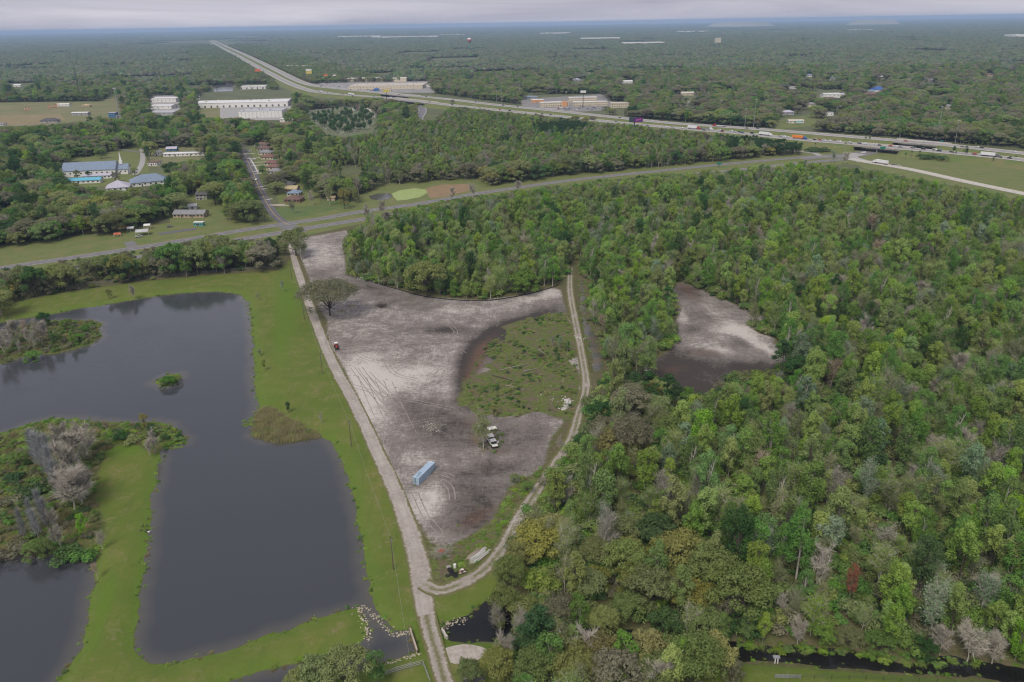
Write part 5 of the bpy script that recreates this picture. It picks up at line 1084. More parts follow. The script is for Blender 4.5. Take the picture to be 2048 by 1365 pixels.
# street of small houses
roofs = [(525,293,'brown','grey-brown hip roof at the top of the street'),(530,301,'brown','small brown roof, second house up the street'),(533,309,'grey','pale grey roof in the street row'),(538,318,'red','wide dull red roof in the street row'),(545,330,'red','red roof with green tarp, in the street row'),(549,338,'red','deep red roof at the lower end of the row'),(552,347,'grey','grey roof half hidden below the red houses')]
for x, y, c, lab in roofs: bld('house', 'street house with ' + lab, x, y, 26, 11, 3.0, 2.6, -8, 'hip', 'cream' if c != 'brown' else 'grey', c, 4, 1)
bld('house', 'dark brown hip-roofed brick house at the weedy field', 589, 403, 32, 13, 3.0, 2.8, -6, 'hip', 'brick', 'brown', 5, 1); bld('house', 'blue-grey roofed house behind the brown brick one', 590, 391, 24, 11, 3.0, 2.6, -6, 'hip', 'cream', 'blue', 3, 1)
bld('house', 'tan gabled house third from the weedy field', 585, 383, 24, 10, 3.0, 2.6, -6, 'gable', 'tan', 'tan', 3, 1); bld('house', 'dark-roofed house at the back of the cluster', 577, 374, 26, 10, 3.0, 2.6, -6, 'hip', 'grey', 'dark', 3, 1)
bld('shed', 'small pinkish shed in front of the bare trees', 663, 401, 15, 4.5, 3.0, .5, 0, 'shed', 'tan', 'tan', 0, 1); bld('house', 'small grey two-storey house in the trees', 607, 352, 12, 8, 5.0, 1.8, 0, 'gable', 'white', 'grey', 3, 1, floors=2)
bld('mobile_home', 'long white mobile home among trees', 630, 353, 24, 5, 3.0, .4, 0, 'flat', 'white', 'white', 6, 1, 'mobile home'); bld('house', 'long grey-roofed house behind the side road', 383, 433, 62, 11, 3.0, 2.6, -4, 'gable', 'tan', 'grey', 8, 2)
bld('house', 'dark-roofed house among oaks beside the street', 408, 398, 22, 12, 5.0, 3, 0, 'gable', 'grey', 'dark', 3, 1, floors=2)
bld('shed', 'white garden shed with grey gable roof', 387, 418, 15, 6, 2.8, 1.8, 10, 'gable', 'white', 'steel', 1, 1); bld('mobile_home', 'long pale caravan with green stripe by the road', 399, 452, 19, 3, 2.9, .2, -4, 'flat', 'teal', 'white', 5, 1, 'caravan')
bld('house', 'small house under oaks near the cemetery', 532, 280, 22, 9, 3, 2.2, 0, 'hip', 'brown', 'brown', 3, 1)
# industry
wh = bld('warehouse', 'very long white warehouse with loading docks', 492, 212, 178, 60, 9, 2.5, 3, 'gable', 'white', 'white', 0, 0, dock=15, units=10); bld('warehouse', 'grey panelled warehouse standing before the long white one', 528, 233, 84, 48, 11, 1.5, 3, 'flat', 'white', 'steel', 0, 1, dock=0, units=5)
ww = bpy.data.objects['warehouse.001'];
for k in range(13): MB().box((-38 + k * 6.3, -24.12, 5.4), (.35, .22, 10.4)).build('panel_rib', WM['grey'], ww)
bld('warehouse', 'white low shed before the grey panelled warehouse', 575, 243, 26, 14, 4.5, 1.5, 0, 'hip', 'white', 'white', 3, 1); bld('warehouse', 'white flat works building beside the long warehouse', 333, 204, 48, 26, 8, .8, 0, 'shed', 'white', 'white', 6, 1); bld('warehouse', 'white stepped shed roof, middle of the works yard', 328, 217, 46, 28, 6, 1.5, -6, 'gable', 'white', 'white', 4, 1); bld('warehouse', 'pale grey shed with ridged roof nearest the oaks', 334, 229, 46, 34, 5, 1.5, -8, 'gable', 'grey', 'steel', 4, 1)
bld('office', 'blue glazed office block beside the mast', 228, 236, 14, 12, 9, .5, 0, 'flat', 'blue', 'steel', 4, 1, floors=3); bld('warehouse', 'cluttered grey yard building beside the blue office', 244, 236, 16, 14, 5, .5, 0, 'flat', 'grey', 'dark', 3, 1, dock=2)
bld('barn', 'white open barn beside the festival field', 163, 231, 32, 12, 5, 1.2, 0, 'gable', 'grey', 'white', 4, 2); bld('house', 'dark hip-roofed house at the edge of the dry field', 101, 245, 32, 14, 3.4, 4, 5, 'hip', 'grey', 'dark', 4, 1); bld('house', 'white house roof cut by the left edge', 3, 252, 16, 12, 3, 2, 0, 'gable', 'white', 'grey', 3, 1)
bld('house', 'tan round-roofed house behind the festival tent', 174, 214, 15, 10, 3, 2.4, 0, 'hip', 'tan', 'tan', 2, 1); bld('house', 'white gabled house in woods behind the field', 177, 187, 20, 12, 4, 3, 15, 'gable', 'white', 'white', 3, 1)
tent = bld('marquee', 'white open marquee among red fairground rides', 129, 213, 24, 9, 4, 2, 0, 'vault', 'white', 'white', 0, 3, 'tent')
RED = mat('fair_red', (.42, .06, .05), (.5, .2, .1), .4, .7, coord='Object')
for k, (x, y, s, lab) in enumerate([(100,216,1.0,'red fairground ride left of the white marquee'),(112,215,1.3,'taller red fairground ride beside the white marquee'),(55,221,1.2,'low red and white fairground ride standing apart')]):
    p = P(x, y); t = thing('fairground_ride', lab, 'ride', p, .3 * k); MB().box((0, 0, .5), (9 * s, 6 * s, 1)).build('platform', RED, t)
    for i in range(5): MB().tube([(-4 * s + 2 * s * i, 0, 1), (-3.4 * s + 2 * s * i, .5, 3 + 2.4 * s * abs(math.sin(i + k)))], .3, 5).build('arm', RED if i % 2 else TRIM, t); MB().sphere((-3.4 * s + 2 * s * i, .5, 3.3 + 2.4 * s * abs(math.sin(i + k))), .8, 6, 4).build('gondola', RED, t)
bld('factory', 'white factory blocks near the pond by the interstate', 507, 178, 52, 30, 7, 1, 5, 'flat', 'white', 'white', 8, 1, dock=5, units=4); bld('office', 'small white office at the pond behind the warehouse', 459, 169, 11, 9, 6, .4, 0, 'flat', 'white', 'white', 4, 1, floors=2)
bld('warehouse', 'long pale warehouse beyond the interstate bend', 607, 138, 68, 70, 9, 3, 0, 'vault', 'white', 'beige', 0, 0, dock=12); bld('mall', 'sprawling beige shopping plaza behind the car lots', 778, 176, 146, 90, 8, .6, -3, 'flat', 'cream', 'beige', 22, 4, units=10); bld('mall', 'pale rear wing of the shopping plaza', 758, 163, 118, 60, 10, .6, -3, 'flat', 'cream', 'white', 0, 2, units=8); bld('shop', 'long low grey shop row right of the plaza', 835, 174, 60, 30, 6, .5, -3, 'flat', 'white', 'steel', 10, 2)
bld('shop', 'yellow shop front facing the interstate', 776, 184, 13, 12, 7, .5, 0, 'flat', 'cream', 'tan', 3, 1); bld('shop', 'blue-roofed shop beside the yellow shop front', 753, 183, 11, 10, 5, 3, 0, 'hip', 'blue', 'dblue', 3, 1); bld('shop', 'small red-fronted shop on the car lots', 715, 175, 9, 12, 5, .5, 0, 'flat', 'orange', 'red', 2, 1)
bld('cottage', 'little white chapel cottage with steep roof at the cemetery gate', 712, 221, 11, 8, 4, 5.5, 60, 'gable', 'white', 'brown', 1, 1, 'chapel')
bld('motel', 'long two-storey motel wing with white roof and balconies', 1180, 212, 68, 14, 7.5, .6, 3, 'flat', 'cream', 'white', 18, 3, floors=2); bld('motel', 'rear two-storey motel wing with white roof', 1165, 204, 56, 14, 8.5, .6, 3, 'flat', 'cream', 'white', 14, 2, floors=2); bld('motel', 'left motel wing with orange corner tower', 1108, 213, 56, 16, 7.5, .6, 8, 'flat', 'cream', 'white', 12, 3, floors=2); bld('restaurant', 'orange low restaurant left of the motel', 1075, 205, 24, 14, 5, .6, 0, 'flat', 'orange', 'white', 5, 1); bld('office', 'yellow inn building partly hidden right of the motel', 1239, 215, 36, 22, 8, 1, 0, 'flat', 'cream', 'beige', 8, 1, floors=2); bld('shop', 'blue-grey roofed shop behind the restaurant', 1062, 198, 26, 16, 4, 2, 0, 'hip', 'grey', 'blue', 4, 1)
bld('church', 'white arched church front in the far suburb', 1660, 196, 34, 18, 8, 1, 0, 'vault', 'white', 'white', 4, 1); bld('house', 'broad brown roof in front of the arched white church', 1657, 203, 34, 18, 4, 4, 0, 'hip', 'tan', 'brown', 3, 1); bld('house', 'pale house row right of the arched church', 1695, 194, 36, 16, 5, 3, 0, 'hip', 'cream', 'lilac', 4, 1); bld('hall', 'deep blue roofed hall in the far oaks', 1755, 184, 24, 20, 5, 6, 0, 'hip', 'white', 'dblue', 3, 1); bld('house', 'brown roofed house below the blue hall', 1738, 193, 24, 14, 4, 4, 0, 'hip', 'brick', 'brown', 3, 1); bld('house', 'red-brown long roof right of the blue hall', 1818, 194, 40, 16, 4, 3.5, 0, 'hip', 'cream', 'red', 4, 1); bld('house', 'white-roofed house near the red-brown long roof', 1824, 183, 14, 12, 5, 3, 0, 'hip', 'white', 'white', 2, 1); bld('hall', 'cream hall roof in mid suburb woods', 1710, 138, 36, 30, 8, 3, 0, 'flat', 'cream', 'tan', 4, 1)
bld('house', 'white house with dark windows at right suburb', 1960, 200, 18, 14, 7, 3, 0, 'gable', 'white', 'white', 3, 1, floors=2); bld('house', 'grey roofed house under oaks near the ramp', 2010, 250, 26, 14, 3.2, 3, 0, 'hip', 'white', 'grey', 4, 1); bld('house', 'low pale house behind the interstate at the green awning', 1590, 246, 30, 12, 3.2, 2, 0, 'gable', 'white', 'beige', 4, 1); bld('house', 'pale roof behind the palms and interstate', 1772, 270, 16, 10, 3, 2, 0, 'gable', 'cream', 'beige', 2, 1); bld('house', 'brown low house beside the tall light masts', 1905, 270, 18, 10, 3, 2, 0, 'hip', 'tan', 'brown', 3, 1)
bld('school', 'long red-roofed school far right', 1985, 114, 120, 50, 8, 3, 0, 'gable', 'brick', 'red', 12, 2); bld('school', 'pale front building left of the red school', 1860, 115, 60, 40, 7, 2, 0, 'flat', 'cream', 'beige', 8, 1)
for k, (x, y, w, h_, lab) in enumerate([(720,76,84,22,'far white distribution shed left in the bright row'),(820,77,112,22,'longest far white distribution shed in the bright row'),(905,72,48,18,'far pale shed right of the bright row'),(1200,81,76,20,'far white shed under a tan bank'),(1385,66,60,20,'small bright shed near the hills'),(2034,78,30,26,'white shed at the right edge of the far woods'),(1110,69,60,20,'thin white shed before the horizon'),(60,73,30,16,'left far white roof under the horizon'),(300,77,40,16,'pair of far white roofs left of the interstate'),(345,74,40,16,'far white roofs with a tower'),(495,77,40,18,'white roofs right of the interstate head'),(1285,91,80,18,'bright building row before the tower block'),(1720,62,44,16,'tan works building far right')]): bld('distribution_shed', lab, x, y, w, 130, h_, 1, 0, 'flat', 'white', 'white', 0, 0, 'shed', dock=0)
bld('tower_block', 'single pale tower block rising from the far woods', 1435, 91, 11, 20, 42, .5, 0, 'flat', 'cream', 'white', 4, 1, 'tower block', floors=8); bld('trailer_park', 'cluster of pale trailers in a far clearing', 1020, 136, 70, 60, 6, 1, 0, 'flat', 'grey', 'lilac', 12, 2, 'buildings')
mt_ = bpy.data.objects['motel.002']; MB().box((18, -8.3, 4.6), (10, 4, 9.2)).build('tower', WM['orange'], mt_)
TOWER_R = mat('tower_red', (.45, .09, .07), None, 1, .6, coord='Object'); TOWER_G = mat('tower_green', (.1, .22, .17), None, 1, .6, coord='Object')
p = P(939, 99); wt = thing('water_tower', 'red and white ball water tower on green stem', 'water tower', p); MB().tube([(0, 0, 0), (0, 0, 42)], [5, 3.4], 10).build('stem', TOWER_G, wt); MB().sphere((0, 0, 52), (14, 14, 12), 14, 8).build('tank', TOWER_R, wt, True); MB().sphere((0, 0, 56.5), (12.6, 12.6, 9), 14, 8).build('cap', TRIM, wt, True)
HILL = mat('hill_spoil', (.24, .25, .2), (.3, .29, .25), .002, .95)
for x0, x1, top_ in ((1395,1525,95),(1715,1815,100)):
    a, b_ = P(x0, 56 if x0 < 1600 else 52), P(x1, 55 if x0 < 1600 else 50); m = MB(); n = 24; d = b_ - a; q = np.array([-d[1], d[0], 0]) * .35; vs = []
    for i in range(n + 1):
        t = i / n; hgt_ = top_ * (sstep(0, .22, t) * sstep(1, .78, t)) * (.9 + .1 * math.sin(i * 1.7)); c = a + d * t
        vs += [(c[0], c[1], -5), (*(c + q * .3)[:2], hgt_), (*(c + q)[:2], hgt_), (*(c + q * 1.4)[:2], -5)]
    m.add(vs, [(i * 4 + k, (i + 1) * 4 + k, (i + 1) * 4 + k + 1, i * 4 + k + 1)[::-1] for i in range(n) for k in range(3)]); tag(m.build('hill', HILL), kind='structure')

# houses in the gaps of the suburbs
_h = np.random.default_rng(41); _it = []
for x, y in SPOTS:
    wall, roof, kind = [('white', 'white', 'gable'), ('cream', 'grey', 'hip'), ('white', 'steel', 'flat'), ('tan', 'brown', 'hip'), ('cream', 'beige', 'gable'), ('grey', 'lilac', 'hip'), ('white', 'blue', 'gable')][int(_h.integers(0, 7))]
    _it.append((x, y, {'white': 'white-roofed', 'grey': 'grey-roofed', 'steel': 'pale flat-roofed', 'brown': 'brown-roofed', 'beige': 'beige-roofed', 'lilac': 'lilac-grey-roofed', 'blue': 'blue-roofed'}[roof] + ' suburban house', wall, roof, kind, float(_h.uniform(15, 27)), float(_h.uniform(-20, 20))))
SUBURB = _it

# ---------------------------------------------------------------- things on the cleared lot
STEEL = mat('steel_dark', (.06, .06, .065), None, 2, .5, .0, .6, coord='Object'); BLACK = mat('rubber_black', (.022, .022, .024), None, 2, .8, coord='Object'); WOOD = mat('pole_wood', (.14, .11, .085), (.1, .08, .06), 2, .9, coord='Object'); GALV = mat('galvanised', (.42, .43, .44), (.34, .345, .35), 1, .45, 0, .5, coord='Object')
CBLUE = mat('container_paint', (.36, .46, .56), (.3, .39, .48), .7, .55, coord='Object', detail=8); CSCUFF = mat('container_scuff', (.2, .27, .34), (.28, .36, .43), 1.5, .7, coord='Object'); WPAINT = mat('old_white_paint', (.7, .69, .65), (.55, .53, .48), 1.2, .6, coord='Object', detail=8)
TDIRT = mat('tyre_rut', (.21, .18, .16), (.3, .26, .235), .9, .95)
def heading(a, b): return math.atan2(b[1] - a[1], b[0] - a[0])
# tyre tracks pressed in the lot
RUTZ = [.03]
def ruts(px, gap=1.9, w=.34):
    RUTZ[0] += .003
    L = smooth([P(a, b)[:2] for a, b in px], 8); d, nr = frame_of(L)
    for s in ((-1, 1) if gap else (0,)): link('tyre_track', strip_mesh('tyre_track', np.c_[L + nr * s * gap / 2, w * (.7 + .6 * vnoise(L[:, 0], L[:, 1], 3.0))], RUTZ[0] + .0012 * (s > 0), TDIRT, 1), GROUND['dirt_lot'])
for r in ([(700,770),(760,788),(830,803),(905,818)], [(688,718),(720,706),(770,694),(830,684),(880,677),(910,669),(905,655),(880,640),(850,625)], [(762,890),(765,870),(785,857),(830,846),(870,838)], [(705,735),(735,775),(765,812),(790,845)], [(720,735),(750,775),(780,800)], [(735,745),(780,790),(800,812)], [(840,960),(862,950),(885,948),(905,955)], [(848,970),(880,962),(900,975),(905,1000)], [(830,985),(850,1030),(880,1065)], [(700,700),(740,720),(780,725),(800,712)], [(690,690),(730,698),(790,715),(860,730)], [(662,660),(655,680),(665,705)], [(880,700),(900,720),(860,750)], [(770,720),(790,748),(835,760)]): ruts(r)
for k in range(5): ruts([(716 + k * 17, 752 + k * 3), (730 + k * 19, 790 + k * 6), (748 + k * 21, 832 + k * 8)], 0, .26)
for k in range(4): ruts([(846 + k * 7, 966 - k * 2), (862 + k * 8, 957 - k * 3), (880 + k * 7, 950 + k * 3)], 0, .24)
for k in range(6): ruts([(640 + k * 8, 640 + k * 14), (700 + k * 22, 632 + k * 12), (770 + k * 24, 640 + k * 10), (830 + k * 20, 628 + k * 16)], 1.9 if k % 2 else 0, .28)
# shipping container
a, b_ = P(838.4, 971.2), P(871.2, 938.7); ln = float(np.linalg.norm(b_ - a)); ang = heading(a, b_); W, H = 2.44, 2.75
t = thing('shipping_container', 'pale blue shipping container standing alone on the bare lot', 'container', a + np.array([-math.sin(ang), math.cos(ang), 0]) * W / 2, ang)
def corrugated(y, sgn):
    n = int(ln / .28); vs = []; fs = []
    for i in range(n + 1):
        off = .045 * sgn * (1 if (i // 2) % 2 else -.2); vs += [(ln * i / n, y + off, .16), (ln * i / n, y + off, H - .14)]
    for i in range(n): fs.append((2 * i, 2 * i + 2, 2 * i + 3, 2 * i + 1))
    return MB().add(vs, fs)
for s in (-1, 1): corrugated(s * (W / 2 - .06), s).build('side_wall', CBLUE, t)
rf = MB().box((ln / 2, 0, H - .05), (ln - .1, W - .1, .06))
for i in range(1, 24): rf.box((ln * i / 24, 0, H - .01), (.12, W - .3, .03))
r_ = rf.build('roof', CBLUE, t); MB().box((2.6, .1, H + .02), (2.4, 1.1, .03), .2).box((1.2, -.3, H + .022), (1.1, .7, .03), -.3).box((3.6, .5, H + .024), (.9, .5, .03), .5).build('scuffed_patch', CSCUFF, r_); MB().box((ln - .5, .3, H + .03), (.5, .9, .05)).build('vent', WPAINT, r_)
fr = MB()
for x in (.06, ln - .06):
    for y in (-W / 2 + .06, W / 2 - .06): fr.box((x, y, H / 2), (.14, .14, H))
    fr.box((x, 0, .1), (.14, W, .16)); fr.box((x, 0, H - .06), (.15, W, .13))
for y in (-W / 2 + .05, W / 2 - .05): fr.box((ln / 2, y, .1), (ln, .1, .16)); fr.box((ln / 2, y, H - .06), (ln, .1, .12))
fr.build('frame', CBLUE, t); MB().box((ln / 2, 0, .12), (ln - .2, W - .2, .12)).build('floor', WOOD, t); MB().box((ln - .08, 0, H / 2), (.05, W - .25, H - .3)).build('end_wall', CBLUE, t)
for s in (-1, 1):
    d_ = MB().box((.03, s * W / 4, H / 2), (.05, W / 2 - .16, H - .3)).build('door', CSCUFF if s > 0 else CBLUE, t)
    for q in (.2, .45): MB().tube([(-.02, s * (W / 4 - .3 + q), .2), (-.02, s * (W / 4 - .3 + q), H - .2)], .025, 5).build('lock_rod', GALV, d_)
# derelict truck under the thin tree, loose roof panel and tarp
a, b_ = P(979, 880), P(991, 899); ang = heading(a, b_); t = thing('derelict_truck', 'stripped white truck hulk rusting under the thin tree', 'truck', b_, ang); VW = WPAINT; RUST = mat('rust_dark', (.07, .045, .035), (.11, .06, .04), 1.5, .9, coord='Object')
MB().box((-4.0, 0, .75), (7.6, 2.0, .3)).build('chassis', RUST, t); MB().box((-.75, 0, 1.25), (1.5, 2.15, .16)).build('hood', VW, t); MB().box((-.75, 0, .95), (1.3, 1.8, .5)).build('engine_bay', RUST, t)
cab = MB().box((-3.0, 0, 1.3), (1.9, 2.15, .9)).build('cab', VW, t); MB().box((-3.1, 0, 2.25), (2.1, 2.25, .1)).box((-2.6, .45, 2.31), (.3, .3, .03)).build('cab_roof', VW, t); MB().box((-2.0, 0, 1.7), (.5, 1.95, .5)).build('windscreen_gap', STEEL, t)
MB().box((-6.2, 0, 1.15), (3.0, 2.2, .8)).build('cargo_bed', RUST, t); MB().box((-6.3, 0, 2.5), (2.7, 2.3, .1)).build('cargo_roof', VW, t)
for s in (-1, 1):
    MB().box((-4.6, s * 1.12, 1.25), (6.0, .08, .55)).build('side_rail', VW, t)
    for x in (-5.1, -7.5): MB().box((x, s * 1.05, 2.0), (.1, .1, 1.0)).build('post', VW, t)
    for x in (-1.2, -6.4): MB().tube([(x, s * .95, .42), (x, s * 1.18, .42)], .42, 10).build('wheel', BLACK, t)
MB().box((-2.4, 1.75, 1.35), (.12, 1.1, 1.0), .5).build('open_door', VW, t)
p = P(984, 860); t = thing('loose_panel', 'pale loose roof panel propped behind the truck hulk', 'panel', p, .35); MB().box((0, 0, .75), (3.4, 2.4, .1)).build('sheet', WPAINT, t); MB().box((-1.2, .6, .35), (.2, .2, .7)).box((1.2, .6, .35), (.2, .2, .7)).box((0, -1.0, .35), (2.6, .1, .7)).build('prop', RUST, t)
p = P(963, 856); g = 9; vs = []; rg = np.random.default_rng(3)
for i in range(g):
    for j in range(g): vs.append((-1.8 + 3.6 * i / (g - 1), -1.8 + 3.6 * j / (g - 1), .05 + 1.1 * math.exp(-((i - 4) ** 2 + (j - 4) ** 2) / 9) + rg.uniform(0, .15)))
tp = MB().add(vs, [(i * g + j, i * g + j + 1, (i + 1) * g + j + 1, (i + 1) * g + j)[::-1] for i in range(g - 1) for j in range(g - 1)]).build('tarpaulin', mat('tarp_grey', (.3, .31, .31), None, 1, .7, coord='Object')); tp.location = p; tag(tp, 'crumpled grey tarpaulin mound left of the truck hulk', 'tarpaulin')
# tractor
p = P(673, 696); TRED = mat('tractor_red', (.4, .05, .03), None, 1, .45, coord='Object'); t = thing('tractor', 'small red tractor with white canopy and front bucket', 'tractor', p, heading(P(671, 690), P(676, 702)))
MB().box((.9, 0, 1.05), (1.7, .8, .7), 0, .9).build('hood', TRED, t); MB().box((-.5, 0, .9), (1.3, .9, .6)).build('chassis', STEEL, t); MB().box((-.6, 0, 1.5), (.5, .55, .6)).build('seat', BLACK, t); MB().box((-.5, 0, 2.45), (1.7, 1.5, .1)).build('canopy', TRIM, t)
for x in (-1.2, .2):
    for y in (-.65, .65): MB().tube([(x, y, 1.2), (x, y, 2.42)], .04, 5).build('canopy_post', STEEL, t)
for s in (-1, 1):
    w = MB().tube([(-.7, s * .6, .75), (-.7, s * 1.0, .75)], .75, 14).build('rear_wheel', BLACK, t); MB().tube([(-.7, s * 1.0, .75), (-.7, s * 1.03, .75)], .4, 10).build('rim', TRED, w); MB().box((-.7, s * .8, 1.55), (1.3, .5, .1)).build('fender', TRED, t)
    w = MB().tube([(1.4, s * .5, .45), (1.4, s * .75, .45)], .45, 12).build('front_wheel', BLACK, t); MB().tube([(1.4, s * .75, .45), (1.4, s * .78, .45)], .25, 8).build('rim', TRED, w); MB().tube([(.2, s * .55, 1.3), (1.6, s * .55, 1.2), (2.5, s * .55, .45)], .07, 5).build('loader_arm', STEEL, t)
MB().prism([(2.4, .1), (3.2, .08), (3.2, .14), (2.6, .25), (2.5, .75), (2.4, .75)], -1.0, 1.0, 'y').build('bucket', BLACK, t); MB().tube([(1.2, .25, 1.4), (1.2, .25, 1.9)], .04, 5).build('exhaust', STEEL, t)
# pile of white poles and boards
PVC = mat('pole_white', (.76, .75, .72), (.6, .58, .54), .7, .5, coord='Object', rand=.15); BOARD = mat('board_tan', (.42, .34, .27), (.3, .25, .2), 1, .8, coord='Object')
ea, eb = P(934, 1130), P(974, 1098); ang = heading(ea, eb); u = (eb - ea) / np.linalg.norm(eb - ea); v = np.array([-u[1], u[0], 0]); rg = np.random.default_rng(21); L0 = float(np.linalg.norm(eb - ea))
NTH = ['outermost', 'second', 'third', 'fourth', 'fifth', 'sixth', 'seventh', 'eighth', 'ninth', 'tenth', 'eleventh', 'twelfth', 'thirteenth', 'fourteenth', 'fifteenth', 'sixteenth', 'seventeenth', 'eighteenth', 'nineteenth', 'twentieth', 'last but two', 'last but one', 'last']
SS = sorted(rg.uniform(-2.1, 1.9, 30)); nw = sum(q * (1.0 if k % 2 else .8) < .7 for k, q in enumerate(SS))
for k in range(30):
    s = SS[k]; z = .12 + .16 * (k % 3) + .1; c = (ea + eb) / 2 + v * s * (1.0 if k % 2 else .8) + u * rg.uniform(-1.2, 1.2); l_ = L0 * rg.uniform(.55, .85) / 2; white = s * (1.0 if k % 2 else .8) < .7
    o = MB().tube([(-l_, 0, 0), (l_, 0, 0)], .085, 6).build('pole' if white else 'board', PVC, None) if white else MB().box((0, 0, 0), (2 * l_, .22, .08)).build('board', BOARD, None)
    o.location = (c[0], c[1], z); o.rotation_euler = (0, 0, ang + rg.uniform(-.09, .09)); tag(o, 'long white pole, ' + NTH[k] + ' from the track side of its pile' if white else 'weathered board, ' + NTH[k - nw] + ' from the poles in the trackside pile', 'pole' if white else 'board', 'white poles heaped beside the track' if white else 'boards heaped beside the track')
# tyres, drum, scrap
def torus(R, r, n=14, m=7):
    vs = [((R + r * math.cos(2 * math.pi * j / m)) * math.cos(2 * math.pi * i / n), (R + r * math.cos(2 * math.pi * j / m)) * math.sin(2 * math.pi * i / n), r * math.sin(2 * math.pi * j / m)) for i in range(n) for j in range(m)]
    return MB().add(vs, [(i * m + j, ((i + 1) % n) * m + j, ((i + 1) % n) * m + (j + 1) % m, i * m + (j + 1) % m) for i in range(n) for j in range(m)])
TY = torus(.48, .17).mesh('tyre', BLACK, True)
for k, (x, y, z, tx, lab) in enumerate([(895,1153,.18,0,'lone tyre lying left of the heap'),(903,1150,.18,.1,'tyre at the heap front'),(909,1152,.18,0,'frontmost tyre of the heap'),(905,1149,.5,.25,'pale-ringed tyre on top of the heap'),(911,1150,.5,.2,'top right tyre of the heap'),(901,1144,.18,.1,'tyre in the middle of the heap'),(899,1142,.45,.5,'tilted tyre near the grey sheet'),(904,1145,.5,.6,'tyre leaning at the back of the heap'),(912,1154,.18,.1,'right outer tyre of the heap')]):
    o = link('tyre', TY); p = P(x, y); o.location = (p[0], p[1], z); o.rotation_euler = (tx, tx * .5, k); tag(o, 'black ' + lab + ' by the track', 'tyre', 'dumped tyres')
p = P(910, 1136); t = thing('drum', 'white upright drum standing near the tyre heap', 'drum', p); MB().tube([(0, 0, 0), (0, 0, .1), (0, 0, 1.25), (0, 0, 1.4)], [.38, .42, .42, .3], 12).build('shell', TRIM, t); MB().tube([(0, 0, 1.4), (0, 0, 1.5)], .1, 8).build('cap', STEEL, t)
p = P(897.5, 1137); t = thing('crate', 'grey weathered crate behind the tyre heap', 'crate', p, .3); MB().box((0, 0, .35), (1.3, 1.1, .5)).build('body', mat('grey_wood', (.3, .28, .26), None, 2, .9, coord='Object'), t)
for i in range(5): MB().box((-.5 + .25 * i, 0, .63), (.2, 1.15, .05)).build('slat', mat('grey_wood', (.3, .28, .26)), t)
p = P(924, 1146); t = thing('scrap_heap', 'crumpled tan scrap sheets between tyres and poles', 'scrap', p); rg = np.random.default_rng(8)
for i in range(9):
    o = MB().box((0, 0, 0), (rg.uniform(.8, 1.9), rg.uniform(.5, 1.1), .06)).build('sheet', [BOARD, WPAINT, RUST][i % 3], t); o.location = (rg.uniform(-1.2, 1.6), rg.uniform(-.6, .7), .25 + .07 * i); o.rotation_euler = (rg.uniform(-.4, .4), rg.uniform(-.4, .4), rg.uniform(0, 3))
def brush_pile(px, py, R, hgt_, label, n=420, core=None, mt='twig'):
    p = P(px, py); t = thing('brush_pile', label, 'brush pile', p); rg = np.random.default_rng(int(px)); S = np.stack([rg.normal(size=n) * R * .4, rg.normal(size=n) * R * .4, rg.uniform(.1, hgt_, n)], 1); D = rg.normal(size=(n, 3)) * [1, 1, .35]
    V, F = twigs(S, D, 1, R * .8, .05, rg, .2); tag(link('branches', np_mesh('branches', V, F, [BARK[mt]]), t), kind='stuff')
    if core: MB().box((0, 0, hgt_ * .6), (1.5, 1.0, .7), .5).build('barrel_half', core, t)
brush_pile(883, 1107, 3.6, 1.2, 'grey brush pile with rusty red core at the lot tip', core=mat('rusty_red', (.4, .1, .05), None, 2, .8, coord='Object')); brush_pile(763, 614, 4.2, 1.3, 'small reddish brush heap beyond the big oak', core=RUST, mt='brown'); brush_pile(865, 856, 4.0, .5, 'pale scattered branch litter in mid lot', 300); brush_pile(1082, 712, 2.5, .8, 'dark branch heap in the green hollow', 260, mt='brown')
for k, (x0, y0, x1, y1, lab) in enumerate([(1000,742,1060,728,'long grey log lying across the green hollow'),(985,752,1028,764,'dark log at the lower left of the green hollow'),(1010,772,1050,782,'log near the bottom of the green hollow'),(1075,700,1092,712,'short log by the puddle in the green hollow'),(1045,745,1075,738,'thin log beside the longest one in the hollow'),(1135,640,1150,655,'short pale log beside the upper track')]):
    a, b_ = P(x0, y0), P(x1, y1); m_ = (a + b_) / 2; o = MB().tube([a - m_ + np.array([0, 0, .25]), np.array([.15, .2, .32]), b_ - m_ + np.array([0, 0, .22])], [.3, .24, .13], 7).build('log', BARK['grey'] if k != 1 else BARK['brown']); o.location = m_; tag(o, lab, 'log')
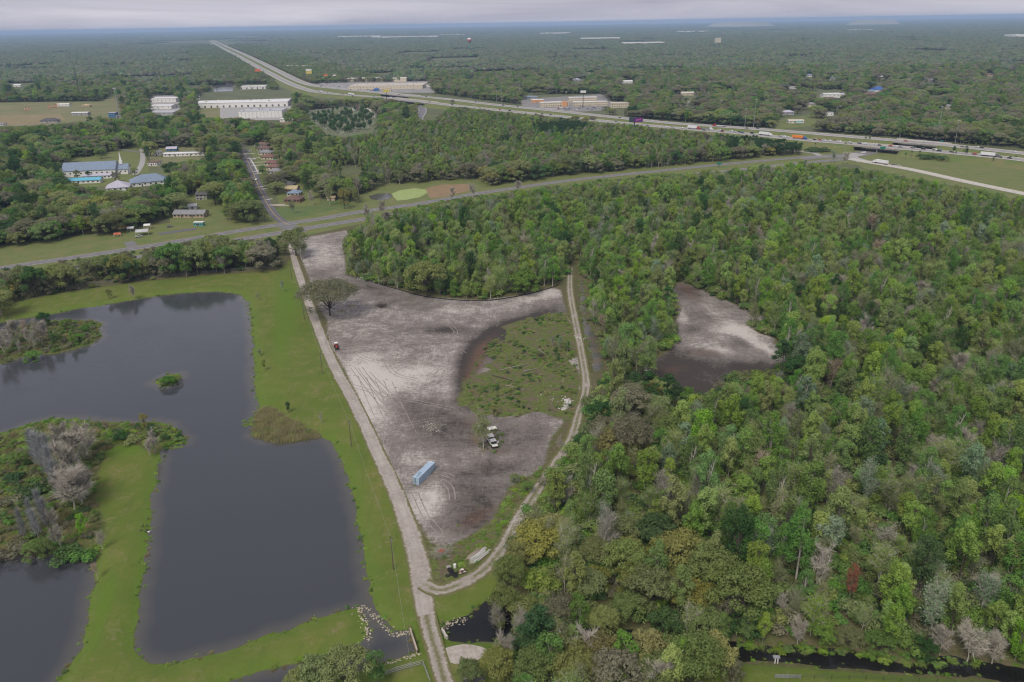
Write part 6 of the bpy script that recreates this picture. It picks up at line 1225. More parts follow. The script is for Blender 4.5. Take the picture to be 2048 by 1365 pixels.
# stones: rubble heaps, riprap
def rock_mesh(seed):
    import bmesh
    bm = bmesh.new(); bmesh.ops.create_icosphere(bm, subdivisions=1, radius=.5); rg = np.random.default_rng(seed)
    for v_ in bm.verts: v_.co *= rg.uniform(.7, 1.2)
    me = bpy.data.meshes.new('stone'); bm.to_mesh(me); bm.free(); return me
RIP = mat('riprap_stone', (.42, .37, .27), (.27, .24, .18), 1.5, .9, coord='Object', rand=.25); RUB = mat('rubble_white', (.55, .53, .5), (.36, .345, .325), 1.5, .9, coord='Object', rand=.2)
ROCKS = {k: [rock_mesh(i + 50 * (k == 'rub')) for i in range(5)] for k in ('rip', 'rub')}
for k, m in (('rip', RIP), ('rub', RUB)):
    for me in ROCKS[k]: me.materials.append(m)
def stones(name, label, cat, pts, kind, smin, smax, spread, heap=0.0, n=60, seed=1):
    rg = np.random.default_rng(seed); L = smooth([P(a, b)[:2] for a, b in pts], 6) if len(pts) > 1 else np.array([P(*pts[0])[:2]] * 2); c = L.mean(0); t = thing(name, label, cat, (c[0], c[1], 0))
    for i in range(n):
        q = L[rg.integers(0, len(L))] + rg.normal(size=2) * spread; s = rg.uniform(smin, smax); o = link('stone', ROCKS[kind][i % 5], t); z = max(ground_z(q[0], q[1]), WZ - .1)
        if heap: z += heap * math.exp(-((q - c) @ (q - c)) / (2 * spread ** 2)) * rg.random()
        o.location = (q[0] - c[0], q[1] - c[1], z + s * .12); o.scale = (s, s * rg.uniform(.7, 1.2), s * rg.uniform(.5, .8)); o.rotation_euler = (rg.uniform(-.4, .4), rg.uniform(-.4, .4), rg.uniform(0, 6))
stones('riprap_bank', 'pale riprap along the east side of the canal', 'riprap', [(728,1207),(745,1224),(760,1238),(786,1263)], 'rip', .3, .7, .55, n=75, seed=1); stones('riprap_bank', 'riprap at the head of the canal by the timber wall', 'riprap', [(786,1263),(803,1263),(820,1261)], 'rip', .3, .7, .5, n=34, seed=2); stones('riprap_bank', 'riprap below the fence on the south canal bank', 'riprap', [(832,1304),(805,1314),(775,1323)], 'rip', .3, .65, .45, n=52, seed=3); stones('riprap_bank', 'broad riprap on the west side of the canal', 'riprap', [(717,1215),(728,1233),(735,1255),(736,1276)], 'rip', .3, .7, .7, n=84, seed=4); stones('riprap_bank', 'riprap on the shaded pond right of the road', 'riprap', [(885,1248),(900,1243),(918,1238),(930,1231)], 'rip', .3, .7, .7, n=66, seed=5); stones('stone_ring', 'rough stone ring round a dark pit beside the road', 'stone ring', [(930,1362),(934,1350),(945,1344),(956,1348),(962,1358)], 'rip', .3, .65, .5, n=40, seed=6)
stones('rubble_heap', 'heap of white concrete rubble at the track bend', 'rubble', [(1131,800),(1138,806),(1134,814),(1128,818)], 'rub', .45, 1.15, .9, 1.3, n=95, seed=7); stones('rubble_bank', 'white rubble along the north-east edge of the lot', 'rubble', [(696,505),(700,520),(701,532),(706,545),(716,553),(735,560),(760,566)], 'rub', .35, 1.0, 1.2, .5, n=150, seed=8); stones('rubble_patch', 'white rubble strewn beside the curving track', 'rubble', [(1040,1028),(1032,1045),(1022,1062)], 'rub', .16, .45, 1.6, n=110, seed=9); stones('rubble_patch', 'broken white stone on the track near the ditch', 'rubble', [(1170,740),(1178,765),(1185,775)], 'rub', .16, .45, 1.2, n=70, seed=10); stones('rubble_patch', 'white stones in the track beside the ditch head', 'rubble', [(1158,675),(1163,678)], 'rub', .4, 1.0, 1.1, n=40, seed=11); stones('rubble_patch', 'pale rubble on the upper track', 'rubble', [(1138,580),(1142,600),(1145,615)], 'rub', .16, .45, .9, n=60, seed=12); stones('rubble_patch', 'scattered pale litter in the middle of the lot', 'rubble', [(858,852),(870,858),(868,865)], 'rub', .2, .5, 1.3, n=45, seed=13); stones('rubble_patch', 'pale rubble in the green hollow', 'rubble', [(1070,645),(1120,788),(1090,792)], 'rub', .3, .7, 2.5, n=40, seed=14); stones('rubble_patch', 'pale gravel spilling below the dark pines', 'rubble', [(1235,742),(1252,755)], 'rub', .4, .9, 2.2, n=60, seed=15)
# timber wall, headwall, fences
a, b_ = P(820, 1260), P(834, 1304); t = thing('retaining_wall', 'timber retaining wall closing the end of the canal', 'retaining wall', a, heading(a, b_)); l_ = float(np.linalg.norm(b_ - a))
for i in range(int(l_ / 1.2) + 1): MB().box((i * 1.2, .1, -.3), (.25, .25, 1.6)).build('post', WOOD, t)
for i in range(4): MB().box((l_ / 2, 0, -.85 + .36 * i), (l_, .1, .33)).build('plank', BOARD, t)
MB().box((l_ / 2, .05, .52), (l_ + .2, .4, .08)).build('cap', BOARD, t)
a, b_ = P(884, 1258), P(894, 1275); t = thing('headwall', 'broken concrete headwall on the roadside pond', 'headwall', a, heading(a, b_)); l_ = float(np.linalg.norm(b_ - a))
for i, (x, w, tl) in enumerate([(.2, .9, .1), (.5, 1.0, -.15), (.82, .8, .2)]): MB().box((l_ * x, 0, -.35), (l_ * .3, .5, 1.1), tl).build('slab', CONC, t)
def fence(name, label, px, step, h_, post_r, rails, m, mesh=None, z=None):
    L = dense(smooth([P(a, b)[:2] for a, b in px], 6), step); c = L[0]; t = thing(name, label, 'fence', (c[0], c[1], 0)); zz = [ground_z(*q) for q in L]; pm = MB().tube([(0, 0, -.3), (0, 0, h_)], post_r, 5).mesh('post', m)
    for q, z_ in zip(L, zz): o = link('post', pm, t); o.location = (q[0] - c[0], q[1] - c[1], z_)
    for r in rails: MB().tube([(q[0] - c[0], q[1] - c[1], z_ + r) for q, z_ in zip(L, zz)], .025 if post_r < .06 else .04, 4).build('rail', m, t)
    if mesh:
        vs = []; 
        for q, z_ in zip(L, zz): vs += [(q[0] - c[0], q[1] - c[1], z_ + .05), (q[0] - c[0], q[1] - c[1], z_ + mesh[1])]
        MB().add(vs, [(2 * i, 2 * i + 2, 2 * i + 3, 2 * i + 1) for i in range(len(L) - 1)]).build(mesh[2], mesh[0], t)
    return t
def netting(name, c, open_):
    m, n, l, b = new_mat(name); b.inputs['Base Color'].default_value = rgb(c); tr = n.new('ShaderNodeBsdfTransparent'); ms = n.new('ShaderNodeMixShader'); ms.inputs[0].default_value = open_; l.new(b.outputs[0], ms.inputs[1]); l.new(tr.outputs[0], ms.inputs[2]); l.new(ms.outputs[0], n['Material Output'].inputs[0]); return m
NET = netting('chain_link', (.22, .22, .22), .72); SILT = mat('silt_fabric', (.025, .025, .028), None, 2, .8)
fence('chain_link_fence', 'long chain-link fence between the lake lawn and the oaks', [(-60,608),(0,598),(100,582),(200,568),(300,557),(400,548),(480,541),(560,535)], 4.0, 1.7, .05, [1.68], STEEL, (NET, 1.65, 'wire_mesh')); fence('silt_fence', 'low black silt fence along the woods edge of the lot', [(740,564),(800,581),(860,596),(960,603),(1040,593),(1105,576),(1118,570)], 2.6, .95, .04, [], WOOD, (SILT, .6, 'fabric')); fence('pipe_fence', 'grey pipe fence at the foot of the dirt road', [(770,1352),(808,1340),(846,1330)], 3.0, 1.5, .06, [.5, 1.0, 1.45], GALV, (NET, 1.4, 'wire_mesh')); fence('pipe_fence', 'short return of the pipe fence towards the camera', [(846,1330),(853,1348),(862,1372)], 2.2, 1.5, .06, [.5, 1.0, 1.45], GALV); fence('wire_fence', 'thin wire fence along the grassy creek levee', [(1560,1356),(1700,1359),(1800,1362),(2048,1378)], 4.0, 1.3, .05, [.5, .9, 1.25], STEEL)
p = P(1575, 1358); t = thing('stock_panel', 'white slatted cattle panel by the creek fence', 'panel', p, -.05)
for i in range(4): MB().box((0, 0, .3 + .3 * i), (6.0, .06, .12)).build('rail', GALV, t)
for x in (-3, 0, 3): MB().box((x, 0, .7), (.1, .1, 1.5)).build('post', GALV, t)
p = P(1553, 1322); t = thing('outfall_pipe', 'white forked outfall pipe at the creek edge', 'pipe', p)
for s in (-1, 1): MB().tube([(s * .35, 0, -1.2), (s * .3, 0, .9)], .15, 8).build('pipe', TRIM, t)
MB().box((0, .3, .9), (1.6, 1.0, .12)).build('platform', GALV, t)
# utility poles with wires
POLES = [(787,1140,11.5),(703,893,11),(645,748,10.5),(609,640,10),(584,560,10)]; tops = []
where = ['nearest the road fork', 'beside the lake spit', 'below the tractor', 'left of the big oak', 'farthest along the dirt road']
for (x, y, h_), wh_ in zip(POLES, where):
    p = P(x, y); t = thing('utility_pole', 'slim wooden utility pole on the lawn, ' + wh_, 'utility pole', p, .6); MB().tube([(0, 0, -.5), (0, 0, h_)], [.17, .11], 7).build('shaft', WOOD, t); MB().box((0, 0, h_ - .6), (1.8, .1, .12)).build('crossarm', WOOD, t); MB().tube([(.25, .1, h_ - 2.2), (.25, .1, h_ - 1.4)], .18, 8).build('transformer', GALV, t); tops.append(np.array([p[0], p[1], h_ - .5]))
    for s in (-.8, 0, .8): MB().tube([(s, 0, h_ - .55), (s, 0, h_ - .35)], .05, 5).build('insulator', TRIM, t)
e0 = P(830, 1420); tops.insert(0, np.array([e0[0], e0[1], 11.0])); where.insert(0, 'running off towards the camera')
for i in range(len(tops) - 1):
    a, b_ = tops[i], tops[i + 1]; pts = [a + (b_ - a) * s - np.array([0, 0, 4 * .9 * s * (1 - s)]) for s in np.linspace(0, 1, 12)]; o = MB().tube(pts, .022, 4).build('power_line', mat('wire_grey', (.3, .3, .3), None, 1, .5)); tag(o, 'thin power line span over the lawn to the pole ' + where[i + 1] if i else 'thin power line span leaving the pole nearest the road fork', 'power line')
# geese on the point
GOOSE = mat('goose_dark', (.05, .04, .035), (.12, .1, .085), 5, .9, coord='Object'); GW = mat('goose_white', (.75, .75, .73), None, 5, .8, coord='Object')
def goose(m):
    mb = MB(); mb.sphere((0, 0, .42), (.42, .2, .2), 10, 6); mb.tube([(.3, 0, .5), (.42, 0, .72), (.46, 0, .92)], [.09, .06, .055], 6); mb.sphere((.5, 0, .95), (.1, .065, .07), 8, 5); mb.tube([(.57, 0, .94), (.68, 0, .92)], [.035, .01], 5); mb.tube([(-.35, 0, .45), (-.62, 0, .48)], [.1, .02], 5); mb.tube([(.02, .09, .26), (.02, .09, 0)], .025, 4); mb.tube([(.02, -.09, .26), (.02, -.09, 0)], .025, 4); return mb.mesh('goose', m, True)
gd, gw_ = goose(GOOSE), goose(GW)
for k, (x, y, lab) in enumerate([(282,1060,'leftmost of the small flock'),(285,1052,'upper left in the small flock'),(293,1050,'highest of the small flock near the water'),(293,1057,'in the middle of the small flock'),(292,1061,'beside the white bird'),(295,1036,'standing apart above the flock')]): o = link('goose', gd); o.location = P(x, y); o.rotation_euler = (0, 0, k * 1.1); o.location.z = ground_z(o.location.x, o.location.y); tag(o, 'dark goose on the grassy point, ' + lab, 'goose', 'geese on the grassy point')
o = link('egret', gw_); o.location = P(297, 1062); o.location.z = ground_z(o.location.x, o.location.y); tag(o, 'single white bird at the water edge beside dark geese', 'bird')
p = P(945, 1356); pit = MB().tube([(0, 0, .02), (0, 0, .03)], [3.0, 3.0], 14).build('pit_water', WATER); pit.location = p; tag(pit, kind='structure')
p = P(928, 1309); vs = [(p[0] + 5.5 * math.cos(a) * (1 + .15 * math.sin(3 * a)), p[1] + 3.4 * math.sin(a), .03) for a in np.linspace(0, 6.283, 24)[:-1]]; tag(MB().add(vs, [tuple(range(23))]).build('gravel_patch', mat('gravel_pale', (.42, .37, .34), (.3, .27, .22), .8, .95)), kind='structure')

# ---------------------------------------------------------------- vehicles
CARC = dict(white=(.72, .72, .72), silver=(.4, .41, .42), black=(.018, .018, .02), red=(.42, .03, .03), blue=(.04, .1, .32), grey=(.14, .14, .15), teal=(.05, .3, .32), yellow=(.75, .48, .03), green=(.03, .3, .2), orange=(.75, .22, .03))
CM = {k: mat('paint_' + k, v, tuple(q * .92 for q in v), 1, .3, spec=.5, coord='Object') for k, v in CARC.items()}
WHL = MB().tube([(0, -.11, 0), (0, .11, 0)], .34, 10).mesh('wheel', BLACK)
def car_meshes(c, shape):
    if shape == 'pickup': pr = [(-2.7, .45), (2.6, .45), (2.65, .85), (1.5, 1.05), (.9, 1.75), (-.4, 1.78), (-.6, 1.1), (-2.7, 1.08)]; gl = [(-.45, 1.15), (1.3, 1.12), (.85, 1.68), (-.4, 1.7)]
    elif shape == 'van': pr = [(-2.4, .4), (2.4, .4), (2.45, .9), (1.9, 1.15), (1.2, 1.95), (-2.35, 1.98)]; gl = [(-2.0, 1.25), (1.65, 1.22), (1.15, 1.82), (-2.0, 1.85)]
    else: pr = [(-2.25, .4), (2.25, .4), (2.3, .75), (1.2, .95), (.4, 1.42), (-1.1, 1.44), (-1.8, 1.0), (-2.3, .92)]; gl = [(-1.6, .99), (1.05, .96), (.35, 1.37), (-1.05, 1.38)]
    return MB().prism(pr, -.88, .88, 'y').mesh('body', CM[c]), MB().prism(gl, -.895, .895, 'y').mesh('windows', GLASS)
CMESH = {}
def car(name, label, loc, rz, c='white', shape='car', group=None, z=0.0):
    k = (c, shape)
    if k not in CMESH: CMESH[k] = car_meshes(c, shape)
    t = thing(name, label, name.split('_')[-1], (loc[0], loc[1], z), rz, group); link('body', CMESH[k][0], t); link('windows', CMESH[k][1], t); L = 1.55 if shape == 'pickup' else 1.4
    for x in (-L, L):
        for y in (-.8, .8): o = link('wheel', WHL, t); o.location = (x, y, .34)
    return t
def semi(label, loc, rz, cab, box, z=0.0, box_m=None, flat=False):
    t = thing('semi_truck', label, 'truck', (loc[0], loc[1], z), rz)
    MB().prism([(4.0, .6), (8.6, .6), (8.6, 1.7), (7.0, 2.0), (6.4, 3.1), (4.2, 3.4)], -1.2, 1.2, 'y').build('cab', CM[cab], t); MB().prism([(6.3, 2.1), (6.95, 2.08), (6.45, 2.95), (6.2, 2.95)], -1.22, 1.22, 'y').build('windscreen', GLASS, t)
    if not flat: MB().box((-3.6, 0, 2.65), (14.2, 2.55, 2.8)).build('trailer', CM[box], t)
    else: MB().box((-3.6, 0, 1.3), (14.2, 2.5, .3)).build('trailer', CM[box], t)
    MB().box((0, 0, .95), (16, 1.0, .35)).build('chassis', STEEL, t)
    for x in (-9.5, -8.2, 3.4, 4.6, 7.6):
        for y in (-1.05, 1.05): o = link('wheel', WHL, t); o.location = (x, y, .5); o.scale = (1.5, 1.6, 1.5)
    return t
def on_line(L, pxx, off, rev=False):
    """point beside a highway line at photograph column pxx"""
    q = hw_px(L); i = int(np.argmin(np.abs(q - pxx))); d, nr = frame_of(L); p = L[i] + nr[i] * off; return p, math.atan2(d[i, 1], d[i, 0]) + (math.pi if rev else 0)
for pxx, off, cab, box, lab, fl in [(1388,4,'red','white','white box trailer with red cab near the pine strip',0),(1530,2,'white','white','long white semi-trailer truck on the near highway',0),(1600,3,'blue','orange','orange trailer pulled by blue cab on the highway',0),(1990,-2,'grey','white','white semi-trailer behind roadside palms',0),(1412,6,'white','grey','white cab with flat trailer beside the red-cab truck',1),(700,3,'white','white','white truck on the interstate bend',0),(640,2,'white','silver','pale truck farther round the interstate bend',0)]: p, r = on_line(HSd, pxx, off); semi(lab, p, r, cab, box, HZ + .06, flat=bool(fl))
p, r = on_line(HNd, 1440, -3, True); semi('red-cab truck with low white trailer on far carriageway', p, r, 'red', 'white', HZ + .06, flat=True)
d_ = frame_of(RAMP); i = int(np.argmin(np.abs(proj(np.c_[RAMP, 0 * RAMP[:, 0]])[:, 0] - 1757))); semi('white semi-trailer turning off the exit ramp', RAMP[i] + d_[1][i] * 2, math.atan2(*d_[0][i][::-1]) + math.pi, 'white', 'white', .16)
rg = np.random.default_rng(77); CARS = []
def put(L, pxx, off, rev, c, shape): p, r = on_line(L, pxx, off, rev); CARS.append((p, r, c, shape, HZ + .06))
for pxx, off, c, s in [(1302,-5,'grey','car'),(1325,4,'red','car'),(1333,-4,'white','van'),(1345,5,'silver','car'),(1362,0,'white','car'),(1408,-2,'black','car'),(1430,6,'white','van'),(1438,3,'black','pickup'),(1452,-6,'red','car'),(1462,6,'white','van'),(1470,4,'silver','car'),(1478,6,'black','car'),(1485,3,'blue','car'),(1497,6,'black','van'),(1512,5,'white','pickup'),(1556,6,'silver','car'),(1565,5,'white','van'),(1573,4,'white','car'),(1622,6,'white','car'),(1630,5,'black','car'),(1640,6,'red','car'),(1648,4,'white','van'),(1655,6,'white','car'),(1675,5,'white','van'),(1697,6,'white','car'),(1712,5,'black','car'),(1725,6,'grey','car'),(1731,4,'white','van'),(1745,6,'white','pickup'),(1757,2,'black','car'),(1773,4,'red','pickup'),(1793,5,'white','car'),(1797,2,'silver','van'),(1820,6,'grey','car'),(1838,5,'black','van'),(1860,6,'white','van'),(1872,3,'blue','pickup'),(1880,1,'black','car'),(1900,4,'grey','car'),(1948,0,'red','car'),(1952,4,'red','car'),(1975,1,'red','car'),(2020,-3,'black','car'),(1230,4,'grey','car'),(1205,2,'white','car'),(1180,-4,'white','car'),(1100,4,'black','car'),(1085,2,'black','car'),(1018,0,'black','van'),(995,4,'red','car'),(960,-2,'grey','car'),(900,3,'black','car'),(858,2,'black','car'),(826,-4,'white','car'),(780,2,'white','van'),(745,4,'grey','car'),(720,-2,'white','car'),(685,2,'black','car'),(670,5,'white','car'),(655,1,'grey','car')]: put(HSd, pxx, off, False, c, s)
for pxx, off, c, s in [(1245,-4,'black','car'),(1300,2,'white','car'),(1495,-4,'black','car'),(1515,4,'black','car'),(1642,0,'white','car'),(1845,3,'white','car'),(1818,-5,'red','pickup'),(1925,-4,'grey','car'),(1950,5,'white','car'),(1962,3,'black','car'),(2030,0,'white','car'),(1035,2,'grey','car'),(1008,-2,'grey','van'),(950,3,'black','car'),(890,0,'white','car'),(850,2,'black','car'),(800,-3,'grey','car'),(770,2,'white','car'),(735,0,'white','van'),(700,3,'black','car'),(665,-2,'white','car'),(640,2,'black','car'),(615,0,'white','car'),(590,3,'black','car'),(570,-2,'white','car')]: put(HNd, pxx, off, True, c, s)
for x, y, c, s, r in [(1727,307,'white','van',2.6),(1786,331,'grey','car',2.8),(1797,333,'silver','car',2.8),(1883,284,'teal','pickup',.1),(2003,284,'red','car',.3),(2004,289,'yellow','van',.3),(2015,276,'black','car',.4),(1239,362,'black','car',.3),(432,336,'yellow','van',1.4),(446,336,'white','van',1.4),(366,336,'black','car',1.4),(370,337,'red','car',1.4),(278,475,'silver','pickup',.35),(368,418,'green','car',.2),(500,304,'white','van',.3),(508,320,'white','car',.2),(523,344,'black','van',.3),(514,361,'white','car',1.2),(533,374,'white','car',1.2),(340,455,'grey','car',.3),(1355,258,'white','car',0),(1010,214,'grey','car',0)]:
    if s: CARS.append((P(x, y)[:2], r, c, s, .13))
for k in range(70):       # car lots at the plaza and motel
    if k < 52: x, y = rg.uniform(640, 760), rg.uniform(169, 183)
    else: x, y = rg.uniform(1060, 1200), rg.uniform(214, 222)
    CARS.append((P(x, y)[:2], rg.integers(0, 2) * 1.5 + .2, ['white', 'silver', 'black', 'white', 'grey', 'red', 'blue'][int(rg.integers(0, 7))], ['car', 'van', 'pickup'][int(rg.integers(0, 3))], .15))
# ---- labels that single out one of many: rank by nearness (in the view) to a findable landmark
ORD = ['nearest to', 'second nearest to', 'third nearest to', 'fourth nearest to', 'fifth nearest to', 'sixth nearest to', 'seventh nearest to', 'eighth nearest to', 'ninth nearest to', 'tenth nearest to', 'eleventh nearest to', 'twelfth nearest to']
def ranked(items, marks):
    """items: (px, py, description) -> (label, ambiguous?)"""
    M = np.array([m[:2] for m in marks], float); Q = np.array([i[:2] for i in items], float); out = []; by = {}
    for k, i in enumerate(items): by.setdefault(i[2], []).append(k)
    D = np.hypot(Q[:, None, 0] - M[None, :, 0], Q[:, None, 1] - M[None, :, 1]); rank = np.zeros(D.shape, int)
    for ks in by.values(): rank[ks] = np.argsort(np.argsort(D[ks], 0), 0)
    for k, i in enumerate(items):
        j = int(np.argmin(rank[k] * 1000 + D[k])); r = rank[k, j]
        out.append((i[2] + ', ' + ORD[r] + ' ' + marks[j][2], False) if r < 12 else (i[2] + ' ' + marks[int(np.argmin(D[k]))][3], True))
    return out
HMARK = [(1268,250,'the purple billboard','on the highway'),(1388,258,'the red-cab truck','on the highway'),(1530,266,'the long white truck','on the highway'),(1600,272,'the orange trailer','on the highway'),(1765,298,'the near overpass','on the interchange'),(1870,285,'the tall light masts','on the interchange'),(1990,309,'the white truck behind palms','on the interchange'),(1130,215,'the motel','by the motel'),(840,205,'the curving street underpass','on the highway'),(700,180,'the plaza car lots','on the plaza car lots'),(560,150,'the interstate bend','on the interstate'),(440,335,'the parked buses','in the neighbourhood'),(520,330,'the red-roofed street houses','in the neighbourhood'),(285,468,'the white carport','by the carport')]
kindw = dict(car='car', van='van', pickup='pickup')
it = [(*proj([c[0][0], c[0][1], c[4]])[0], c[2] + ' ' + kindw[c[3]]) for c in CARS]
for c, (lab, amb) in zip(CARS, ranked(it, HMARK)): car({'car': 'car', 'van': 'van', 'pickup': 'pickup_truck'}[c[3]], lab, c[0], c[1], c[2], c[3], 'road vehicles', c[4])
SMARK = [(939,85,'the ball water tower','in the far suburb'),(1435,85,'the pale tower block','in the far suburb'),(1660,190,'the arched white church','in the far suburb'),(1755,180,'the deep blue hall','in the far suburb'),(1980,112,'the red school','in the far suburb'),(1130,205,'the motel','in the far suburb'),(1890,250,'the tall light masts','beyond the interchange'),(155,170,'the lattice tower','beyond the festival field'),(250,145,'the green crop field','beyond the crop field'),(400,170,'the pond behind the warehouse','in the left suburb'),(185,340,'the long church','near the church'),(390,420,'the garden shed','in the neighbourhood'),(60,250,'the dry field','near the dry field'),(1500,210,'the paired light masts','behind the highway')]
for h_, (lab, amb) in zip(SUBURB, ranked(SUBURB, SMARK)): bld('house', lab, h_[0], h_[1], h_[6] / mpp(h_[0], h_[1]), 12, 4.5, 3.0, h_[7], h_[5], h_[3], h_[4], 3, 1, group='houses in the suburbs')
# carport, tents
def carport(px, py, rz, m, label, w=7, l=8, h_=3.0, name='carport'):
    t = thing(name, label, 'carport' if name == 'carport' else 'canopy', P(px, py), rz); MB().prism([(-w / 2 * math.cos(a), h_ + 1.2 * math.sin(a)) for a in np.linspace(0, math.pi, 8)] + [(w / 2 * math.cos(math.pi - a) * .98, h_ + 1.2 * math.sin(a) - .1) for a in np.linspace(math.pi, 0, 8)], -l / 2, l / 2).build('roof', m, t)
    for x in (-l / 2, 0, l / 2):
        for y in (-w / 2, w / 2): MB().tube([(x, y, 0), (x, y, h_)], .06, 5).build('leg', TRIM, t)
carport(286, 470, .3, RM_['steel'], 'white arched carport beside the road verge', 8, 9); carport(263, 463, .2, RM_['white'], 'small white canopy left of the arched carport', 4.5, 5, 2.6, 'canopy'); carport(296, 458, .2, RM_['white'], 'small white canopy behind the arched carport', 4, 5, 2.8, 'canopy'); carport(248, 461, .2, RED, 'red canopy at the left of the carports', 5, 6, 2.4, 'canopy'); carport(236, 473, .2, RED, 'low red stall canopy under the oaks', 3, 5, 1.6, 'canopy'); carport(1597, 249, .1, WM['teal'], 'green awning behind the interstate', 5, 9, 3, 'canopy'); carport(548, 326, .1, WM['teal'], 'green tarp canopy beside the red roofs', 3, 5, 2.4, 'canopy')
# billboards, masts, towers, signals
PUR = mat('sign_purple', (.13, .03, .2), (.09, .02, .16), .3, .5, coord='Object'); PINK = mat('sign_pink', (.62, .12, .36), None, .5, .5, coord='Object'); SIGNB = mat('sign_back', (.04, .06, .075), None, .5, .6, coord='Object'); SIGNG = mat('sign_green', (.02, .2, .12), None, 1, .5, coord='Object'); YEL = mat('sign_yellow', (.6, .47, .1), None, .5, .5, coord='Object'); ORG = mat('sign_orange', (.7, .17, .07), None, .5, .5, coord='Object')
p = P(1268, 263); t = thing('billboard', 'purple V-shaped billboard on a dark steel column', 'billboard', p, 0); MB().tube([(0, 0, 0), (0, 0, 13)], .8, 10).build('column', STEEL, t); fa = MB().box((5.5, 0, 15.5), (13.5, .5, 6), .28).build('face', PUR, t); MB().box((-3.6, .8, 15.5), (8, .5, 6), -.5).build('rear_face', SIGNB, t)
MB().box((3.2, -.95, 15.2), (1.3, .2, 2.6), .28).box((4.5, -.6, 15.5), (1.6, .2, 1.1), .28).box((6.4, -.05, 15.9), (1.2, .2, 2.2), .28).box((8.0, .42, 16.3), (1.6, .2, .9), .28).box((9.2, .78, 16.8), (.9, .2, 1.8), .28).build('print', PINK, fa)
for x, y, h_, w, m, lab in [(620,166,24,16,YEL,'yellow and white billboard by the car lots'),(653,168,20,10,ORG,'small orange sign right of the yellow billboard'),(517,154,16,18,ORG,'long orange billboard beside the interstate'),(1166,216,26,10,RM_['white'],'white square sign on tall pole at the motel'),(774,208,22,12,YEL,'yellow sign on dark pole above the overpass'),(1765,300,0,6,SIGNG,'green gantry sign on the near overpass edge'),(1438,334,2.5,5,SIGNG,'green road sign on the divided road verge'),(575,146,6,12,SIGNG,'green interstate sign at the bend'),(670,166,18,8,RM_['white'],'small white sign over the car lots')]:
    p = P(x, y, HZ if h_ == 0 else 0); t = thing('road_sign' if m is SIGNG else 'billboard', lab, 'sign' if m is SIGNG else 'billboard', (p[0], p[1], HZ if h_ == 0 else 0)); hh = h_ or 1.2; MB().tube([(0, 0, 0), (0, 0, hh)], .3 if h_ < 5 else .6, 6).build('post', STEEL, t); MB().box((0, -.3, hh + w * .2), (w, .4, w * .42)).build('panel', m, t)
    if m is YEL and x == 620: MB().box((0, -.3, hh + w * .62), (w, .4, w * .3)).build('panel', TRIM, t)
for x, y, yt, lab in [(1873,282,218,'left of the two tall masts near the ramp loop'),(1910,287,244,'right of the two tall masts near the ramp loop'),(1489,258,219,'left of the mast pair above the white trucks'),(1507,256,203,'right taller mast of the pair above the white trucks'),(862,204,176,'beside the curving street underpass'),(1004,209,169,'taller mast of the pair right of the underpass'),(994,214,184,'shorter mast of the pair right of the underpass'),(1039,198,165,'behind the highway left of the motel'),(949,247,212,'rising from the woods below the highway'),(1247,240,215,'just left of the purple billboard'),(1132,204,186,'behind the motel roofs'),(828,192,164,'behind the plaza shops'),(2021,276,262,'short mast at the ramp loop')]:
    p = P(x, y); h_ = (y - yt) * mpp(x, y) * 1.03; t = thing('light_mast', 'high-mast highway light, ' + lab, 'light mast', p); MB().tube([(0, 0, 0), (0, 0, h_)], [.42, .2], 7).build('mast', GALV, t); MB().tube([(0, 0, h_ - .4), (0, 0, h_ - .1)], 1.1, 10).build('ring', GALV, t)
    for k in range(6): MB().box((1.3 * math.cos(k * 1.047), 1.3 * math.sin(k * 1.047), h_ - .45), (.8, .55, .35), k * 1.047).build('lamp', TRIM, t)
p = P(240, 239); h_ = 60 * mpp(240, 239); t = thing('cell_tower', 'tall pale cell monopole beside the blue office', 'cell tower', p); MB().tube([(0, 0, 0), (0, 0, h_)], [.9, .45], 8).build('mast', GALV, t)
for k in range(9): MB().box((2.0 * math.cos(k * .698), 2.0 * math.sin(k * .698), h_ - 1), (.5, .4, 2.4), k * .698).build('antenna', TRIM, t)
MB().tube([(0, 0, h_ - 1.6), (0, 0, h_ - 1.2)], 2.2, 10).build('platform', GALV, t)
p = P(162, 203); h_ = 62 * mpp(162, 203); t = thing('lattice_tower', 'dark lattice radio tower beyond the festival field', 'radio tower', p); c3 = [(1.6 * math.cos(a), 1.6 * math.sin(a)) for a in (0, 2.1, 4.2)]
for x, y in c3: MB().tube([(x, y, 0), (x * .6, y * .6, h_)], .22, 5).build('leg', STEEL, t)
for k in range(22):
    z0, z1 = h_ * k / 22, h_ * (k + 1) / 22
    for i in range(3): (x0, y0), (x1, y1) = c3[i], c3[(i + 1) % 3]; f0, f1 = 1 - .4 * k / 22, 1 - .4 * (k + 1) / 22; MB().tube([(x0 * f0, y0 * f0, z0), (x1 * f1, y1 * f1, z1)], .1, 4).build('brace', STEEL, t)
for x, y, l_, lab in [(1690,306,-14,'left traffic signal arm at the cross street'),(1752,308,-12,'traffic signal arm before the near overpass'),(1684,318,10,'traffic signal arm on the near corner')]:
    t = thing('traffic_signal', 'grey ' + lab, 'traffic signal', P(x, y)); MB().tube([(0, 0, 0), (0, 0, 7)], .2, 6).build('pole', GALV, t); MB().tube([(0, 0, 6.6), (l_, 0, 7.2)], .12, 5).build('arm', GALV, t)
    for k in (.5, .75, .95): MB().box((l_ * k, 0, 6.5), (.4, .35, 1.1)).build('signal_head', YEL, t)
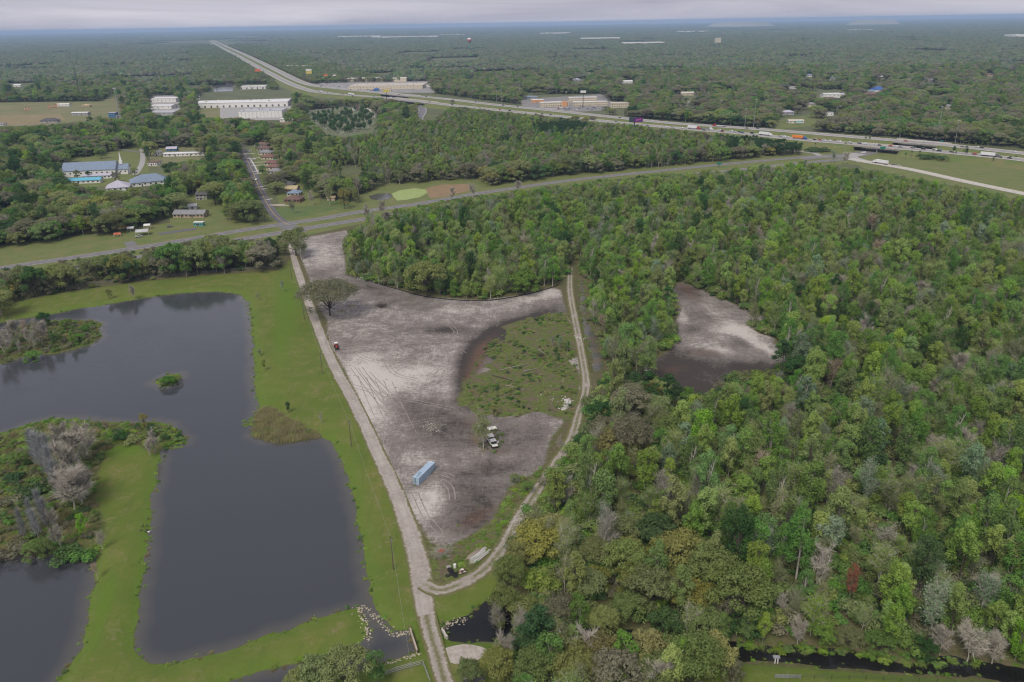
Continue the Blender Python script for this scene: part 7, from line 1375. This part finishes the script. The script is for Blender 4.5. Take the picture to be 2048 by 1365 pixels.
# gravestones
rg = np.random.default_rng(9); mb = MB(); n = 0
for k in range(900):
    p = P(rg.uniform(615, 750), rg.uniform(226, 270))
    if inside(CEM, np.array([p[0]]), np.array([p[1]]))[0]: mb.box((round(p[0] / 3.5) * 3.5, round(p[1] / 5) * 5, .45), (1.1, .35, .95)); n += 1
tag(mb.build('gravestones', mat('gravestone', (.5, .49, .47), (.36, .36, .36), .5, .8)), 'rows of pale gravestones among dark evergreens', 'gravestones', kind='stuff')

# ---------------------------------------------------------------- the trees that stand out, one by one
COLW = {'fresh': 'fresh green', 'mid': 'mid green', 'dark': 'dark green', 'olive': 'olive', 'gold': 'golden olive', 'brown': 'brownish', 'silver': 'silvery green', 'tan': 'tan', 'rust': 'rusty', 'red': 'red', 'lime': 'lime green'}
KINDT = dict(leafy_tree='leafy tree', oak_tree='spreading oak', budding_tree='thin budding tree', bare_tree='bare grey tree', pine_tree='dark pine', palm_tree='palm', shrub='shrub', evergreen_tree='round dark evergreen', spire_tree='narrow spire-shaped tree')
TMARK = [(660,580,'the big lot oak','beyond the lot'),(850,945,'the blue container','on the lot'),(985,885,'the truck hulk','on the lot'),(1133,808,'the white rubble heap','by the track'),(955,1112,'the white pole pile','by the track fork'),(845,1180,'the road fork','by the road fork'),(950,1250,'the roadside pond','by the roadside pond'),(1080,1100,'the lower track bend','in the lower wood'),(1060,990,'the middle of the curving track','in the wood beside the track'),(1200,720,'the ditch','in the wood strip by the ditch'),(1140,545,'the upper end of the track','in the wood above the lot'),(960,598,'the silt fence','in the wood above the lot'),(705,520,'the rubble along the lot','in the wood right of the lot'),(1340,575,'the top of the right clearing','in the right wood'),(1530,645,'the notch of the right clearing','in the right wood'),(1565,715,'the right end of the clearing','in the right wood'),(1390,800,'the foot of the right clearing','in the right wood'),(1697,1160,'the red tree','in the lower right wood'),(1300,1285,'the dark creek gap','in the wood by the creek'),(1500,1290,'the upper creek end','in the wood by the creek'),(1700,1300,'the bend of the creek','in the wood by the creek'),(1950,1320,'the shaded creek end','in the wood by the creek'),(1250,870,'the golden oak clump','in the golden wood'),(2040,1000,'the right edge, midway','at the right edge of the wood'),(2040,700,'the right edge, upper part','at the right edge of the wood'),(1750,900,'the heart of the right wood','deep in the right wood'),(1850,1100,'the lower right wood','deep in the right wood'),(1550,1050,'the mid lower wood','deep in the right wood'),(800,390,'the algae pond','near the algae pond'),(1000,380,'the divided road','along the divided road'),(1500,330,'the cross street end of the divided road','along the divided road'),(1500,290,'the pine strip','at the pine strip'),(1765,300,'the near overpass','by the interchange'),(1990,315,'the white truck behind palms','by the interchange'),(90,660,'the wooded islet','on the wooded islet'),(335,765,'the tiny islet','on the tiny islet'),(150,960,'the scrubby point','on the scrubby point'),(240,900,'the tip of the mown point','on the point'),(100,1110,'the lower left lake','on the point'),(700,1300,'the canal','by the canal'),(530,740,'the lake lawn','on the lake lawn'),(300,560,'the chain-link fence','behind the lake lawn'),(100,580,'the left end of the chain-link fence','behind the lake lawn'),(500,530,'the right end of the chain-link fence','behind the lake lawn'),(185,340,'the long church','around the church'),(310,360,'the blue hip-roofed hall','around the church'),(285,468,'the white carport','by the carport'),(390,420,'the garden shed','in the neighbourhood'),(525,400,'the side street','along the side street'),(590,395,'the brown brick house','by the brick house'),(540,320,'the red-roofed houses','along the side street'),(680,250,'the cemetery','in the cemetery'),(490,215,'the long white warehouse','by the warehouse'),(840,220,'the curving street underpass','by the underpass'),(1130,245,'the highway below the motel','below the highway')]
items = []
for i in single:
    b = TREES[i][3]; c = next((COLW[w] for w in b.split('_') if w in COLW), ''); nm = NAME(b); tall = 'tall ' if size_px[i] > 95 else ''
    d = 'broad olive live oak with open limbs' if b == 'grand_oak' else tall + ((c + ' ') if c and nm not in ('evergreen_tree',) else '') + KINDT[nm]
    items.append((mid_px[i, 0], mid_px[i, 1], d))
for i, (lab, amb) in zip(single, ranked(items, TMARK)):
    x, y, z, b, s, zs, r = TREES[i]; nm = NAME(b); pr = PROTO[b]
    if b == 'grand_oak': lab = 'broad live oak with open limbs standing alone on the lot'
    t = thing(nm, lab, 'shrub' if nm == 'shrub' else 'tree', (x, y, z), r, KINDT[nm] + 's in the landscape'); t.scale = (s, s, zs)
    link('trunk' if nm != 'shrub' else 'stems', pr['trunk'], t); link('crown' if nm != 'shrub' else 'foliage', pr['crown'], t)

# ---------------------------------------------------------------- the hazy air
def haze():
    m = bpy.data.materials.new('haze_air'); m.use_nodes = True; n, l = m.node_tree.nodes, m.node_tree.links; n.clear(); out = n.new('ShaderNodeOutputMaterial'); pv = n.new('ShaderNodeVolumePrincipled')
    pv.inputs['Color'].default_value = (.52, .72, 1.0, 1); pv.inputs['Density'].default_value = HAZE; pv.inputs['Anisotropy'].default_value = 0.0; l.new(pv.outputs[0], out.inputs['Volume'])
    o = MB().box((0, 21500, 78), (90400, 47400, 172)).build('haze', m); return tag(o, 'thin bluish haze hanging over the whole plain', 'haze', kind='stuff')
HAZE = 6.0e-5
haze()
